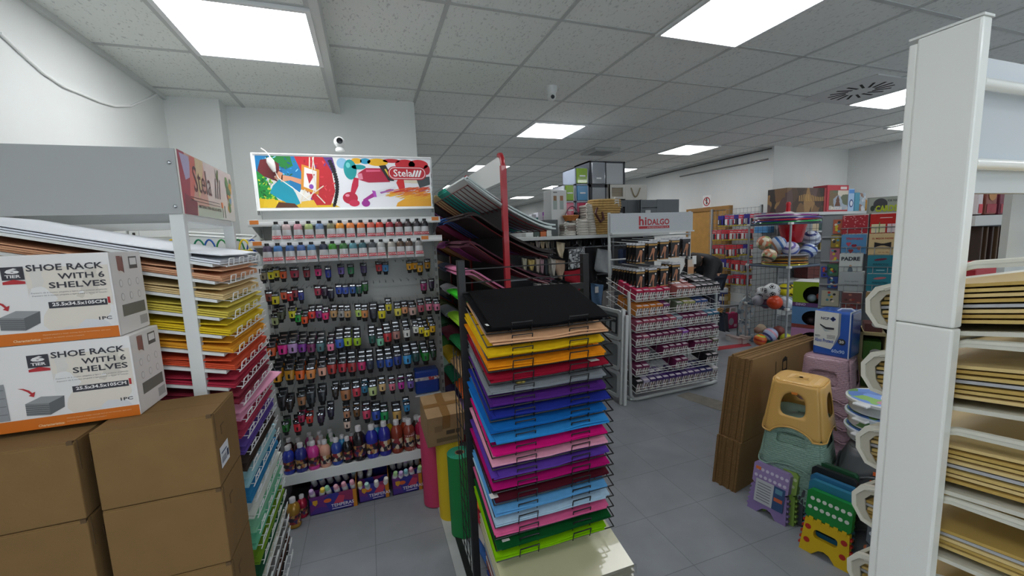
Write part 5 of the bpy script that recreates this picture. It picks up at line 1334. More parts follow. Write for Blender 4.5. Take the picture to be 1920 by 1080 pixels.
for u, c1 in ((-.045, '#8a6a4a'), (.03, '#a07050')):
    d.rect(u - .018, h_ - .11, u + .018, h_ - .06, mat(c1, .5), Mx, .001); d.rect(u - .022, h_ - .2, u + .022, h_ - .11, mat('#9aa8a4', .4), Mx, .001)
d.rect(-.065, h_ - .03, -.02, h_ - .02, mat('#6a6a6a', .5), Mx, .001)
d.build('photo_print', o, local=True)
# white crate with rope handle, grey crates
def crate(px0, px1, pyt, y, d_, col, label, zb, rope=False, slat=False, cut=0):
    a, b_ = PY(px0, pyt, y), PY(px1, pyt, y); w_ = b_.x - a.x; h = (a.z + b_.z) / 2 - zb
    o = thing('storage_crate', label, 'crate', ((a.x + b_.x) / 2, y, zb)); m_ = mat(col, .6, noise=(15, .04))
    k = w_ * .42
    m = MB()
    for i in range(4): m.box(-w_ / 2, -w_ / 2 + k, 0, .012, h * i / 4 + .006, h * (i + 1) / 4 - .004, m_) if slat else None
    if not slat: m.plate([(-w_ / 2, 0), (-w_ / 2 + k, 0), (-w_ / 2 + k, h), (-w_ / 2, h)], [(-w_ / 2 + .035, h * .22), (-w_ / 2 + k - .03, h * .22), (-w_ / 2 + k - .03, h * .80), (-w_ / 2 + .035, h * .80)], -.012, 0, m_, frame((0, 0, 0), (1, 0, 0), (0, 0, 1)))
    m.box(-w_ / 2 + k, w_ / 2, -.002, .012, 0, h, m_).box(-w_ / 2, w_ / 2, d_ - .012, d_, 0, h, m_).box(-w_ / 2, -w_ / 2 + .012, 0, d_, 0, h, m_).box(w_ / 2 - .012, w_ / 2, 0, d_, 0, h, m_).box(-w_ / 2, w_ / 2, 0, d_, 0, .012, m_)
    if slat: m.box(-w_ / 2, -w_ / 2 + .02, -.002, .014, 0, h, m_)
    m.build('crate_body', o, local=True)
    if not slat:
        lv = MB()
        for i in range(7): lv.box(-w_ / 2 + .03, -w_ / 2 + k - .028, .016, .022, h * (.24 + .08 * i), h * (.29 + .08 * i), mat('#a89a80' if rope else '#3c3c3e', .7))
        lv.build('woven_slat', o, local=True)
    if rope:
        x = -w_ / 2 + k + (w_ - k) * .45
        MB().tube([(x - .06 + .12 * t / 10, -.012, h * .78 - .10 * math.sin(pi * t / 10)) for t in range(11)], .006, mat('#8c7c60', .9), 6).build('rope_handle', o, local=True, smooth=True)
    if slat: MB().box(-w_ / 2 + .06, -w_ / 2 + .13, -.008, -.001, h * .6, h * .68, mat('#b8bcbc', .4)).build('label_plate', o, local=True)
    return h
hA = crate(1150, 1211, 375, 3.99, .3, '#55595c', 'dark grey crate under the white rope-handled crate', ZS)
crate(1142, 1213, 346, 3.99, .3, '#c4c2ba', 'white crate with a rope handle on top of the grey crate', ZS + hA + .001, True)
crate(1201, 1273, 374, 3.93, .3, '#5c6266', 'grey slatted crate with a small label plate above the hosiery header', ZS, False, True)
# folded fabric baskets (white), seagrass basket, small wicker basket
fabw = mat('#c4c0b8', .95, noise=(30, .08)); fabt = mat('#8c8078', .95)
def folded(px, y, z, w_, h, col, label, k):
    p = PY(px, 430, y); o = thing('folded_basket', label, 'fabric basket', (p.x, y, z), 'folded fabric baskets on the shelf')
    m = MB()
    m.loft([[(a * w_ / 2, b_ * .12, zz) for a, b_ in ((-1, -.9), (-.5, -1.05), (.5, -1), (1, -.85), (1.02, .9), (-1.02, .9))] for zz in (0, h * .5, h)], fabw if col == 0 else fabt)
    m.build('cloth', o, local=True, smooth=50, bevel=h * .3)
    MB().tube([(-w_ / 2 + .03 * 0, -.11, h * .5), (-w_ / 2 - .02, -.12, h * .9), (-w_ / 2 - .01, -.11, h * 1.3), (-w_ / 2 + .03, -.11, h * 1.1)], .006, fabw, 6).build('handle', o, local=True, smooth=True)
fk = 0
for (px, nst, w_) in ((1062, 5, .12), (1084, 6, .13), (1101, 12, .11)):
    z = ZS
    for i in range(nst):
        h = .021 + .004 * ((i * 7) % 3)
        folded(px + random.uniform(-.8, .8), 3.88 + (.04 if px > 1095 else 0), z, w_, h, 1 if (px == 1062 and i in (2, 3)) else 0, f'{"taupe" if (px == 1062 and i in (2, 3)) else "white"} folded fabric basket, {ORD[i]} from the bottom of the {("short", "middle", "tall")[[1062, 1084, 1101].index(px)]} stack', fk); fk += 1
        z += h + .001
sg_ = mat('#b09058', .85, noise=(40, .15), name='seagrass')
a, b_ = PY(1107, 436, 3.82), PY(1164, 382, 3.82)
for i in range(3):
    o = thing('seagrass_basket', ('outer large seagrass basket with dark leather handles on the shelf edge', 'second seagrass basket nested in the large one', 'innermost seagrass basket in the nest')[i], 'basket', ((a.x + b_.x) / 2 + .004 * i, 3.86, ZS + .025 * i))
    H2 = b_.z - ZS - .03; R1 = (b_.x - a.x) / 2 - .006 * i
    m = MB(); n = 13
    for k in range(n):
        t = k / (n - 1); r = R1 * (.62 + .38 * t ** .8) ; m.tube([(r * math.cos(2 * pi * j / 28), r * .72 * math.sin(2 * pi * j / 28), .012 + H2 * t) for j in range(28)], H2 / n * .58, sg_, 6, closed=True)
    m.build('woven_body', o, local=True, smooth=True)
    if i == 0:
        for s_ in (-1,):
            MB().tube([(-R1 * .75, -R1 * .55, H2 * .95), (-R1 * .95, -R1 * .7, H2 * .75), (-R1 * .7, -R1 * .78, H2 * .45), (-R1 * .45, -R1 * .72, H2 * .55), (-R1 * .5, -R1 * .65, H2 * .8)], .011, mat('#4a2420', .5), 8).build('leather_handle', o, local=True, smooth=True)
    MB().tube([(R1 * .2, -R1 * .66, H2), (R1 * .3, -R1 * .72, H2 * 1.12), (R1 * .5, -R1 * .68, H2 * 1.12), (R1 * .6, -R1 * .6, H2)], .008, fabw, 6).build('rope_loop', o, local=True, smooth=True)
p = PY(1072, 410, 3.84)
o = thing('wicker_basket', 'small orange wicker basket with a tall arched handle on the fabric stack', 'basket', (p.x, 3.86, p.z - .02))
wk = mat('#a8682c', .7, noise=(60, .2)); m = MB()
for k in range(5): m.tube([((.06 + .006 * k) * math.cos(2 * pi * j / 20), (.05 + .005 * k) * math.sin(2 * pi * j / 20), .005 + .011 * k) for j in range(20)], .0065, wk, 6, closed=True)
m.build('woven_body', o, local=True, smooth=True)
MB().tube([(-.02 + (-.05 + .17 * t / 10) , 0, .05 + .10 * math.sin(pi * t / 10)) for t in range(11)], .006, mat('#5c3040', .6), 6).build('handle', o, local=True, smooth=True)
# little white boxes at the shelf end
for i, (px0, px1, pyt, col, lab) in enumerate(((986, 1000, 436, '#c8ccc8', 'white patterned box at the end of the shelf behind the red rack'), (1001, 1012, 433, '#3c4c44', 'dark green box between two pale boxes at the shelf end'), (1013, 1024, 430, '#b8602c', 'orange printed box at the shelf end'), (1025, 1034, 432, '#c0c4c0', 'pale box beside the orange one at the shelf end'))):
    gbox('small_box', px0, px1, pyt, 3.80, .12, col, lab, 'box')
# farther goods
fs = thing('far_gondola', 'distant gondola top loaded with coloured goods', 'shop display', (2.2, 6.2, 0))
MB().box(1.4, 3.2, 6.1, 6.6, 0, 1.45, mat('#9a9d9c', .6)).build('body', fs)
fr_ = random.Random(5)
for k, (px, pyt, col, cn) in enumerate(((1001, 402, '#c8c8d0', 'white'), (1007, 408, '#2c7c74', 'teal'), (1013, 398, '#d0d0d8', 'pale lilac'), (1018, 406, '#b8a8c0', 'mauve'), (1024, 404, '#d8c0c8', 'pink'), (1030, 396, '#6a2c78', 'violet'), (1037, 398, '#a84038', 'red'), (1042, 402, '#c05038', 'orange'), (995, 412, '#a8a8a0', 'grey'))):
    gbox('distant_box', px - 4, px + 4, pyt, 6.15 + .02 * (k % 2), .2, col, f'{cn} box on the distant gondola beyond the red rack', 'box', 1.451)
# ================================================================ PERSON BENDING BEHIND THE HOSIERY RACK
def person():
    o = thing('person', 'person in a black jacket bending forward behind the hosiery rack, back to the camera', 'person', (3.98, 4.06, 0))
    J = dict(pel=(4.08, 4.08, .88), wai=(4.06, 4.06, 1.0), che=(4.0, 4.04, 1.08), nec=(3.83, 4.0, 1.12), hed=(3.73, 3.98, 1.10), hed2=(3.66, 3.96, 1.06),
             sl=(3.90, 3.85, 1.11), el=(3.80, 3.80, .92), hl=(3.66, 3.78, .80), sr=(3.94, 4.18, 1.13), er=(3.86, 4.24, .92), hr=(3.70, 4.22, .82), cl=(3.69, 3.784, .826), cr=(3.735, 4.223, .843),
             hipl=(4.06, 3.98, .84), knl=(4.02, 3.97, .47), anl=(4.07, 3.98, .08), tol=(3.93, 3.97, .035), hipr=(4.10, 4.18, .84), knr=(4.06, 4.18, .47), anr=(4.12, 4.18, .08), tor=(3.98, 4.18, .035))
    def skin(name, edges, rad, m, root):
        names = []
        for a, b_ in edges:
            for q in (a, b_):
                if q not in names: names.append(q)
        me = bpy.data.meshes.new(name); me.from_pydata([tuple(Vector(J[q]) - o.location) for q in names], [(names.index(a), names.index(b_)) for a, b_ in edges], [])
        me.materials.append(m)
        ob = bpy.data.objects.new(name, me); COL.objects.link(ob); ob.parent = o
        md = ob.modifiers.new('skin', 'SKIN'); md.use_smooth_shade = True
        for i, q in enumerate(names):
            r = rad[q]; me.skin_vertices[0].data[i].radius = r if isinstance(r, tuple) else (r, r)
            me.skin_vertices[0].data[i].use_root = (q == root)
        s_ = ob.modifiers.new('sub', 'SUBSURF'); s_.levels = 2; s_.render_levels = 2
        return ob
    rad = dict(pel=(.15, .12), wai=(.15, .12), che=(.19, .15), nec=.055, hed=.075, hed2=.07, sl=.075, el=.055, hl=.035, sr=.075, er=.055, hr=.035, hipl=.09, knl=.06, anl=.04, tol=.035, hipr=.09, knr=.06, anr=.04, tor=.035)
    body = [('pel', 'wai'), ('wai', 'che'), ('che', 'nec'), ('nec', 'hed'), ('hed', 'hed2'), ('che', 'sl'), ('sl', 'el'), ('el', 'hl'), ('che', 'sr'), ('sr', 'er'), ('er', 'hr'), ('pel', 'hipl'), ('hipl', 'knl'), ('knl', 'anl'), ('anl', 'tol'), ('pel', 'hipr'), ('hipr', 'knr'), ('knr', 'anr'), ('anr', 'tor')]
    rb = {k: (v if not isinstance(v, tuple) else (v[0] * .86, v[1] * .86)) for k, v in rad.items()}
    skin('body', body, rb, mat('#b88a70', .6), 'pel')
    rad['cl'] = rad['cr'] = .042
    rj = {k: ((v[0] * 1.12, v[1] * 1.12) if isinstance(v, tuple) else v * 1.3) for k, v in rad.items()}
    skin('jacket', [('pel', 'wai'), ('wai', 'che'), ('che', 'sl'), ('sl', 'el'), ('el', 'cl'), ('che', 'sr'), ('sr', 'er'), ('er', 'cr')], rj, mat('#0a0c12', .7, noise=(12, .2), bump=(14, .3)), 'pel')
    rt_ = {k: ((v[0] * .98, v[1] * .98) if isinstance(v, tuple) else v * 1.12) for k, v in rad.items()}
    skin('trousers', [('pel', 'hipl'), ('hipl', 'knl'), ('knl', 'anl'), ('pel', 'hipr'), ('hipr', 'knr'), ('knr', 'anr')], rt_, mat('#1c2230', .8), 'pel')
    hm = MB(); hm.ball(Vector(J['hed']) + Vector((.0, .0, .025)), .098, mat('#2a201a', .7, bump=(60, .5)), 18, 12)
    hm.build('hair', o, smooth=True)
person()
# ================================================================ BLISTER PACK WALL
gw = thing('pegboard_grid', 'wire grid on the far wall holding rows of blister packs', 'shop display', (5.38, 4.8, 0))
m = MB(); gxw = 5.38
for k in range(16): m.tube([(gxw, 4.42 + .065 * k, .5), (gxw, 4.42 + .065 * k, 1.80)], .0025, mat('#8a8e90', .4, .5), 4)
for k in range(20): m.tube([(gxw, 4.42, .5 + .068 * k), (gxw, 5.40, .5 + .068 * k)], .0025, mat('#8a8e90', .4, .5), 4)
m.build('wire_grid', gw)
for y in (4.45, 5.35): MB().box(gxw - .01, gxw + .02, y - .012, y + .012, 0, 1.82, mat('#a0a4a6', .4)).box(gxw - .25, gxw + .05, y - .012, y + .012, 0, .02, mat('#a0a4a6', .4)).build('stand_post', gw)
def blister():
    m = MB()   # faces -x, hangs from z=0
    card_ = mat('#dcdcdc', .4); red_ = mat('#c82c3c', .35); prod = mat('#7a7c80', .3); yel = mat('#c8b428', .4)
    m.box(-.002, .002, -.032, .032, -.135, 0, card_)
    Mx = frame((-.0022, 0, -.135), (0, -1, 0), (0, 0, 1))
    m.rect(-.031, .088, .031, .128, red_, Mx, .0006); m.rect(-.031, .0, .031, .012, yel, Mx, .0006); m.rect(.008, .018, .03, .08, red_, Mx, .0006); m.rect(-.03, .03, -.016, .08, mat('#d0d0d4', .4), Mx, .0006)
    m.box(-.016, .010, .016, .084, 0, .016, prod, Mx)
    m.rect(-.024, .102, .022, .112, card_, Mx, .001)
    return m.build('blister_pack', bevel=0)
bl = blister(); first = True
c7 = lambda x, y: (1330 + x / 6.747, 380 + y / 6.747)
brow = [
 [(145, 165, 300, 'navy', '#2a2a6c'), (225, 155, 300, 'blue and white', '#4c80c0'), (290, 155, 298, 'pale blue', '#88b0d8'), (350, 150, 290, 'navy and red', '#34346c'), (400, 148, 290, 'silver blue', '#a0a8bc'), (478, 140, 285, 'dark navy', '#24245c'), (545, 135, 290, 'white and blue', '#c0c8d4'), (600, 133, 280, 'red and blue', '#7c4c6c'), (650, 132, 260, 'wine', '#7c3c4c'), (700, 130, 250, 'navy striped', '#4c3c5c'), (750, 128, 240, 'red striped', '#8c3444')],
 [(65, 345, 480, 'red and white', '#c4bcb8'), (125, 343, 480, 'grey and red', '#a89c9c'), (185, 342, 478, 'dark red', '#9c4c4c'), (230, 342, 478, 'crimson', '#8c2c34'), (285, 338, 476, 'white tube', '#ccc8c0'), (335, 336, 474, 'beige', '#b8a494'), (385, 334, 474, 'white', '#d4d0cc'), (435, 332, 472, 'silver', '#c0bcc0'), (485, 332, 472, 'pink and white', '#c8a8a8'), (535, 330, 472, 'pale red', '#cc9c90'), (580, 330, 470, 'red', '#b04c44'), (660, 330, 450, 'blue cup', '#6c8cb8'), (700, 330, 440, 'red blue', '#8c4c6c')],
 [(62, 535, 665, 'charcoal', '#6c6464'), (105, 533, 660, 'brown', '#7c6c60'), (160, 530, 668, 'black and white', '#8c8c90'), (235, 530, 698, 'orange', '#b45c34'), (275, 530, 690, 'red orange', '#b04830'), (318, 530, 690, 'black knife', '#5c5c5c'), (380, 528, 670, 'red striped', '#b84c4c'), (420, 528, 665, 'violet', '#6c4c7c'), (465, 526, 660, 'navy', '#2c2c64'), (520, 525, 690, 'white', '#c8c4c0'), (560, 525, 690, 'red and grey', '#ac7474'), (630, 540, 680, 'maroon', '#7c2c34')],
 [(125, 715, 830, 'wide navy', '#2c2864'), (180, 712, 830, 'purple navy', '#34286c'), (245, 715, 840, 'black', '#34343c'), (305, 725, 862, 'red and cream', '#b4584c'), (360, 725, 870, 'brown and red', '#8c5048'), (425, 730, 885, 'tan and grey', '#9c8474'), (465, 735, 880, 'peach', '#c09484'), (500, 720, 850, 'blue and white', '#9ca4c0'), (550, 720, 850, 'cream', '#b4ac94'), (620, 720, 840, 'wine', '#74343c')],
 [(105, 925, 1030, 'black', '#3c3434'), (180, 920, 1030, 'brown', '#84685c'), (240, 920, 1035, 'rust', '#946454'), (320, 905, 1040, 'plum', '#5c4464'), (370, 905, 1045, 'lilac', '#7c6c8c'), (430, 915, 1050, 'red', '#b83c34'), (500, 915, 1050, 'grey green', '#74807c'), (545, 915, 1045, 'dark', '#4c4c54'), (660, 905, 1010, 'dark red', '#5c2434'), (720, 880, 1000, 'night blue', '#1c1c3c')],
]
for r, row in enumerate(brow):
    for k, (x, t, b_, cn, col) in enumerate(row):
        X = 5.24
        p, pb = PX(*c7(x, t), X), PX(*c7(x, b_), X); h = p.z - pb.z
        for d_ in range(2):
            q = bl if first else bl.copy()
            if not first: COL.objects.link(q)
            first = False
            q.location = (X + .05 * d_, p.y - .01 * d_, p.z); wd = 1.25 if ('wide' in cn or 'navy' in cn) else .95
            q.scale = (1, wd, h / .135); q.rotation_euler = (0, 0, random.uniform(-.06, .06) + .40)
            nav = 'navy' in cn or 'night' in cn
            repaint(q, 0, mat(col, .4)); repaint(q, 4, mat('#3a3a40' if k % 3 == 0 else '#d4d0cc' if k % 3 == 1 else '#8c8c94', .3))
            repaint(q, 1, mat('#3c3490' if nav else '#c82c3c', .35))
            tag(q, f'{cn} blister pack{" behind another" if d_ else ""}, {ORD[k]} from the door, {ORD[r]} row down', 'blister pack', 'blister packs on the wall grid')
        MB().tube([(gxw, p.y, p.z + .004), (X - .03, p.y, p.z - .004), (X - .04, p.y, p.z + .008)], .0025, chrome, 4).build('hook', gw)
# cups and pencils below the packs
for i, (px, py, col, lab, r) in enumerate(((1356, 570, '#2c3870', 'stack of navy and white tape rolls under the blister packs', .05),)):
    p = PX(px, py, 5.0)
    for k in range(4):
        o = tag(MB().lathe([(.06, 0), (.062, .02), (.062, .05), (.06, .06)], mat('#c4c8cc' if k % 2 else '#2c3468', .4), 18).build('tape_roll', smooth=40), f'{"white" if k % 2 else "navy"} tape roll, {ORD[k]} from the bottom of the pile below the blister packs', 'tape roll', 'tape rolls in a pile')
        o.location = (p.x, p.y, p.z + .061 * k)
zp = PX(1356, 570, 5.0).z
ls = thing('low_shelf', 'grey low shelf unit in front of the wall grid', 'shelf', (5.05, 4.75, 0))
MB().box(4.86, 5.3, 4.55, 5.15, zp - .03, zp - .001, mat('#8c9092', .5)).build('board', ls)
for x, y in ((4.88, 4.57), (4.88, 5.12), (5.28, 4.57), (5.28, 5.12)): MB().box(x - .012, x + .012, y - .012, y + .012, 0, zp - .03, mat('#6c7072', .5)).build('leg', ls)
p = PX(1380, 572, 4.98)
o = thing('incense_bundle', 'bundle of golden sticks in clear wrap under the blister packs', 'bundle', (5.0, 4.66, zp))
m = MB()
for k in range(14):
    x, y = -.05 + .1 * (k % 7) / 6, -.02 + .04 * (k // 7); m.tube([(x, y, 0), (x * 1.1, y, .16)], .004, mat('#b8963c', .5), 5)
m.build('golden_stick_pattern', o, local=True)

# ---------------- child pyjama set on a hanger and pink bag
def hang(name, pts, y, col, label, cat, pat=None, th=.03): return garment(name, gpx(pts, y), y, col, label, cat, max(q[1] for q in gpx(pts, y)) + .06, None, th, pat)
pj = printmat('pyjama_print', ['#a4adb0', '#b4bcbe', '#98a2a8', '#a8b0b4', '#6c7c88', '#b8a8a0'], 30)
yp = 4.08
hang('pyjama_shirt', [(1398, 556), (1409, 556), (1416, 568), (1412, 592), (1408, 590), (1408, 600), (1387, 598), (1387, 588), (1382, 586), (1388, 566)], yp, '#888888', 'grey printed child pyjama top on a hanger in front of the cube rack', 'clothing', pj)
hang('pyjama_trousers', [(1387, 600), (1408, 602), (1406, 634), (1398, 634), (1397, 612), (1393, 634), (1384, 632)], yp + .01, '#888888', 'grey printed child pyjama trousers hanging below the matching top', 'clothing', pj)
st = thing('clothes_stand', 'thin grey stand carrying the pyjama set', 'clothes stand', (PY(1400, 600, 4.13).x, 4.13, 0))
x_ = PY(1400, 600, 4.13).x; zt_s = PY(1400, 547, 4.13).z
MB().tube([(x_, 4.13, .01), (x_, 4.13, zt_s), (x_, 4.09, zt_s)], .008, mat('#8a8e90', .4, .6), 8).build('pole', st)
MB().box(x_ - .12, x_ + .12, 4.08, 4.2, 0, .015, mat('#6a6e70', .5)).build('foot', st)
for k, (px, py) in enumerate(((1378, 640), (1388, 645), (1397, 645), (1404, 643))):
    p = PZ(px, py, .0); o = thing('shoe_box', f'small white shoe box on the floor under the pyjamas, {ORD[k]} from the hosiery rack', 'box', p, 'small boxes under the pyjamas')
    MB().box(-.035, .035, 0, .12, 0, .065 + .012 * (k % 2), mat('#c4c0bc' if k % 2 else '#d0ccc8', .5)).build('box_body', o, local=True)
    MB().box(-.037, .037, -.002, .122, .055, .07 + .012 * (k % 2), mat('#b8a8a0', .5)).build('lid', o, local=True)
p = PY(1373, 600, 4.25)
o = thing('pink_backpack', 'pink backpack with a grey printed patch hanging beside the pyjamas', 'bag', p)
MB().box(-.11, .11, 0, .09, -.13, .10, mat('#a82858', .6)).build('bag_body', o, local=True, bevel=.025)
Mx = frame((0, -.001, 0), (1, 0, 0), (0, 0, 1)); d = MB().ell(-.02, -.02, .045, .05, mat('#9c98a0', .5), Mx, .001).rect(.03, -.10, .08, -.06, mat('#c89cb0', .5), Mx, .001)
d.build('printed_patch', o, local=True)
MB().tube([(-.05, .0, .10), (-.04, .0, .17), (.04, .0, .17), (.05, 0, .10)], .007, mat('#d0c8cc', .6), 6).build('strap', o, local=True, smooth=True)
zr = PY(1373, 578, 4.25).z + .05
br_ = thing('bag_rail', 'wire rail on two legs holding the pink backpack', 'rail', (p.x, 4.27, 0))
MB().tube([(p.x - .3, 4.27, 0), (p.x - .3, 4.27, zr - .02), (p.x + .12, 4.27, zr - .02), (p.x + .12, 4.27, 0)], .007, mat('#5c6062', .4, .5), 6).build('frame', br_)
for i, (px, col, cn) in enumerate(((1352, '#2c3440', 'dark'), (1360, '#3c4048', 'charcoal'))):
    hang('hanging_bag', [(px - 5, 585), (px + 5, 585), (px + 5, 622), (px - 5, 622)], 4.26, col, f'{cn} cloth bag hanging between the rack and the pink backpack', 'bag')

# ================================================================ CUBE RACK OF BALLS AND HOOPS
CX0, CX1, CY0, CY1 = 4.63, 5.17, 3.44, 3.99
cr_ = thing('cube_rack', 'grey tube cube rack with white corner joints and black mesh, full of balls and hoops', 'shop rack', ((CX0 + CX1) / 2, (CY0 + CY1) / 2, 0))
pg = mat('#8f9396', .35); jn = mat('#d0d2d0', .4)
lev = (.035, .52, 1.02, 1.53)
for x in (CX0, CX1):
    for y in (CY0, CY1):
        MB().tube([(x, y, 0), (x, y, 1.545)], .012, pg, 8).build('post', cr_, smooth=True)
        for z in lev: MB().box(x - .022, x + .022, y - .022, y + .022, z - .014, z + .014, jn).build('corner_joint', cr_, bevel=.005)
for z in lev:
    MB().tube([(CX0, CY0, z), (CX1, CY0, z), (CX1, CY1, z), (CX0, CY1, z)], .010, mat('#4c5a6c', .4), 8, closed=True).build('level_frame', cr_)
    g_ = MB()
    for k in range(1, 9):
        x = CX0 + (CX1 - CX0) * k / 9; g_.tube([(x, CY0, z), (x, CY1, z)], .002, black_wire, 4)
        y = CY0 + (CY1 - CY0) * k / 9; g_.tube([(CX0, y, z), (CX1, y, z)], .002, black_wire, 4)
    g_.build('mesh_shelf', cr_)
for a, b_ in (((CX0, CY1), (CX1, CY1)), ((CX1, CY0), (CX1, CY1)), ((CX0, CY0), (CX0, CY1)), ((CX0, CY0), (CX1, CY0))):
    g_ = MB(); front_ = (a[1] == CY0 and b_[1] == CY0) or (a[0] == CX0 and b_[0] == CX0)
    for k in range(1, 7):
        t = k / 7; g_.tube([(a[0] + (b_[0] - a[0]) * t, a[1] + (b_[1] - a[1]) * t, .03), (a[0] + (b_[0] - a[0]) * t, a[1] + (b_[1] - a[1]) * t, 1.53 if not front_ else .06)], .002, black_wire, 4)
    for k in range(1, 21):
        z = .03 + .0714 * k
        if front_ and not (1.02 < z < 1.3): continue
        g_.tube([(*a, z), (*b_, z)], .0018, black_wire, 4)
    g_.build('side_mesh', cr_)
def ball_thing(c, r, m, label, rot=(0, 0, 0), parts=None, group='balls in the cube rack', sq=1):
    o = thing('ball', label, 'ball', c, group); o.rotation_euler = rot
    b = MB().ball((0, 0, 0), r, m, 28, 18)
    if parts: parts(b, r)
    b.build('skin', o, local=True, smooth=True)
    return o
def patches(col, n=12):
    def f(o, r):
        gr = (1 + 5 ** .5) / 2
        vs = [Vector(v).normalized() for v in ((0, 1, gr), (0, -1, gr), (0, 1, -gr), (0, -1, -gr), (1, gr, 0), (-1, gr, 0), (1, -gr, 0), (-1, -gr, 0), (gr, 0, 1), (gr, 0, -1), (-gr, 0, 1), (-gr, 0, -1))]
        pm = o
        for v in vs[:n]:
            a = v.orthogonal().normalized(); b_ = v.cross(a); ring = []
            ctr = v * r * 1.016
            for k in range(5):
                q = (v + (a * math.cos(2 * pi * k / 5) + b_ * math.sin(2 * pi * k / 5)) * .42).normalized() * r * 1.006; ring.append(q)
            mid = [((ring[k] + ring[(k + 1) % 5]) / 2).normalized() * r * 1.010 for k in range(5)]
            for k in range(5):
                pm.quad([ctr, mid[k - 1], ring[k], mid[k]], mat(col, .35))
    return f
def stripes(cols):
    def f(o, r):
        pm = o
        for k, c_ in enumerate(cols):
            a = pi * (k + .6) / (len(cols) + .8); b_ = a + .30
            pm.lathe([(r * 1.004 * math.sin(a + (b_ - a) * j / 4), r * 1.004 * math.cos(a + (b_ - a) * j / 4)) for j in range(5)], mat(c_, .3), 28, caps=False)
    return f
c8 = lambda x, y: (1405 + x / 8.306, 390 + y / 8.306)
def fl(px, py, x_or_y, r, axis='y'): return PY(px, py, x_or_y)
wb = mat('#c4ccd8', .3)
cart = printmat('ball_cartoon_print', ['#c8c0a8', '#8c9c5c', '#b86c4c', '#d8d0b8', '#c8a888', '#6c7c5c'], 22)
ball_thing(PY(*c8(232, 545), 3.72), .085, cart, 'cream ball with busy coloured print at the door side of the upper cube')
ball_thing(PY(*c8(448, 550), 3.62), .085, wb, 'white ball with blue stripes beside the cream printed ball', (.6, .9, 0), stripes(['#3c68a8', '#3c68a8', '#c08c74']))
ball_thing(PY(*c8(310, 735), 3.60), .08, cart, 'cream and brown printed ball resting on the gold hoops', (0, .5, 0), stripes(['#4c3c34', '#b89478', '#4c3c34']))
ball_thing(PY(*c8(460, 715), 3.74), .075, cart, 'brown printed ball behind the white post of the cube rack')
ball_thing(PY(*c8(640, 640), 3.56), .092, mat('#c8c4d4', .3), 'white ball with violet and blue stripes just behind the corner post', (.3, -.8, 0), stripes(['#6c5ca0', '#4c64b0', '#c09080']))
ball_thing(PY(*c8(960, 480), 3.70), .105, wb, 'large silver and blue striped ball on top of the pile beneath the red bucket', (.3, -.5, 0), stripes(['#2c3c7c', '#8c94a8', '#2c3c7c', '#34448c']))
ball_thing(PY(*c8(925, 665), 3.60), .092, mat('#b4c4d8', .3), 'blue ball with a pale band under the large silver ball', (.2, .8, .3), stripes(['#2c4c9c', '#2c4c9c', '#28408c']))
ball_thing(PY(*c8(780, 640), 3.80), .06, mat('#9c8c70', .6), 'small tan knitted ball between the violet and blue striped balls')
# red bucket
p = PY(*c8(660, 540), 3.72)
o = thing('red_bucket', 'glossy red tapered bucket standing behind the balls in the upper cube', 'bucket', p)
MB().lathe([(.10, 0), (.11, .01), (.165, .26), (.172, .262), (.172, .28), (.16, .28)], mat('#b0101e', .15, coat=.6), 28).build('bucket_body', o, local=True, smooth=50)
# hula hoops on top and lower
hoopc = [('green', '#2c9c4c'), ('blue', '#28387c'), ('red', '#a82038'), ('violet', '#4c3c8c'), ('silver', '#b0b4bc'), ('purple', '#7c2c7c')]
for k, (cn, col) in enumerate(hoopc):
    o = tag(MB().tube([(.33 * math.cos(2 * pi * j / 40), .33 * math.sin(2 * pi * j / 40), 0) for j in range(40)], .010, mat(col, .2, coat=.5), 8, closed=True).build('hula_hoop', smooth=True), f'{cn} hula hoop lying on top of the cube rack, {ORD[k]} from the bottom', 'hoop', 'hoops lying on top of the cube rack')
    o.location = ((CX0 + CX1) / 2 + random.uniform(-.03, .03), (CY0 + CY1) / 2 + random.uniform(-.03, .03), 1.552 + .0205 * k * .75); o.rotation_euler = (random.uniform(-.02, .02), random.uniform(-.02, .02), 0)
hc2 = [('yellow', '#b8b02c'), ('amber', '#c07820'), ('black', '#1c1c20'), ('gold', '#b08830'), ('bronze', '#7c4c24'), ('black and gold', '#3c2c1c'), ('silver', '#9c9ca4')]
for k, (cn, col) in enumerate(hc2):
    o = tag(MB().tube([(.24 * math.cos(2 * pi * j / 36), .24 * math.sin(2 * pi * j / 36), 0) for j in range(36)], .010, mat(col, .2, .3, coat=.5), 8, closed=True).build('hula_hoop', smooth=True), f'{cn} hoop under the balls in the upper cube, {ORD[k]} from the bottom', 'hoop', 'hoops under the balls')
    o.location = ((CX0 + CX1) / 2 - .0, (CY0 + CY1) / 2 - .01, 1.042 + .017 * k); o.rotation_euler = (random.uniform(-.03, .03), random.uniform(-.03, .03), 0)
p = PY(1477, 412, 3.6)
o = thing('red_skipping_handle', 'upright red toy on top of the hoops', 'toy', (p.x, 3.6, 1.66))
MB().lathe([(.02, 0), (.025, .02), (.022, .08), (.028, .10), (.02, .125)], mat('#b81824', .3), 14).build('handle', o, local=True, smooth=50)
MB().lathe([(.07, -.01), (.06, .0), (.03, .012)], mat('#c8c4c4', .4), 18).build('base', o, local=True, smooth=50)
c9 = lambda x, y: (1400 + x / 7.2, 510 + y / 7.2)
soc = mat('#d4d6d6', .35)
ball_thing(PY(*c9(215, 285), 3.78), .085, soc, 'black and white football at the back of the middle cube', (.3, .2, .5), patches('#1c1c20'))
ball_thing(PY(*c9(338, 250), 3.62), .092, soc, 'large black and white football on top of the middle pile', (.9, .4, .2), patches('#18181c'))
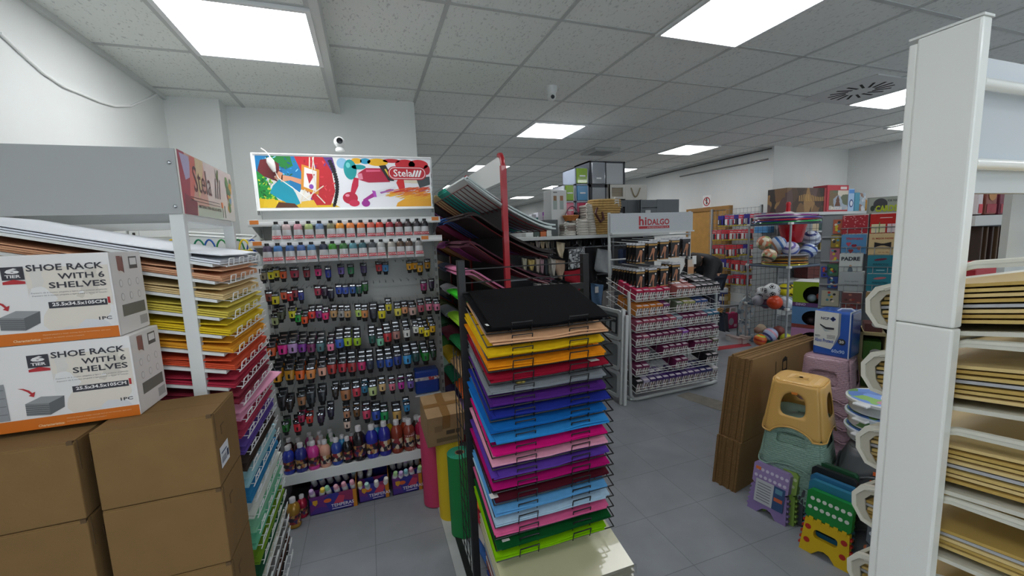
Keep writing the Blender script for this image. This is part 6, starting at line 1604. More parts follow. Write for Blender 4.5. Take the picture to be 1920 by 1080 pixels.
ball_thing(PY(*c9(510, 240), 3.64), .075, mat('#d8cc1c', .35), 'yellow ball beside the large football', (0, 0, 0), stripes(['#3c3814']))
ball_thing(PY(*c9(602, 250), 3.62), .075, mat('#dcc814', .35), 'second yellow ball half hidden by the lime toy box', (.5, .3, 0), stripes(['#4c4418', '#4c4418']))
ball_thing(PY(*c9(378, 410), 3.56), .085, mat('#c03c14', .3), 'orange red ball below the large football')
ball_thing(PY(*c9(522, 428), 3.53), .09, mat('#c4ccd4', .3), 'pale ball with slate blue lines against the corner post', (.4, .6, .2), stripes(['#5c7c9c', '#a8b4c0', '#5c7c9c']))
ball_thing(PY(*c9(150, 385), 3.75), .065, mat('#8c8c94', .4), 'small grey ball low at the side of the middle cube')
ball_thing(PY(*c9(260, 430), 3.78), .06, mat('#6c3c5c', .4), 'plum ball deep inside the middle cube')
ball_thing(PY(*c9(320, 842), 3.58), .082, mat('#a8b4d0', .3), 'violet and silver striped ball in the bottom cube', (.3, .9, .2), stripes(['#3c3c7c', '#c88c9c', '#3c3c7c']))
ball_thing(PY(*c9(180, 915), 3.62), .072, mat('#c8641c', .3), 'orange ball with a yellow green band near the floor', (.2, .1, 0), stripes(['#a0b428', '#a8281c', '#a8281c']))
ball_thing(PY(*c9(310, 985), 3.56), .055, mat('#14502c', .3), 'dark green ball on the bottom mesh')
ball_thing(PY(*c9(420, 985), 3.54), .06, mat('#b02420', .3), 'small red ball on the bottom mesh beside the green one')
ball_thing(PY(*c9(532, 900), 3.54), .066, mat('#b8b81c', .3), 'yellow ball by the corner post in the bottom cube')
ball_thing(PY(*c9(430, 800), 3.72), .07, mat('#6c2c24', .4), 'dark red ball at the back of the bottom cube')
ball_thing(PY(*c9(470, 870), 3.70), .06, mat('#4c5424', .4), 'olive ball wedged behind the yellow ball')
p = PY(*c9(195, 760), 3.70)
o = tag(MB(Matrix.Translation(p)).ball((0, 0, 0), .055, mat('#b8a48c', .95), 14, 8).ball((.05, .02, -.02), .045, mat('#a89080', .95), 12, 8).ball((-.05, .01, -.02), .04, mat('#8c6c5c', .95), 12, 8).build('plush_toy', smooth=True), 'crumpled beige plush toy lying on the bottom balls', 'toy')

# ================================================================ TOY BOXES WITH ROUND WINDOWS
bx = Vector((3.72, 2.72, 0)); vdir = Vector((bx.x, bx.y, 0)).normalized(); ux = Vector((vdir.y, -vdir.x, 0))
ang = math.atan2(ux.y, ux.x) - .22
R_ = Matrix.Rotation(ang, 4, 'Z')
zl_ = [PN(1486, y, bx, vdir).z for y in (527, 573, 612, 651)]
L0 = PN(1486, 560, bx, vdir)
org = Vector((L0.x, L0.y, 0)); bw2 = .30
tcol = [('lime green', '#88a41c', '#4a2a5c'), ('blue', '#5884b0', '#8a4038'), ('pink and lilac', '#b884a8', '#7c94c8')]
for k in range(5):
    z1 = zl_[k] if k < 4 else zl_[3] - (zl_[0] - zl_[3]) / 3
    z0 = (zl_[k + 1] if k < 3 else z1 - (zl_[0] - zl_[3]) / 3 if k == 3 else 0)
    z0 = max(0, z0)
    if k == 4: z1 = zl_[3] - (zl_[0] - zl_[3]) / 3
    cn, col, col2 = tcol[k % 3]
    o = thing('toy_box', f'{cn} toy carton with a round window, {ORD[k]} from the top of the pile', 'toy box', org + Vector((0, 0, z0)), 'toy cartons with round windows'); o.rotation_euler = (0, 0, ang)
    h = z1 - z0 - .002; Mx = frame((0, 0, 0), (1, 0, 0), (0, 0, 1)); m = MB()
    cxw = bw2 * .56; win = [(cxw + bw2 * .30 * math.cos(t), h * .48 + h * .36 * math.sin(t)) for t in [2 * pi * i / 24 for i in range(24)]]
    fm_ = mat(col, .4)
    m.plate([(0, 0), (bw2, 0), (bw2, h), (0, h)], win, -.004, 0, fm_, Mx)
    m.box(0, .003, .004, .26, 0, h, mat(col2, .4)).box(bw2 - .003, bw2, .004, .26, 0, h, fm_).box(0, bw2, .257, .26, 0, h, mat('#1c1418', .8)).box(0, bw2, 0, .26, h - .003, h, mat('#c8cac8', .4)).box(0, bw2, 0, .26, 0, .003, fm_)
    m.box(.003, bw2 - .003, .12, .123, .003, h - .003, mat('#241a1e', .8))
    m.rect(0, 0, bw2, h * .16, mat('#5c3a6c' if k == 0 else col2, .4), Mx, .001)
    if k == 0: m.text('DINO', bw2 * .22, h * .08, h * .13, mat('#c8b8d8', .4), Mx, .002, bold=.02)
    m.build('carton', o, local=True)
    if k < 3:
        tm_ = MB().ball((cxw - .03, .06, h * .32), h * .16, mat(('#7c8c94', '#2c2020', '#5c7ca0')[k], .4), 14, 8).ball((cxw + .035, .06, h * .42), h * .15, mat(('#8c3c2c', '#2c2020', '#6c9cb8')[k], .4), 14, 8).build('toy', o, local=True, smooth=True)

# ================================================================ GREETING CARD RACK
cc = ray(1632, 480); cc.z = 0; cc = cc.normalized()
cpos = cc * 3.95; cax = Vector((cc.y, -cc.x, 0))
cax = (Matrix.Rotation(.10, 3, 'Z') @ cax); cn_ = Vector((-cax.y, cax.x, 0))   # points away from the camera
def CP(px, py): return PN(px, py, cpos, cn_)
ck = thing('card_rack', 'wire spinner rack of greeting cards with a grey printed header board', 'card rack', (cpos.x, cpos.y, 0))
Mc = frame(cpos + Vector((0, 0, 0)), cax, (0, 0, 1))     # u along rack, v up, normal towards the camera
def CU(px, py):
    p = CP(px, py) - cpos; return p.dot(cax), p.z
u0, v1 = CU(1627, 371); u1, v0 = CU(1689, 399)
hm_ = MB(Mc).box(u0, u1, v0, v1, -.02, .0, mat('#8c9088', .4))
hm_.rect(u0 + .01, v0 + .005, u1 - .01, v1 - .005, mat('#9aa094', .4), Matrix(), .001)
hm_.ell((u0 + u1) / 2 - .02, v0 + (v1 - v0) * .58, .038, .04, mat('#3c3c40', .4), Matrix(), .002)
hm_.fit('CARDS', u0 + (u1 - u0) * .25, v0 + .014, u1 - .02, v0 + (v1 - v0) * .5, mat('#a8b81c', .4), Matrix(), .004, .04)
hm_.fit('FOR YOU', u0 + (u1 - u0) * .6, v1 - .035, u1 - .02, v1 - .02, mat('#3c4040', .4), Matrix(), .003)
hm_.ell(u0 + .03, v0 + .04, .012, .02, mat('#2c3a2c', .4), Matrix(), .003)
hm_.build('header_board', ck)
pole_u = CU(1629, 500)[0]
MB(Mc).tube([(pole_u, .02, -.05), (pole_u, v1, -.05)], .012, mat('#7c8082', .3, .6), 8).build('pole', ck)
MB(Mc).lathe([(.22, 0), (.22, .015), (.03, .03)], mat('#5c6062', .4), 24, frame((pole_u, 0, -.05), (1, 0, 0), (0, 0, -1))).build('base', ck)
cards = [
 (1580, 1625, 405, 440, 'red', '#a01828', 'sparkly red greeting card at the top of the column nearer the balls', 'spark'),
 (1632, 1681, 402, 438, 'red', '#b82018', 'red greeting card with drawn gift boxes just under the header', 'gifts'),
 (1578, 1622, 440, 476, 'blue', '#4c84b0', 'blue greeting card with red hearts', 'hearts'),
 (1629, 1679, 438, 478, 'cream', '#d0b888', 'cream greeting card with a black bow tie', 'bow'),
 (1574, 1614, 475, 512, 'white', '#c4ccc8', 'white greeting card reading PADRE', 'padre'),
 (1626, 1672, 478, 512, 'teal', '#2c7c8c', 'teal greeting card with a dark red fish under the bow tie card', 'fish'),
 (1572, 1616, 508, 545, 'grey', '#a4acac', 'silver grey greeting card below the white one', 'grey'),
 (1624, 1670, 512, 545, 'teal', '#2c8090', 'lower teal greeting card with a pale red fish', 'fish2'),
 (1578, 1612, 546, 578, 'brown', '#6c4444', 'dark brown and red greeting card at the foot of the column', 'brown'),
 (1622, 1668, 545, 580, 'beige', '#a48858', 'tan greeting card half hidden behind the white bin', 'beige'),
]
for k, (a, b_, t, b2, cn, col, lab, kind) in enumerate(cards):
    u0, v1 = CU(a, t); u1, v0 = CU(b_, b2); lift = .02 + .012 * (k // 2)
    for d_ in range(2):
        m = MB(Mc); dz = -.012 * d_; du = .006 * d_
        m.box(u0 + du, u1 + du, v0, v1 + .006 * d_, lift + dz - .004, lift + dz, mat('#d8d8d4' if d_ else col, .35))
        I_ = Matrix.Translation((0, 0, lift)); cu, cv = (u0 + u1) / 2, (v0 + v1) / 2; w_, h_ = u1 - u0, v1 - v0
        if d_ == 0:
            if kind == 'spark':
                for q in range(40):
                    x, y = u0 + random.random() * w_, v0 + random.random() ** .6 * h_; m.ell(min(max(x, u0 + .008), u1 - .008), min(max(y, v0 + .006), v1 - .006), .004, .003, mat('#d89898', .3), I_, .001)
            elif kind == 'gifts':
                m.rect(u0 + .008, v0 + .01, cu + .01, cv, mat('#d8d0a8', .4), I_, .001); m.rect(cu + .02, v0 + .01, u1 - .006, cv, mat('#d8c8c8', .4), I_, .001); m.rect(cu - .025, v0 + .01, cu - .02, cv + .012, mat('#6c8c4c', .4), I_, .002); m.rect(u0 + w_ * .78, v0 + .01, u0 + w_ * .8, cv, mat('#b02020', .4), I_, .002); m.rect(u0 + w_ * .35, v1 - .03, u1 - .03, v1 - .026, mat('#e8d0c8', .4), I_, .001)
            elif kind == 'hearts':
                m.fit('Hermano', u0 + w_ * .2, v1 - .04, u1 - .02, v1 - .018, mat('#b8384c', .4), I_, .001)
                for x, y, c_ in ((.3, .5, '#b84c60'), (.52, .4, '#8c1c34'), (.72, .3, '#b8645c'), (.4, .15, '#8c3838')):
                    X, Y = u0 + w_ * x, v0 + h_ * y; m.ell(X - .006, Y + .006, .009, .009, mat(c_, .4), I_, .001); m.ell(X + .006, Y + .006, .009, .009, mat(c_, .4), I_, .001); m.poly([(X - .014, Y + .003), (X + .014, Y + .003), (X, Y - .016)], mat(c_, .4), I_, .0012)
            elif kind == 'bow':
                m.fit('EL MEJOR PADRE', u0 + w_ * .12, v1 - .045, u1 - w_ * .14, v1 - .03, mat('#a83828', .4), I_, .001)
                m.poly([(cu - .045, cv + .016), (cu - .008, cv + .006), (cu + .008, cv + .006), (cu + .045, cv + .016), (cu + .045, cv - .022), (cu + .008, cv - .008), (cu - .008, cv - .008), (cu - .045, cv - .022)], mat('#201c20', .4), I_, .001)
                m.fit('en su dia', cu - .02, v0 + .018, cu + .035, v0 + .026, mat('#a86840', .4), I_, .001)
            elif kind == 'padre':
                m.fit('PADRE', u0 + w_ * .08, v1 - .052, u1 - w_ * .1, v1 - .024, mat('#1c2430', .4), I_, .001, .04); m.ell(cu, v0 + .02, .014, .03, mat('#5c6c78', .4), I_, .001); m.ell(cu, v0 + .055, .008, .009, mat('#c89c80', .4), I_, .0015)
            elif kind in ('fish', 'fish2'):
                m.ell(cu, v1 - .03, .035, .008, mat('#6c2438' if kind == 'fish' else '#b86c70', .4), I_, .001, 16, .15); m.fit('PERFECTO!', u0 + w_ * .22, cv - .008, u1 - w_ * .2, cv + .006, mat('#1c4450', .4), I_, .001); m.rect(cu - .02, v0 + .02, cu + .025, v0 + .025, mat('#a8d0d8', .4), I_, .001)
            elif kind == 'grey':
                m.fit('Con cariño', u0 + w_ * .25, cv - .004, u1 - w_ * .2, cv + .008, mat('#4c5458', .4), I_, .001, 0); m.fit('Felicidades', u0 + w_ * .3, cv - .03, u1 - w_ * .2, cv - .018, mat('#4c5458', .4), I_, .001, 0)
            elif kind == 'brown':
                for q in range(10): m.ell(u0 + .01 + random.random() * (w_ - .02), v0 + .01 + random.random() * (h_ - .02), .01, .008, mat(random.choice(['#8c3c34', '#a8705c', '#4c3434']), .4), I_, .001 + .0001 * q)
        tag(m.build('greeting_card'), lab if d_ == 0 else 'card tucked behind the ' + ' '.join(lab.split()[:7]), 'greeting card', 'greeting cards on the wire rack')
    wm = MB(Mc)
    wm.tube([(u0 - .006, v0 + (v1 - v0) * .35, lift - .03), (u0 - .004, v0 + (v1 - v0) * .35, lift + .008), (u1 + .004, v0 + (v1 - v0) * .35, lift + .008), (u1 + .006, v0 + (v1 - v0) * .35, lift - .03)], .0022, mat('#9ca0a2', .3, .7), 5)
    for q in (.22, .78): wm.tube([(u0 + (u1 - u0) * q, v0 + (v1 - v0) * .35, lift + .008), (u0 + (u1 - u0) * q, v0 - .004, lift + .008), (u0 + (u1 - u0) * q, v0 - .004, lift - .03)], .0018, mat('#9ca0a2', .3, .7), 5)
    wm.build('pocket_wire', ck)
MB(Mc).box(CU(1580, 500)[0], CU(1680, 500)[0], .1, CU(1630, 402)[1], -.03, -.022, mat('#70767a', .5)).build('back_grid', ck)
# small books at the side of the cards
for k, (a, b_, t, b2, col, lab) in enumerate(((1563, 1578, 412, 438, '#b0583c', 'small orange and yellow picture book beside the red cards'), (1559, 1575, 441, 464, '#8c7424', 'small yellow and red picture book in the side column'), (1557, 1574, 466, 493, '#a86878', 'pink and orange picture book in the side column'), (1551, 1571, 496, 517, '#3c6c4c', 'green framed picture book in the side column'), (1552, 1570, 519, 541, '#2c4484', 'blue topped picture book above the toy cartons'), (1540, 1553, 500, 520, '#2c3c9c', 'small blue book at the edge of the side column'), (1541, 1572, 545, 575, '#b0ac98', 'cream comic book printed with small figures behind the toy cartons'))):
    u0, v1 = CU(a, t); u1, v0 = CU(b_, b2)
    m = MB(Mc).box(u0, u1, v0, v1, -.02, -.006, mat(col, .4))
    I_ = Matrix.Translation((0, 0, -.006))
    for q in range(7): m.ell(u0 + .012 + random.random() * max(.001, u1 - u0 - .024), v0 + .012 + random.random() * max(.001, v1 - v0 - .024), .009, .009, mat(random.choice(['#c8b428', '#b83c2c', '#d8d0c0', '#2c2c30', '#4c8c9c']), .4), I_, .0005 + q * .0001)
    tag(m.build('picture_book'), lab, 'book', 'picture books beside the cards')
uA = CU(1538, 500)[0]; uB = CU(1579, 500)[0]
sb = thing('book_panel', 'grey slatted panel carrying the small picture books', 'shop display', (cpos + cax * uA).to_tuple())
MB(Mc).box(uA, uB, 0, CU(1560, 405)[1], -.045, -.021, mat('#808488', .5)).build('panel', sb)
for q in range(6): MB(Mc).box(uA, uB, .5 + .18 * q, .51 + .18 * q, -.021, .0, mat('#9a9ea0', .4)).build('ledge', sb)

# ================================================================ TALL SHELF IN THE FAR CORNER
zts = PY(1545, 397, 4.0).z
ts = thing('corner_shelving', 'grey corner shelving with a high top shelf of boxed toys', 'shelving', (6.0, 4.2, 0))
MB().box(5.16, 7.0, 4.0, 4.36, zts - .04, zts, mat('#b4b8b8', .45)).build('top_shelf', ts)
MB().box(5.55, 7.0, 4.32, 4.36, 0, zts - .04, mat('#8c9092', .6)).build('back_panel', ts)
MB().box(5.14, 5.17, 4.0, 4.36, 0, zts, mat('#9ca0a0', .5)).build('side_panel', ts)
for z in (.3, .75, 1.15, 1.42): MB().box(5.17, 7.0, 4.02, 4.32, z - .02, z, mat('#a8acac', .45)).build('shelf', ts)
def shelfbox(px0, px1, pyt, y, d_, m, lab, cat='box', name='toy_carton', zb=None):
    a, b_ = PY(px0, pyt, y), PY(px1, pyt, y); zb = zts + .001 if zb is None else zb
    o = thing(name, lab, cat, ((a.x + b_.x) / 2, y, zb)); w_ = b_.x - a.x; h = (a.z + b_.z) / 2 - zb
    MB().box(-w_ / 2, w_ / 2, 0, d_, 0, h, m).build('carton_body', o, local=True, bevel=.004)
    return o, w_, h
wood_p = printmat('wood_toy_print', ['#4c3828', '#6c5034', '#3c2c24', '#8c6c44', '#54403c', '#2c2420'], 9, stretch=(1, 1, .5))
o, w_, h = shelfbox(1476, 1550, 352, 4.03, .28, wood_p, 'large dark brown wooden toy carton on the top corner shelf')
Mx = frame((0, -.001, 0), (1, 0, 0), (0, 0, 1)); d = MB()
for k in range(16): d.box(-w_ * .2 + w_ * .045 * k, -w_ * .2 + w_ * .045 * k + w_ * .02, h * .45, h * .68 + h * .06 * math.sin(k * .4), 0, .001, mat('#b08c54', .5), Mx)
d.rect(w_ * .44, 0, w_ * .5, h, mat('#8c3034', .5), Mx, .002)
d.build('picture_print', o, local=True)
o, w_, h = shelfbox(1552, 1592, 347, 4.03, .2, mat('#a8303c', .45), 'red edged jigsaw carton with a landscape picture on the corner shelf')
d = MB().rect(-w_ * .40, h * .06, w_ * .48, h * .8, printmat('landscape_print', ['#8c98a4', '#a8a8a0', '#6c5c44', '#94a0ac', '#5c6450', '#c0b8a8'], 7), Mx, .001).poly([(-.06, h * .2), (.06, h * .2), (.03, h * .4), (.04, h * .42), (.0, h * .62), (-.04, h * .42), (-.03, h * .4)], mat('#5c3c2c', .5), Mx, .002)
d.fit('PUZZLE', -w_ * .3, h * .07, w_ * .2, h * .17, mat('#d8d0c0', .5), Mx, .003); d.rect(w_ * .1, h * .84, w_ * .4, h * .94, mat('#c8bcb8', .5), Mx, .002)
d.build('picture_print', o, local=True)
o, w_, h = shelfbox(1592, 1603, 354, 4.03, .1, mat('#9cb8d4', .4), 'pale blue and white upright carton beside the jigsaw', name='upright_carton')
MB().ell(0, h * .35, w_ * .35, w_ * .45, mat('#3c4c7c', .5), Mx, .001).ell(0, h * .35, w_ * .22, w_ * .3, mat('#d0d4dc', .5), Mx, .002).rect(-w_ * .45, h * .8, w_ * .45, h * .96, mat('#4c84c0', .5), Mx, .001).build('picture_print', o, local=True)
shelfbox(1604, 1613, 361, 4.03, .1, mat('#4c8ca4', .4), 'slim teal carton second from the jigsaw', name='upright_carton')
shelfbox(1613, 1624, 362, 4.05, .1, printmat('small_toy_print', ['#b0bcc4', '#8c6c5c', '#c8ccd0', '#9cacb8'], 20), 'pale printed carton beside the plush toys', name='upright_carton')
p = PY(1655, 372, 3.98)
o = thing('plush_toy', 'pink and brown plush toy lying above the card header', 'plush toy', (p.x, 4.12, zts + .08))
pk, bnm, ylw = mat('#c09090', .95, bump=(40, .4)), mat('#3c2c2c', .95), mat('#c09850', .95, bump=(40, .4))
MB().ball((0, 0, .06), .13, pk, 18, 12, sz=.75).build('plush_body', o, local=True, smooth=True)
MB().ball((.10, -.02, .18), .10, pk, 18, 12).build('plush_head', o, local=True, smooth=True)
MB().ball((.09, -.06, .25), .06, bnm, 12, 8).ball((.15, -.04, .26), .05, mat('#d8d4d0', .9), 12, 8).build('plush_ear', o, local=True, smooth=True)
MB().ball((-.18, -.03, 0), .075, ylw, 14, 8).build('plush_paw', o, local=True, smooth=True)
MB().ball((.16, -.08, -.01), .06, pk, 14, 8).build('plush_paw', o, local=True, smooth=True)
MB().ball((-.06, -.10, .09), .035, mat('#a82838', .8), 12, 8).build('bow', o, local=True, smooth=True)
p = PY(1632, 374, 3.98)
o = thing('plush_toy', 'small orange plush toy beside the pink one', 'plush toy', (p.x, 4.12, zts + .05))
MB().ball((0, 0, 0), .07, mat('#b87840', .95, bump=(40, .4)), 14, 8).build('plush_body', o, local=True, smooth=True)
MB().ball((.05, -.02, .08), .05, mat('#c08848', .95), 14, 8).build('plush_head', o, local=True, smooth=True)
# boxed goods on its lower shelves (seen between balls and cards)
for k, (px0, px1, pyt, y, zz, col, lab) in enumerate(((1500, 1524, 419, 4.05, 1.42, '#7c8488', 'grey boxed toy on the shelf under the top corner shelf'), (1524, 1536, 414, 4.05, 1.42, '#b4a488', 'tan boxed toy beside the grey one'), (1536, 1550, 412, 4.05, 1.42, '#2c4444', 'black boxed toy with white frame'), (1440, 1455, 424, 4.05, 1.42, '#4c8cc0', 'bright blue box seen between the hoops and the red bucket'), (1510, 1535, 452, 4.05, 1.15, '#54584c', 'olive boxed toy on the second shelf'), (1538, 1556, 455, 4.05, 1.15, '#7c6c34', 'mustard boxed toy on the second shelf'), (1515, 1550, 500, 4.05, .75, '#5c2c28', 'dark red boxed toy on the third shelf'), (1556, 1575, 500, 4.05, .75, '#2c3c84', 'dark blue boxed toy on the third shelf'))):
    if PY(px0, pyt, y).x < 5.19:
        y_ = 4.25; 
    shelfbox(px0, px1, pyt, y, .2, mat(col, .45), lab, name='boxed_toy', zb=zz + .001)
# ================================================================ FLATTENED CARTONS STANDING ON EDGE
fdir = Vector((.979, .20, 0)).normalized(); tdir = Vector((-.2, .979, 0)).normalized()
base0 = Vector((1.872, 1.645, 0))
top0 = PN(1412, 675, base0, tdir); lean = (top0 - base0).dot(fdir); zt_ = top0.z
topR = PN(1524, 645, base0, tdir); wtop = (topR - top0).dot(fdir)
kc = [mat('#94744a', .9, noise=(10, .06)), mat('#876840', .9, noise=(10, .06))]; kedge = mat('#7a5c36', .95, noise=(160, .25))
for k in range(10):
    o = thing('flattened_carton', 'front flattened carton of the bundle standing on the grey floor' if k == 0 else f'flattened carton in the standing bundle, {ORD[k]} from its front', 'flattened carton', (base0 + tdir * .0142 * k).to_tuple(), 'flattened cartons in a bundle')
    Mx = frame(base0 + tdir * (.0142 * k), fdir, (0, 0, 1))
    dz = random.uniform(-.012, .006) if k else 0; du = random.uniform(-.006, .006) if k else 0
    W_ = wtop + .12
    L2 = lambda z: lean * z / zt_
    lo, hi = .0, zt_ + dz
    zf = .285
    m = MB()
    m.prism([(du, 0), (W_, 0), (W_ + L2(zf), zf), (du + L2(zf) - .012, zf)], -.0125, 0, kc[k % 2], Mx, kedge)
    m.prism([(du + L2(zf) + .004, zf + .003), (W_ + L2(zf), zf + .003), (W_ + L2(hi), hi), (du + L2(hi), hi)], -.0125, 0, kc[k % 2], Mx, kedge)
    m.build('card_panel', o)
    if k == 0:
        ik = mat('#241c14', .9); d = MB()
        MB().rect(L2(.62) + .27, .60, L2(.62) + .276, .70, ik, Mx, .001).build('printed_line', o)
        u = L2(.66) + .34
        d.plate(rrect(u, .62, u + .055, .70, .008), rrect(u + .008, .635, u + .047, .685, .006), .0002, .0012, ik, Mx); d.poly([(u + .0, .70), (u + .03, .715), (u + .06, .70)], ik, Mx, .001)
        d.build('printed_mark', o)

# ================================================================ PLASTIC STOOLS
def stool_mesh(name, parent, b, t, h, m, win, arch=.03, n_exp=5, th=.004, top_holes=True, texm=None):
    """four-sided tapered stool with a window in each side; win = (u half width, v0, v1, roundness) in fractions"""
    def pos(u, v, k):
        a = math.radians(90 * k + 45 * u); c_, s_ = math.cos(a), math.sin(a)
        r = 1 / (abs(c_) ** n_exp + abs(s_) ** n_exp) ** (1 / n_exp)
        hw_ = b + (t - b) * v
        z0 = arch * max(0, 1 - (u / .72) ** 2) ** .6 if arch else 0
        return (hw_ * r * c_, hw_ * r * s_, z0 * (1 - v) + h * v)
    mb = MB()
    uh, v0, v1, rd_ = win
    if uh > 0:
        N = 64; outer, hole = [], []
        cv = (v0 + v1) / 2; hv = (v1 - v0) / 2
        for i in range(N):
            a = 2 * pi * i / N + pi / N; c_, s_ = math.cos(a), math.sin(a)
            r = 1 / (abs(c_) ** rd_ + abs(s_) ** rd_) ** (1 / rd_)
            hole.append((uh * r * c_, cv + hv * r * s_))
            # ray to the unit panel border (aspect-scaled)
            dx, dy = uh * c_, hv * s_
            tx = (1 / abs(dx)) if abs(dx) > 1e-9 else 1e9
            ty = ((1 - cv) / dy if dy > 0 else cv / -dy) if abs(dy) > 1e-9 else 1e9
            tt = min(tx, ty); outer.append((tt * dx, cv + tt * dy))
        for k in range(4):
            rings = []
            for q in range(6):
                f_ = (q / 5)
                rings.append([pos(ho[0] + (ou[0] - ho[0]) * f_, ho[1] + (ou[1] - ho[1]) * f_, k) for ho, ou in zip(hole, outer)])
            mb.loft(rings, m, None, caps=False)
    else:
        rings = [[pos(-1 + 2 * (i % 24) / 24, v, i // 24) for i in range(96)] for v in (0, .25, .5, .75, 1)]
        mb.loft(rings, m, None, caps=False)
    # seat
    seat = [[pos(-1 + 2 * (i % 12) / 12, 1, i // 12) for i in range(48)]]
    for f_, dz in ((.96, .006), (.85, .010), (.5, .010), (.07, .008)):
        seat.append([(p[0] * f_, p[1] * f_, h + dz) for p in seat[0]])
    mb.loft(seat, texm or m, None, caps=False)
    # rim
    rim = [pos(-1 + 2 * (i % 24) / 24, 0, i // 24) for i in range(96)]
    mb.tube([(p[0] * 1.012, p[1] * 1.012, p[2]) for p in rim], .0045, m, 6, closed=True)
    o = mb.build(name, parent, smooth=50, local=True)
    md = o.modifiers.new('solid', 'SOLIDIFY'); md.thickness = th; md.offset = -1
    return o
beige = mat('#dcae60', .35, name='beige_plastic')
# dotted seat
bz_ = bpy.data.materials.new('beige_dotted_seat'); bz_.use_nodes = True
nt = bz_.node_tree; b_ = nt.nodes['Principled BSDF']; b_.inputs['Roughness'].default_value = .35; b_.inputs['Base Color'].default_value = lin('#dcae60')
tc = nt.nodes.new('ShaderNodeTexCoord'); v_ = nt.nodes.new('ShaderNodeTexVoronoi'); v_.inputs['Scale'].default_value = 48; v_.inputs['Randomness'].default_value = 0
bp = nt.nodes.new('ShaderNodeBump'); bp.inputs['Strength'].default_value = .6; bp.inputs['Distance'].default_value = .004
nt.links.new(tc.outputs['Object'], v_.inputs['Vector']); nt.links.new(v_.outputs['Distance'], bp.inputs['Height']); nt.links.new(bp.outputs[0], b_.inputs['Normal'])
def woven(h, name):
    m = bpy.data.materials.new(name); m.use_nodes = True
    nt = m.node_tree; b = nt.nodes['Principled BSDF']; b.inputs['Roughness'].default_value = .4; b.inputs['Base Color'].default_value = lin(h)
    tc = nt.nodes.new('ShaderNodeTexCoord'); mp = nt.nodes.new('ShaderNodeMapping'); mp.inputs['Rotation'].default_value = (math.radians(90), 0, math.radians(22))
    br = nt.nodes.new('ShaderNodeTexBrick'); br.inputs['Scale'].default_value = 1; br.inputs['Brick Width'].default_value = .024; br.inputs['Row Height'].default_value = .011; br.inputs['Mortar Size'].default_value = .0022; br.inputs['Mortar Smooth'].default_value = 1
    br.inputs['Color1'].default_value = br.inputs['Color2'].default_value = (1, 1, 1, 1); br.inputs['Mortar'].default_value = (0, 0, 0, 1)
    bp = nt.nodes.new('ShaderNodeBump'); bp.inputs['Strength'].default_value = .7; bp.inputs['Distance'].default_value = .004
    L = nt.links.new
    sx = nt.nodes.new('ShaderNodeSeparateXYZ'); ad = nt.nodes.new('ShaderNodeMath'); cx = nt.nodes.new('ShaderNodeCombineXYZ')
    L(tc.outputs['Object'], sx.inputs[0]); L(sx.outputs['X'], ad.inputs[0]); L(sx.outputs['Y'], ad.inputs[1]); L(ad.outputs[0], cx.inputs['X']); L(sx.outputs['Z'], cx.inputs['Y'])
    L(cx.outputs[0], br.inputs['Vector']); L(br.outputs['Color'], bp.inputs['Height']); L(bp.outputs[0], b.inputs['Normal'])
    return m
mint_m = woven('#93b4a5', 'woven_mint_plastic'); pink_m = woven('#c3a0ac', 'woven_pink_plastic'); grey_m = mat('#53565a', .4, name='grey_plastic')
SC = Vector((2.085, 1.455, 0)); srot = math.radians(22)
for k, zb in enumerate((.0, .085, .17, .255)):
    o = thing('plastic_stool', ('lowest', 'second from lowest', 'third from lowest', 'top')[k] + ' mint green woven plastic stool in the nest under the beige one', 'stool', SC + Vector((0, 0, zb)), 'mint stools nested in a stack'); o.rotation_euler = (0, 0, srot)
    stool_mesh('stool_body', o, .152, .118, .262, mint_m, (.56, .46, .70, 6), .035)
o = thing('plastic_stool', 'beige plastic stool with arched side openings on top of the mint stools', 'stool', SC + Vector((0, 0, .437)), None); o.rotation_euler = (0, 0, srot)
stool_mesh('stool_body', o, .142, .108, .268, beige, (.52, .26, .80, 2.6), .05, texm=bz_)
MB().lathe([(.009, .2785), (.0, .2785)], mat('#4c3a1c', .8), 12).build('seat_hole', o, local=True)
MB().box(-.142, -.138, -.02, .005, .225, .235, mat('#e0832c', .5)).build('price_sticker', o, local=True)
PKC = Vector((2.74, 1.75, 0))
for k, zb in enumerate((0, .083, .166, .249, .332, .415)):
    o = thing('plastic_stool', f'pink woven plastic stool, {ORD[5 - k]} from the top of the pile under the blue pack', 'stool', PKC + Vector((0, 0, zb)), 'pink stools nested in a stack'); o.rotation_euler = (0, 0, math.radians(25))
    stool_mesh('stool_body', o, .165, .135, .262, pink_m, (.56, .30, .66, 6), .03)
GC = Vector((2.27, 1.17, 0))
for k in range(7):
    zb = .044 * k
    o = thing('plastic_stool', f'dark grey plastic stool, {ORD[6 - k]} from the top of the nest under the white tubs', 'stool', GC + Vector((0, 0, zb)), 'dark grey stools nested in a stack'); o.rotation_euler = (0, 0, math.radians(24))
    stool_mesh('stool_body', o, .165, .125, .17, grey_m, (0, 0, 0, 0), .075)
    MB().box(-.168, -.16, .0 + .01 * (k % 2), .022 + .01 * (k % 2), .085, .10, mat('#e0642c', .5)).build('price_sticker', o, local=True)
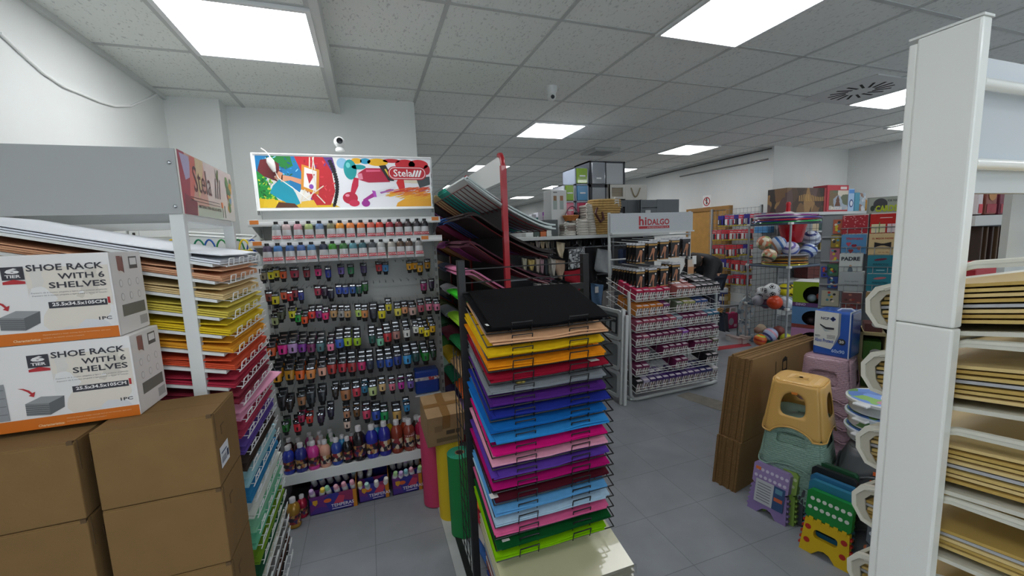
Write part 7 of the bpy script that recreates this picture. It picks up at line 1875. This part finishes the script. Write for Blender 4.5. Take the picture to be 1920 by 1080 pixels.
# round white tubs with printed lids
lidp = printmat('tub_lid_print', ['#5c84c8', '#6c94d4', '#5a8c3c', '#7cac4c', '#d8dcd8', '#b87c8c', '#4c74b8', '#6c9c48'], 16)
sidep = printmat('tub_side_print', ['#c8c8cc', '#d8d8d8', '#a86c90', '#d0d0d4', '#5c8c54', '#c4c8cc'], 22, stretch=(1, 1, .6))
for k in range(3):
    zb = .452 + .074 * k
    o = thing('round_tub', ('lowest', 'middle', 'top')[k] + ' round white tub' + (' with a blue and green printed lid' if k == 2 else ' with a pink and white side print') + ', on the grey stools', 'tub', (GC.x - .01, GC.y + .02, zb), 'round tubs in a stack')
    MB().lathe([(.095, 0), (.118, .006), (.124, .055)], mat('#c8ccce', .2, coat=.4), 32, caps=True).build('tub_body', o, local=True, smooth=40)
    MB().lathe([(.1215, .014), (.1245, .05)], sidep if k < 2 else mat('#b8bcbc', .3), 32, caps=False).build('side_print', o, local=True, smooth=40)
    MB().lathe([(.124, .052), (.136, .054), (.136, .066), (.128, .070)], mat('#d0d4d4', .2, coat=.4) if k == 2 else mat('#c4ccd4', .3), 32, caps=True).lathe([(.128, .070), (.0, .071)], lidp, 32, caps=False).build('lid', o, local=True, smooth=40)
    MB().box(-.165, -.130, -.03, .03, .054, .066, mat('#d8dada', .25)).build('lid_handle', o, local=True, bevel=.005)
MB()
p = PZ(1626, 893, .36); p = EYE + (p - EYE) * 1.0
o = thing('lime_potty', 'small lime green plastic potty beside the grey stools, half hidden by a white bin', 'potty', (GC.x - .17, GC.y - .17, .0))
MB().lathe([(.09, 0), (.08, .2), (.06, .29), (.075, .30), (.08, .32), (.05, .345)], mat('#9cb81c', .3), 24).build('potty_body', o, local=True, smooth=60)

# ---------------- bed pad pack on the pink stools
pc = Vector((PKC.x, PKC.y, .69)); vd = Vector((pc.x, pc.y, 0)).normalized()
pax = Matrix.Rotation(-.30, 3, 'Z') @ Vector((vd.y, -vd.x, 0)); pn_ = Vector((-pax.y, pax.x, 0))
front_o = pc - pn_ * .09
def PK(px, py):
    q = PN(px, py, front_o, pn_) - front_o; return q.dot(pax), q.z
uL, vT = PK(1527, 580); uR, _ = PK(1599, 590)
Mx = frame(Vector((front_o.x, front_o.y, 0)), pax, (0, 0, 1))
zb = .685; zt2 = .69 + vT
o = thing('bed_pad_pack', 'blue and white pack of twenty absorbent bed pads on the pink stools', 'pack', (pc.x, pc.y, zb))
blu = mat('#2e5cb4', .25, coat=.3); pw = mat('#d8dad4', .3, coat=.3)
MB(Mx).box(uL, uR, zb, zt2, -.17, 0, blu).build('pack_body', o, bevel=.014)
d = MB(Mx); I = Matrix(); w_ = uR - uL; h_ = zt2 - zb
d.poly([(uL + .006, zb + h_ * .2), (uL + w_ * .5, zb + h_ * .16), (uL + w_ * .56, zb + h_ * .24), (uL + w_ * .66, zb + h_ * .5), (uL + w_ * .66, zb + h_ * .97), (uL + .006, zb + h_ * .985)], pw, I, .0015)
d.poly([(uL + w_ * .58, zb + h_ * .24), (uL + w_ * .72, zb + h_ * .5), (uL + w_ * .72, zb + h_ * .97), (uL + w_ * .66, zb + h_ * .97), (uL + w_ * .66, zb + h_ * .5)], mat('#8c949c', .3), I, .0016)
nv = mat('#20264c', .4); bl2 = mat('#3c5cb0', .4)
d.fit('NCP', uL + w_ * .2, zb + h_ * .80, uL + w_ * .42, zb + h_ * .86, nv, I, .003); d.ell(uL + w_ * .52, zb + h_ * .83, w_ * .06, w_ * .06, bl2, I, .003)
d.rect(uL + w_ * .50, zb + h_ * .78, uL + w_ * .54, zb + h_ * .88, nv, I, .0035); d.rect(uL + w_ * .45, zb + h_ * .815, uL + w_ * .59, zb + h_ * .845, nv, I, .0035)
d.poly([(uL + w_ * .18, zb + h_ * .70), (uL + w_ * .34, zb + h_ * .64), (uL + w_ * .56, zb + h_ * .64), (uL + w_ * .56, zb + h_ * .60), (uL + w_ * .34, zb + h_ * .59), (uL + w_ * .18, zb + h_ * .67)], mat('#30343c', .4), I, .003)
d.poly([(uL + w_ * .22, zb + h_ * .64), (uL + w_ * .34, zb + h_ * .58), (uL + w_ * .5, zb + h_ * .56), (uL + w_ * .32, zb + h_ * .54)], mat('#a8b4b8', .4), I, .0028)
for q in range(3): d.rect(uL + w_ * .38, zb + h_ * (.40 + .03 * q), uL + w_ * .6, zb + h_ * (.41 + .03 * q), mat('#6c7078', .4), I, .003)
d.fit('Abso Protect', uL + w_ * .06, zb + h_ * .30, uL + w_ * .56, zb + h_ * .38, bl2, I, .003); d.fit('BED', uL + w_ * .06, zb + h_ * .41, uL + w_ * .2, zb + h_ * .45, mat('#6c7078', .4), I, .003)
d.ell(uL + w_ * .77, zb + h_ * .36, w_ * .10, w_ * .10, mat('#34383c', .4), I, .003); d.fit('20', uL + w_ * .71, zb + h_ * .33, uL + w_ * .83, zb + h_ * .39, pw, I, .0045, .03)
d.fit('60x90', uL + w_ * .52, zb + h_ * .10, uL + w_ * .86, zb + h_ * .18, mat('#a8c4ec', .4), I, .003, .03)
d.build('front_print', o)
MB(Mx).box(uR - w_ * .06, uR - w_ * .03, zb, zt2 + .002, -.172, .0015, mat('#c8d0e0', .3)).build('strap', o)
e = MB(Mx).rect(-.12, zb + .10, -.08, zb + .115, mat('#c84c40', .4), frame((0, 0, 0), (0, 0, 1), (0, 1, 0)), .0)
MB(Mx).tube([(uL + w_ * .55, zt2 - .002, -.05), (uL + w_ * .65, zt2 + .012, -.05), (uL + w_ * .85, zt2 + .012, -.08), (uL + w_ * .95, zt2 - .002, -.08)], .006, mat('#d8dce4', .3), 6).build('carry_handle', o, smooth=True)
# cream wooden crate behind the bins
o = thing('toy_shelf', 'pale wooden toy shelf seen between the pack and the white bins', 'shelf', (3.2, 1.62, 0))
q0 = cc * 3.35; Mx = frame(Vector((q0.x, q0.y, 0)), cax, (0, 0, 1)); pw_ = mat('#b8a878', .6)
ua = (PN(1610, 640, q0, cn_) - q0).dot(cax); ub = (PN(1668, 640, q0, cn_) - q0).dot(cax)
for z in (.12, .44, .62, .80): MB(Mx).box(ua, ub, z, z + .02, -.2, 0, pw_).build('board', o)
for u in (ua, ub - .02): MB(Mx).box(u, u + .02, 0, .82, -.2, 0, pw_).build('side', o)
MB(Mx).box(ua, ub, .0, .82, -.21, -.2, mat('#2c3420', .8)).build('back', o)
for k, (u, z, col, lab) in enumerate((((ua + ub) / 2 - .005, .64, '#4c7c2c', 'green boxed toy on the pale wooden shelf'), ((ua + ub) / 2 - .005, .46, '#3c5c24', 'dark green boxed toy with a pale figure on the pale wooden shelf'), ((ua + ub) / 2 - .005, .82, '#5c3430', 'low dark red boxed toy on top of the pale wooden shelf'))):
    t = thing('boxed_toy', lab, 'box', Mx @ Vector((u, z, 0)))
    MB(Mx).box(u - min(.06, (ub - ua) / 2 - .03), u + min(.06, (ub - ua) / 2 - .03), z + .0005, z + (.12 if k < 2 else .05), -.15, -.02, mat(col, .5)).ell(u + .02, z + .05, .03, .022, mat('#c8c8c0', .5), Matrix(), -.018).build('toy_carton', t)

# ---------------- folding step stools
def fold_stool(a, b_, h, cols, label, lean=.03, dots=True, front=True, group='folding step stools'):
    """a, b_: floor points of the lower edge; panel rises h and leans back; cols = upper, lower, dots upper, dots lower"""
    a, b_ = Vector(a), Vector(b_); u = (b_ - a).normalized(); w_ = (b_ - a).length
    nrm = u.cross(Vector((0, 0, 1)))       # towards the aisle (-x)
    Mx = frame(a, u, Vector((0, 0, 1)) - nrm * lean / h)
    o = thing('folding_stool', label, 'folding stool', a.to_tuple(), group)
    cu, cl, du, dl = cols
    th = .032; s1 = h * .56
    m1 = mat(cl, .35); m2 = mat(cu, .35)
    up_ = [(.02, s1), (w_ - .02, s1), (w_ - .008, s1 + .01), (w_ - .008, h - .012), (w_ - .02, h), (.02, h), (.008, h - .012), (.008, s1 + .01)]
    sp_ = MB().prism(up_, -th, 0, m2, Mx)
    for r in range(2):
        for q in range(7): sp_.ell(w_ * (.13 + .122 * q) + .006 * r, s1 + (h - s1) * (.38 + .32 * r), .0085, .0085, mat(du, .4), Mx, .0012, 14)
    sp_.build('seat_panel', o)
    lo_ = [(0, 0), (.05, 0), (.075, .028), (.10, .036), (w_ - .10, .036), (w_ - .075, .028), (w_ - .05, 0), (w_, 0), (w_ - .012, s1 - .004), (.012, s1 - .004)]
    hole = rrect(w_ * .26, s1 * .48, w_ * .74, s1 * .72, .014)
    lp_ = MB().plate(lo_, hole, -th * .9, -.002, m1, Mx)
    for x, y in ((.14, .72), (.86, .72), (.14, .34), (.86, .34)): lp_.ell(w_ * x, s1 * y, .012, .012, mat(dl, .4), Mx, .0004, 16)
    lp_.build('leg_panel', o)
    e = MB()
    for q in range(5):
        e.box(-.008, .004, s1 * (.14 + .17 * q), s1 * (.14 + .17 * q) + .010, -th * .8, -.006, mat(dl, .35), Mx @ Matrix.Translation((.012 * (.14 + .17 * q), 0, 0))); e.box(w_ - .004, w_ + .008, s1 * (.14 + .17 * q), s1 * (.14 + .17 * q) + .010, -th * .8, -.006, mat(dl, .35), Mx @ Matrix.Translation((-.012 * (.14 + .17 * q), 0, 0)))
    for q in range(5): e.box(w_ * (.14 + .165 * q), w_ * (.14 + .165 * q) + .016, s1 - .012, s1 + .006, -.012, .002, m1, Mx)
    e.build('hinge_tooth', o)
    return o, Mx, w_, h
fa, fb_ = PZ(1400, 949, 0), PZ(1472, 988, 0)
o, Mx, w_, h = fold_stool(fa, fb_, .262, ('#9a86b8', '#8c78ac', '#d0c8dc', '#8c78ac'), 'lilac folding step stool with a paper label, front of its row against the mint stools', .05)
d = MB().rect(.03, .055, w_ * .62, .175, mat('#c0c4c8', .4), Mx, .003).rect(w_ * .62, .055, w_ * .9, .175, mat('#34507c', .4), Mx, .003)
for q in range(7): d.rect(.04, .07 + .014 * q, w_ * .56, .074 + .014 * q, mat('#6c7078', .4), Mx, .0036)
d.rect(w_ * .65, .10, w_ * .86, .118, mat('#c86440', .4), Mx, .0036).rect(w_ * .66, .14, w_ * .84, .165, mat('#5c8ca8', .4), Mx, .0036)
d.build('paper_label', o)
MB().box(.02, .045, .222, .238, .0, .002, mat('#e0783c', .5), Mx).build('price_sticker', o)
off = Vector((.036, -.016, 0))
fold_stool(fa + off, fb_ + off, .265, ('#8fb054', '#84a648', '#c8d4a8', '#84a648'), 'lime green folding step stool just behind the lilac one', .05)
fold_stool(fa + off * 2, fb_ + off * 2, .250, ('#54585e', '#4c5056', '#84888c', '#4c5056'), 'dark grey folding step stool behind the lime one', .05)
fa, fb_ = PZ(1497, 1026, 0), PZ(1590, 1076, 0)
o, Mx, w_, h = fold_stool(fa, fb_, .292, ('#148034', '#d8b414', '#d8dcd4', '#b0281c'), 'yellow and green folding step stool with red and white dots near the white bins', .05)
off = Vector((.040, .022, 0))
fold_stool(fa + off, fb_ + off, .315, ('#2c7894', '#24688c', '#5c9cb4', '#24688c'), 'blue folding step stool behind the yellow and green one', .05)
fold_stool(fa + off * 2, fb_ + off * 2, .322, ('#2c6c94', '#245c84', '#4c84a4', '#245c84'), 'second blue folding step stool in the row behind the yellow one', .05)
fold_stool(fa + off * 3, fb_ + off * 3, .34, ('#1c1e20', '#1c1e20', '#3c4044', '#26282a'), 'black folding step stool at the back of the row behind the yellow one', .05)
fold_stool(fa + off * 4, fb_ + off * 4, .345, ('#1c4c30', '#1c3c2c', '#3c7c50', '#24482c'), 'dark green folding step stool deepest in the row behind the yellow one', .05)
fa2, fb2 = fb_ + Vector((.02, -.03, 0)), fb_ + Vector((.075, -.20, 0))
fold_stool(fa2, fb2, .28, ('#5c646c', '#545c64', '#c0c8d0', '#c87048'), 'slate grey folding step stool with white dots beside the yellow one under the bins', .05)

# ================================================================ WHITE BIN RACK AT THE PICTURE EDGE
XC = 1.0
bnr = thing('bin_rack', 'tall white upright and header of the board rack close to the camera', 'shop rack', (XC, .475, 0))
wg = mat('#eff1ec', .25, coat=.2, name='gloss_white_enamel')
yA, yB = .427, .516
for z0, z1 in ((0, 1.300), (1.3015, 1.838)):
    MB().box(XC, XC + .028, yA, yB, z0, z1, wg).build('upright', bnr, bevel=.004)
MB().box(XC + .003, XC + .028, yB, yB + .014, 0, 1.832, wg).build('upright_edge', bnr, bevel=.003)
MB().box(XC - .001, XC + .03, yA - .001, yB + .012, 1.838, 1.842, mat('#e6e8e4', .3)).build('top_cap', bnr)
MB().box(XC + .028, 1.85, .455, .470, 1.605, 1.79, mat('#c6cdd2', .35)).build('header_panel', bnr)
MB().box(XC + .028, 1.85, .450, .470, 1.548, 1.592, mat('#c9cfd2', .35)).build('header_panel', bnr)
for z in (1.735, 1.598): MB().tube([(XC + .028, .437, z), (1.85, .437, z)], .010, wg, 10).build('cross_rail', bnr, smooth=True)
MB().box(1.80, 1.83, yA, yB, 0, 1.838, wg).build('upright', bnr)
for x in (XC, 1.80): MB().box(x, x + .03, -.05, .62, 0, .05, wg).build('foot', bnr)
gold = [mat('#d8bc74', .4, .1, name='gold_board'), mat('#e4ca8c', .4, .1), mat('#c8a85c', .4, .1)]
film2 = mat('#b9bcc0', .15, coat=.6)
binm = mat('#d5d4c6', .35, name='bin_plastic')
SB = -.17
X0b, X1b = 1.031, 1.72
z_tips = (1.334, 1.188, 1.016, .874, .702, .54, .38, .22)
for k, z0 in enumerate(z_tips):
    o = thing('board_bin', f'white plastic bin of gold boards, {ORD[k]} from the top of the tall white rack', 'bin', (X0b, .35, z0), 'white bins of the board rack')
    YZ = Matrix(((0, 0, 1, 0), (1, 0, 0, 0), (0, 1, 0, z0), (0, 0, 0, 1)))
    out = [(.571, .028), (.588, .0), (.586, -.03), (.566, -.058), (.519, -.064), (.06, .015), (.06, .13), (.42, .085)]
    inn = [(.563, .020), (.579, -.001), (.577, -.027), (.561, -.051), (.516, -.056), (.075, .022), (.075, .122), (.42, .077)]
    # side frames as rims
    for xs in (X0b, X1b):
        m = MB()
        n = len(out)
        vs = [(xs, y, z0 + z) for y, z in out] + [(xs, y, z0 + z) for y, z in inn] + [(xs + .012, y, z0 + z) for y, z in out] + [(xs + .012, y, z0 + z) for y, z in inn]
        fs = []
        for i in range(n):
            j = (i + 1) % n
            fs += [(i, n + i, n + j, j), (2 * n + i, 2 * n + j, 3 * n + j, 3 * n + i), (i, j, 2 * n + j, 2 * n + i), (n + i, 3 * n + i, 3 * n + j, n + j)]
        m.add(vs, fs, binm); m.tube([(xs + .006, .555, z0 + .026), (xs + .006, .42, z0 + .085), (xs + .006, .06, z0 + .135)], .007, binm, 8)
        m.build('side_rim', o, smooth=40)
    for xs in (X0b + .004, X1b + .004):
        MB().prism([(.563, .020), (.579, -.001), (.577, -.027), (.561, -.051), (.545, -.052), (.560, -.030), (.563, -.003), (.552, .013), (.44, .060), (.44, .07)], xs, xs + .003, mat('#b5b1a2', .4), YZ).build('side_panel', o)
    lip = MB().prism([(.571, .028), (.588, 0), (.586, -.03), (.566, -.058), (.519, -.064), (.515, -.056), (.560, -.05), (.579, -.027), (.581, 0), (.566, .024)], X0b + .012, X1b, binm, YZ).build('front_lip', o, smooth=30)
    MB().prism([(.519, -.064), (.06, .015), (.06, .020), (.519, -.059)], X0b + .012, X1b, binm, YZ).build('bin_floor', o)
    # boards
    nb_ = (8, 7, 8, 5, 6, 6, 6, 6)[k]
    for i in range(nb_):
        zz = -.046 + (.0098 if k != 3 else .0085) * i
        yf = .568 - .003 * (i % 3) - .001 * max(0, i - 5)
        f_ = lambda y: z0 + zz + (.54 - y) * .17
        m = MB()
        th = .0062
        mm = film2 if i == 3 else gold[(i * 2 + k) % 3]
        x0_ = X0b + .014 + .003 * (i % 2); x1_ = X1b - .01
        vs = [(x0_, yf, f_(yf)), (x1_, yf, f_(yf)), (x1_, .08, f_(.08)), (x0_, .08, f_(.08))]
        m.add(vs + [(x, y, z + th) for x, y, z in vs], [(0, 1, 2, 3), (7, 6, 5, 4), (0, 4, 5, 1), (1, 5, 6, 2), (2, 6, 7, 3), (3, 7, 4, 0)], mm)
        q = m.build('gold_board')
        nm = 'film-wrapped grey board' if i == 3 else 'gold board'
        tag(q, f'{nm} {"topmost" if i == nb_ - 1 else ORD[i] + " from the bottom"} in the {ORD[k]} white bin from the top', 'board', 'gold boards in the white bins')
# goods seen through the opening of the rack
yb_ = 1.05
def back(px0, px1, py0, py1, y, d_, col, name, lab, m=None):
    a, b_ = PY(px0, py1, y), PY(px1, py0, y)
    o = thing(name, lab, 'box' if 'box' in name or 'carton' in name else 'file', ((a.x + b_.x) / 2, y, a.z))
    MB().box(a.x, b_.x, y, y + d_, a.z, b_.z, m or mat(col, .45)).build('body', o, bevel=.004)
    return o, a, b_
sh_ = thing('file_shelving', 'grey shelving with cartons and brown files seen through the white rack', 'shelving', (PY(1870, 430, yb_).x, yb_, 0))
xa, xb = PY(1822, 420, yb_).x, PY(1935, 420, yb_).x + .5
zA = PY(1870, 403, yb_).z; zB = PY(1870, 492, yb_).z
MB().box(xa, xb, yb_ - .01, yb_ + .14, zA - .045, zA, mat('#b4b6b2', .45)).build('shelf', sh_)
MB().box(xa, xb, yb_ - .01, yb_ + .14, zB - .04, zB, mat('#a8aaa8', .45)).build('shelf', sh_)
MB().box(xa, xb, yb_ + .14, yb_ + .15, 0, 1.75, mat('#5c6064', .6)).build('back_panel', sh_)
for x in (xb,): MB().box(x, x + .02, yb_ - .01, yb_ + .15, 0, 1.75, mat('#a8aaa8', .5)).build('side_panel', sh_)
for (p0, p1, c1, lab) in ((1832, 1846, '#c4bcbc', 'white carton with red lines on the shelf behind the white rack'), (1847, 1872, '#7c4034', 'carton with a red band and a brown picture behind the white rack'), (1873, 1897, '#6c2c3c', 'purple red carton with a turquoise corner behind the white rack')):
    o, a, b_ = back(p0, p1, 355, 402, yb_ + .0, .12, c1, 'printed_carton', lab)
    o.location.z += 0
    d = MB(); My = frame((a.x, yb_ - .001, zA), (1, 0, 0), (0, 0, 1)); W_ = b_.x - a.x
    d.rect(.004, .01, W_ - .004, .05, mat('#8c2430' if p0 > 1840 else '#b8303c', .5), My, .001)
    if p0 > 1870: d.rect(.004, .12, W_ - .004, .2, mat('#4c9cac', .5), My, .001)
    elif p0 > 1840: d.ell(W_ * .5, .09, .03, .025, mat('#a8743c', .5), My, .001)
    d.build('print_band', o)
for k in range(6):
    a = 1836 + 10 * k
    back(a, a + 9.4, 424, 491, yb_ + .005 + .006 * (k % 2), .11, ('#3c2c24', '#4c3828', '#34241e', '#54402c', '#403026', '#2c2234')[k], 'brown_file', f'dark brown file standing on the shelf behind the white rack, {ORD[k]} from the upright')
o, a, b_ = back(1829, 1960, 492, 521, .82, .2, '#9c1424', 'red_box', 'long red box lying above the first white bin')
hld = thing('low_table', 'plain white side table holding the long red box', 'table', ((a.x + b_.x) / 2, .92, 0))
MB().box(a.x - .02, b_.x + .02, .80, 1.04, a.z - .02, a.z - .001, wg).build('tabletop', hld)
for x in (a.x, b_.x): MB().box(x - .015, x + .015, .84, .87, 0, a.z - .02, wg).build('leg', hld)
pp = PY(1905, 365, .60); pq = PY(1885, 490, .60)
o = thing('white_board_panel', 'upright white panel standing behind the white rack', 'panel', (pp.x, .60, 0))
MB().box(min(pp.x, pq.x), min(pp.x, pq.x) + .4, .60, .615, 0, pp.z + .01, mat('#d4dadd', .4)).build('panel', o)

# ================================================================ JARS WITH COLOURED HANDLES BEHIND THE PAPER RACK
ya = 2.75
arm = thing('jar_bracket', 'white slotted bracket arm with hooks holding clear jars by the pillar', 'bracket', (PY(285, 440, ya).x, ya, 0))
A0, A1 = PY(262, 436, ya), PY(470, 449, ya)
MB().box(A0.x, PY(322, 440, ya).x, ya - .012, ya + .012, A0.z - .03, A0.z + .03, wpaint).build('arm_bar', arm, bevel=.003)
MB().tube([A0, PY(400, 444, ya), A1, PY(480, 440, ya)], .006, wpaint, 8).build('hook_rod', arm, smooth=True)
MB().tube([A0 + Vector((0, .05, .015)), A1 + Vector((.02, .05, .02))], .006, wpaint, 8).build('hook_rod', arm, smooth=True)
x_ = A0.x - .02
u = MB().box(x_ - .02, x_ + .02, ya - .015, ya + .03, 0, 1.72, wpaint)
for k in range(8): u.box(x_ - .006, x_ + .006, ya - .0165, ya - .014, 1.4 + .035 * k, 1.42 + .035 * k, black_wire)
u.build('wall_upright', arm)
clear = mat('#dfe6ec', .08, trans=.75, alpha=.55)
for k, (px, hc, cn) in enumerate(((322, '#d8b818', 'yellow'), (372, '#1c7c5c', 'green'), (392, '#2458a8', 'blue'), (415, '#2c8444', 'leaf green'), (446, '#24743c', 'dark green'), (457, '#d8c030', 'pale yellow'), (472, '#2c50a0', 'deep blue'))):
    p = PY(px, 452, ya - .02 - .05 * (k % 2)); yy = p.y
    o = thing('clear_jar', f'clear plastic jar with a {cn} handle hanging behind the paper rack', 'jar', (p.x, yy, p.z - .145), 'clear jars with coloured handles')
    MB().lathe([(.052, 0), (.058, .01), (.052, .07), (.035, .085)], clear, 20).build('jar_body', o, local=True, smooth=50)
    MB().lathe([(.038, .083), (.040, .086), (.040, .094), (.034, .096)], mat(hc, .35), 18).build('lid', o, local=True, smooth=50)
    MB().tube([(-.028 + .0 * t, 0, .094) if t == 0 else ((-.028 + .056 * t / 8), 0, .094 + .058 * math.sin(pi * t / 8) ** .6) for t in range(9)], .0045, mat(hc, .35), 6).build('handle', o, local=True, smooth=True)
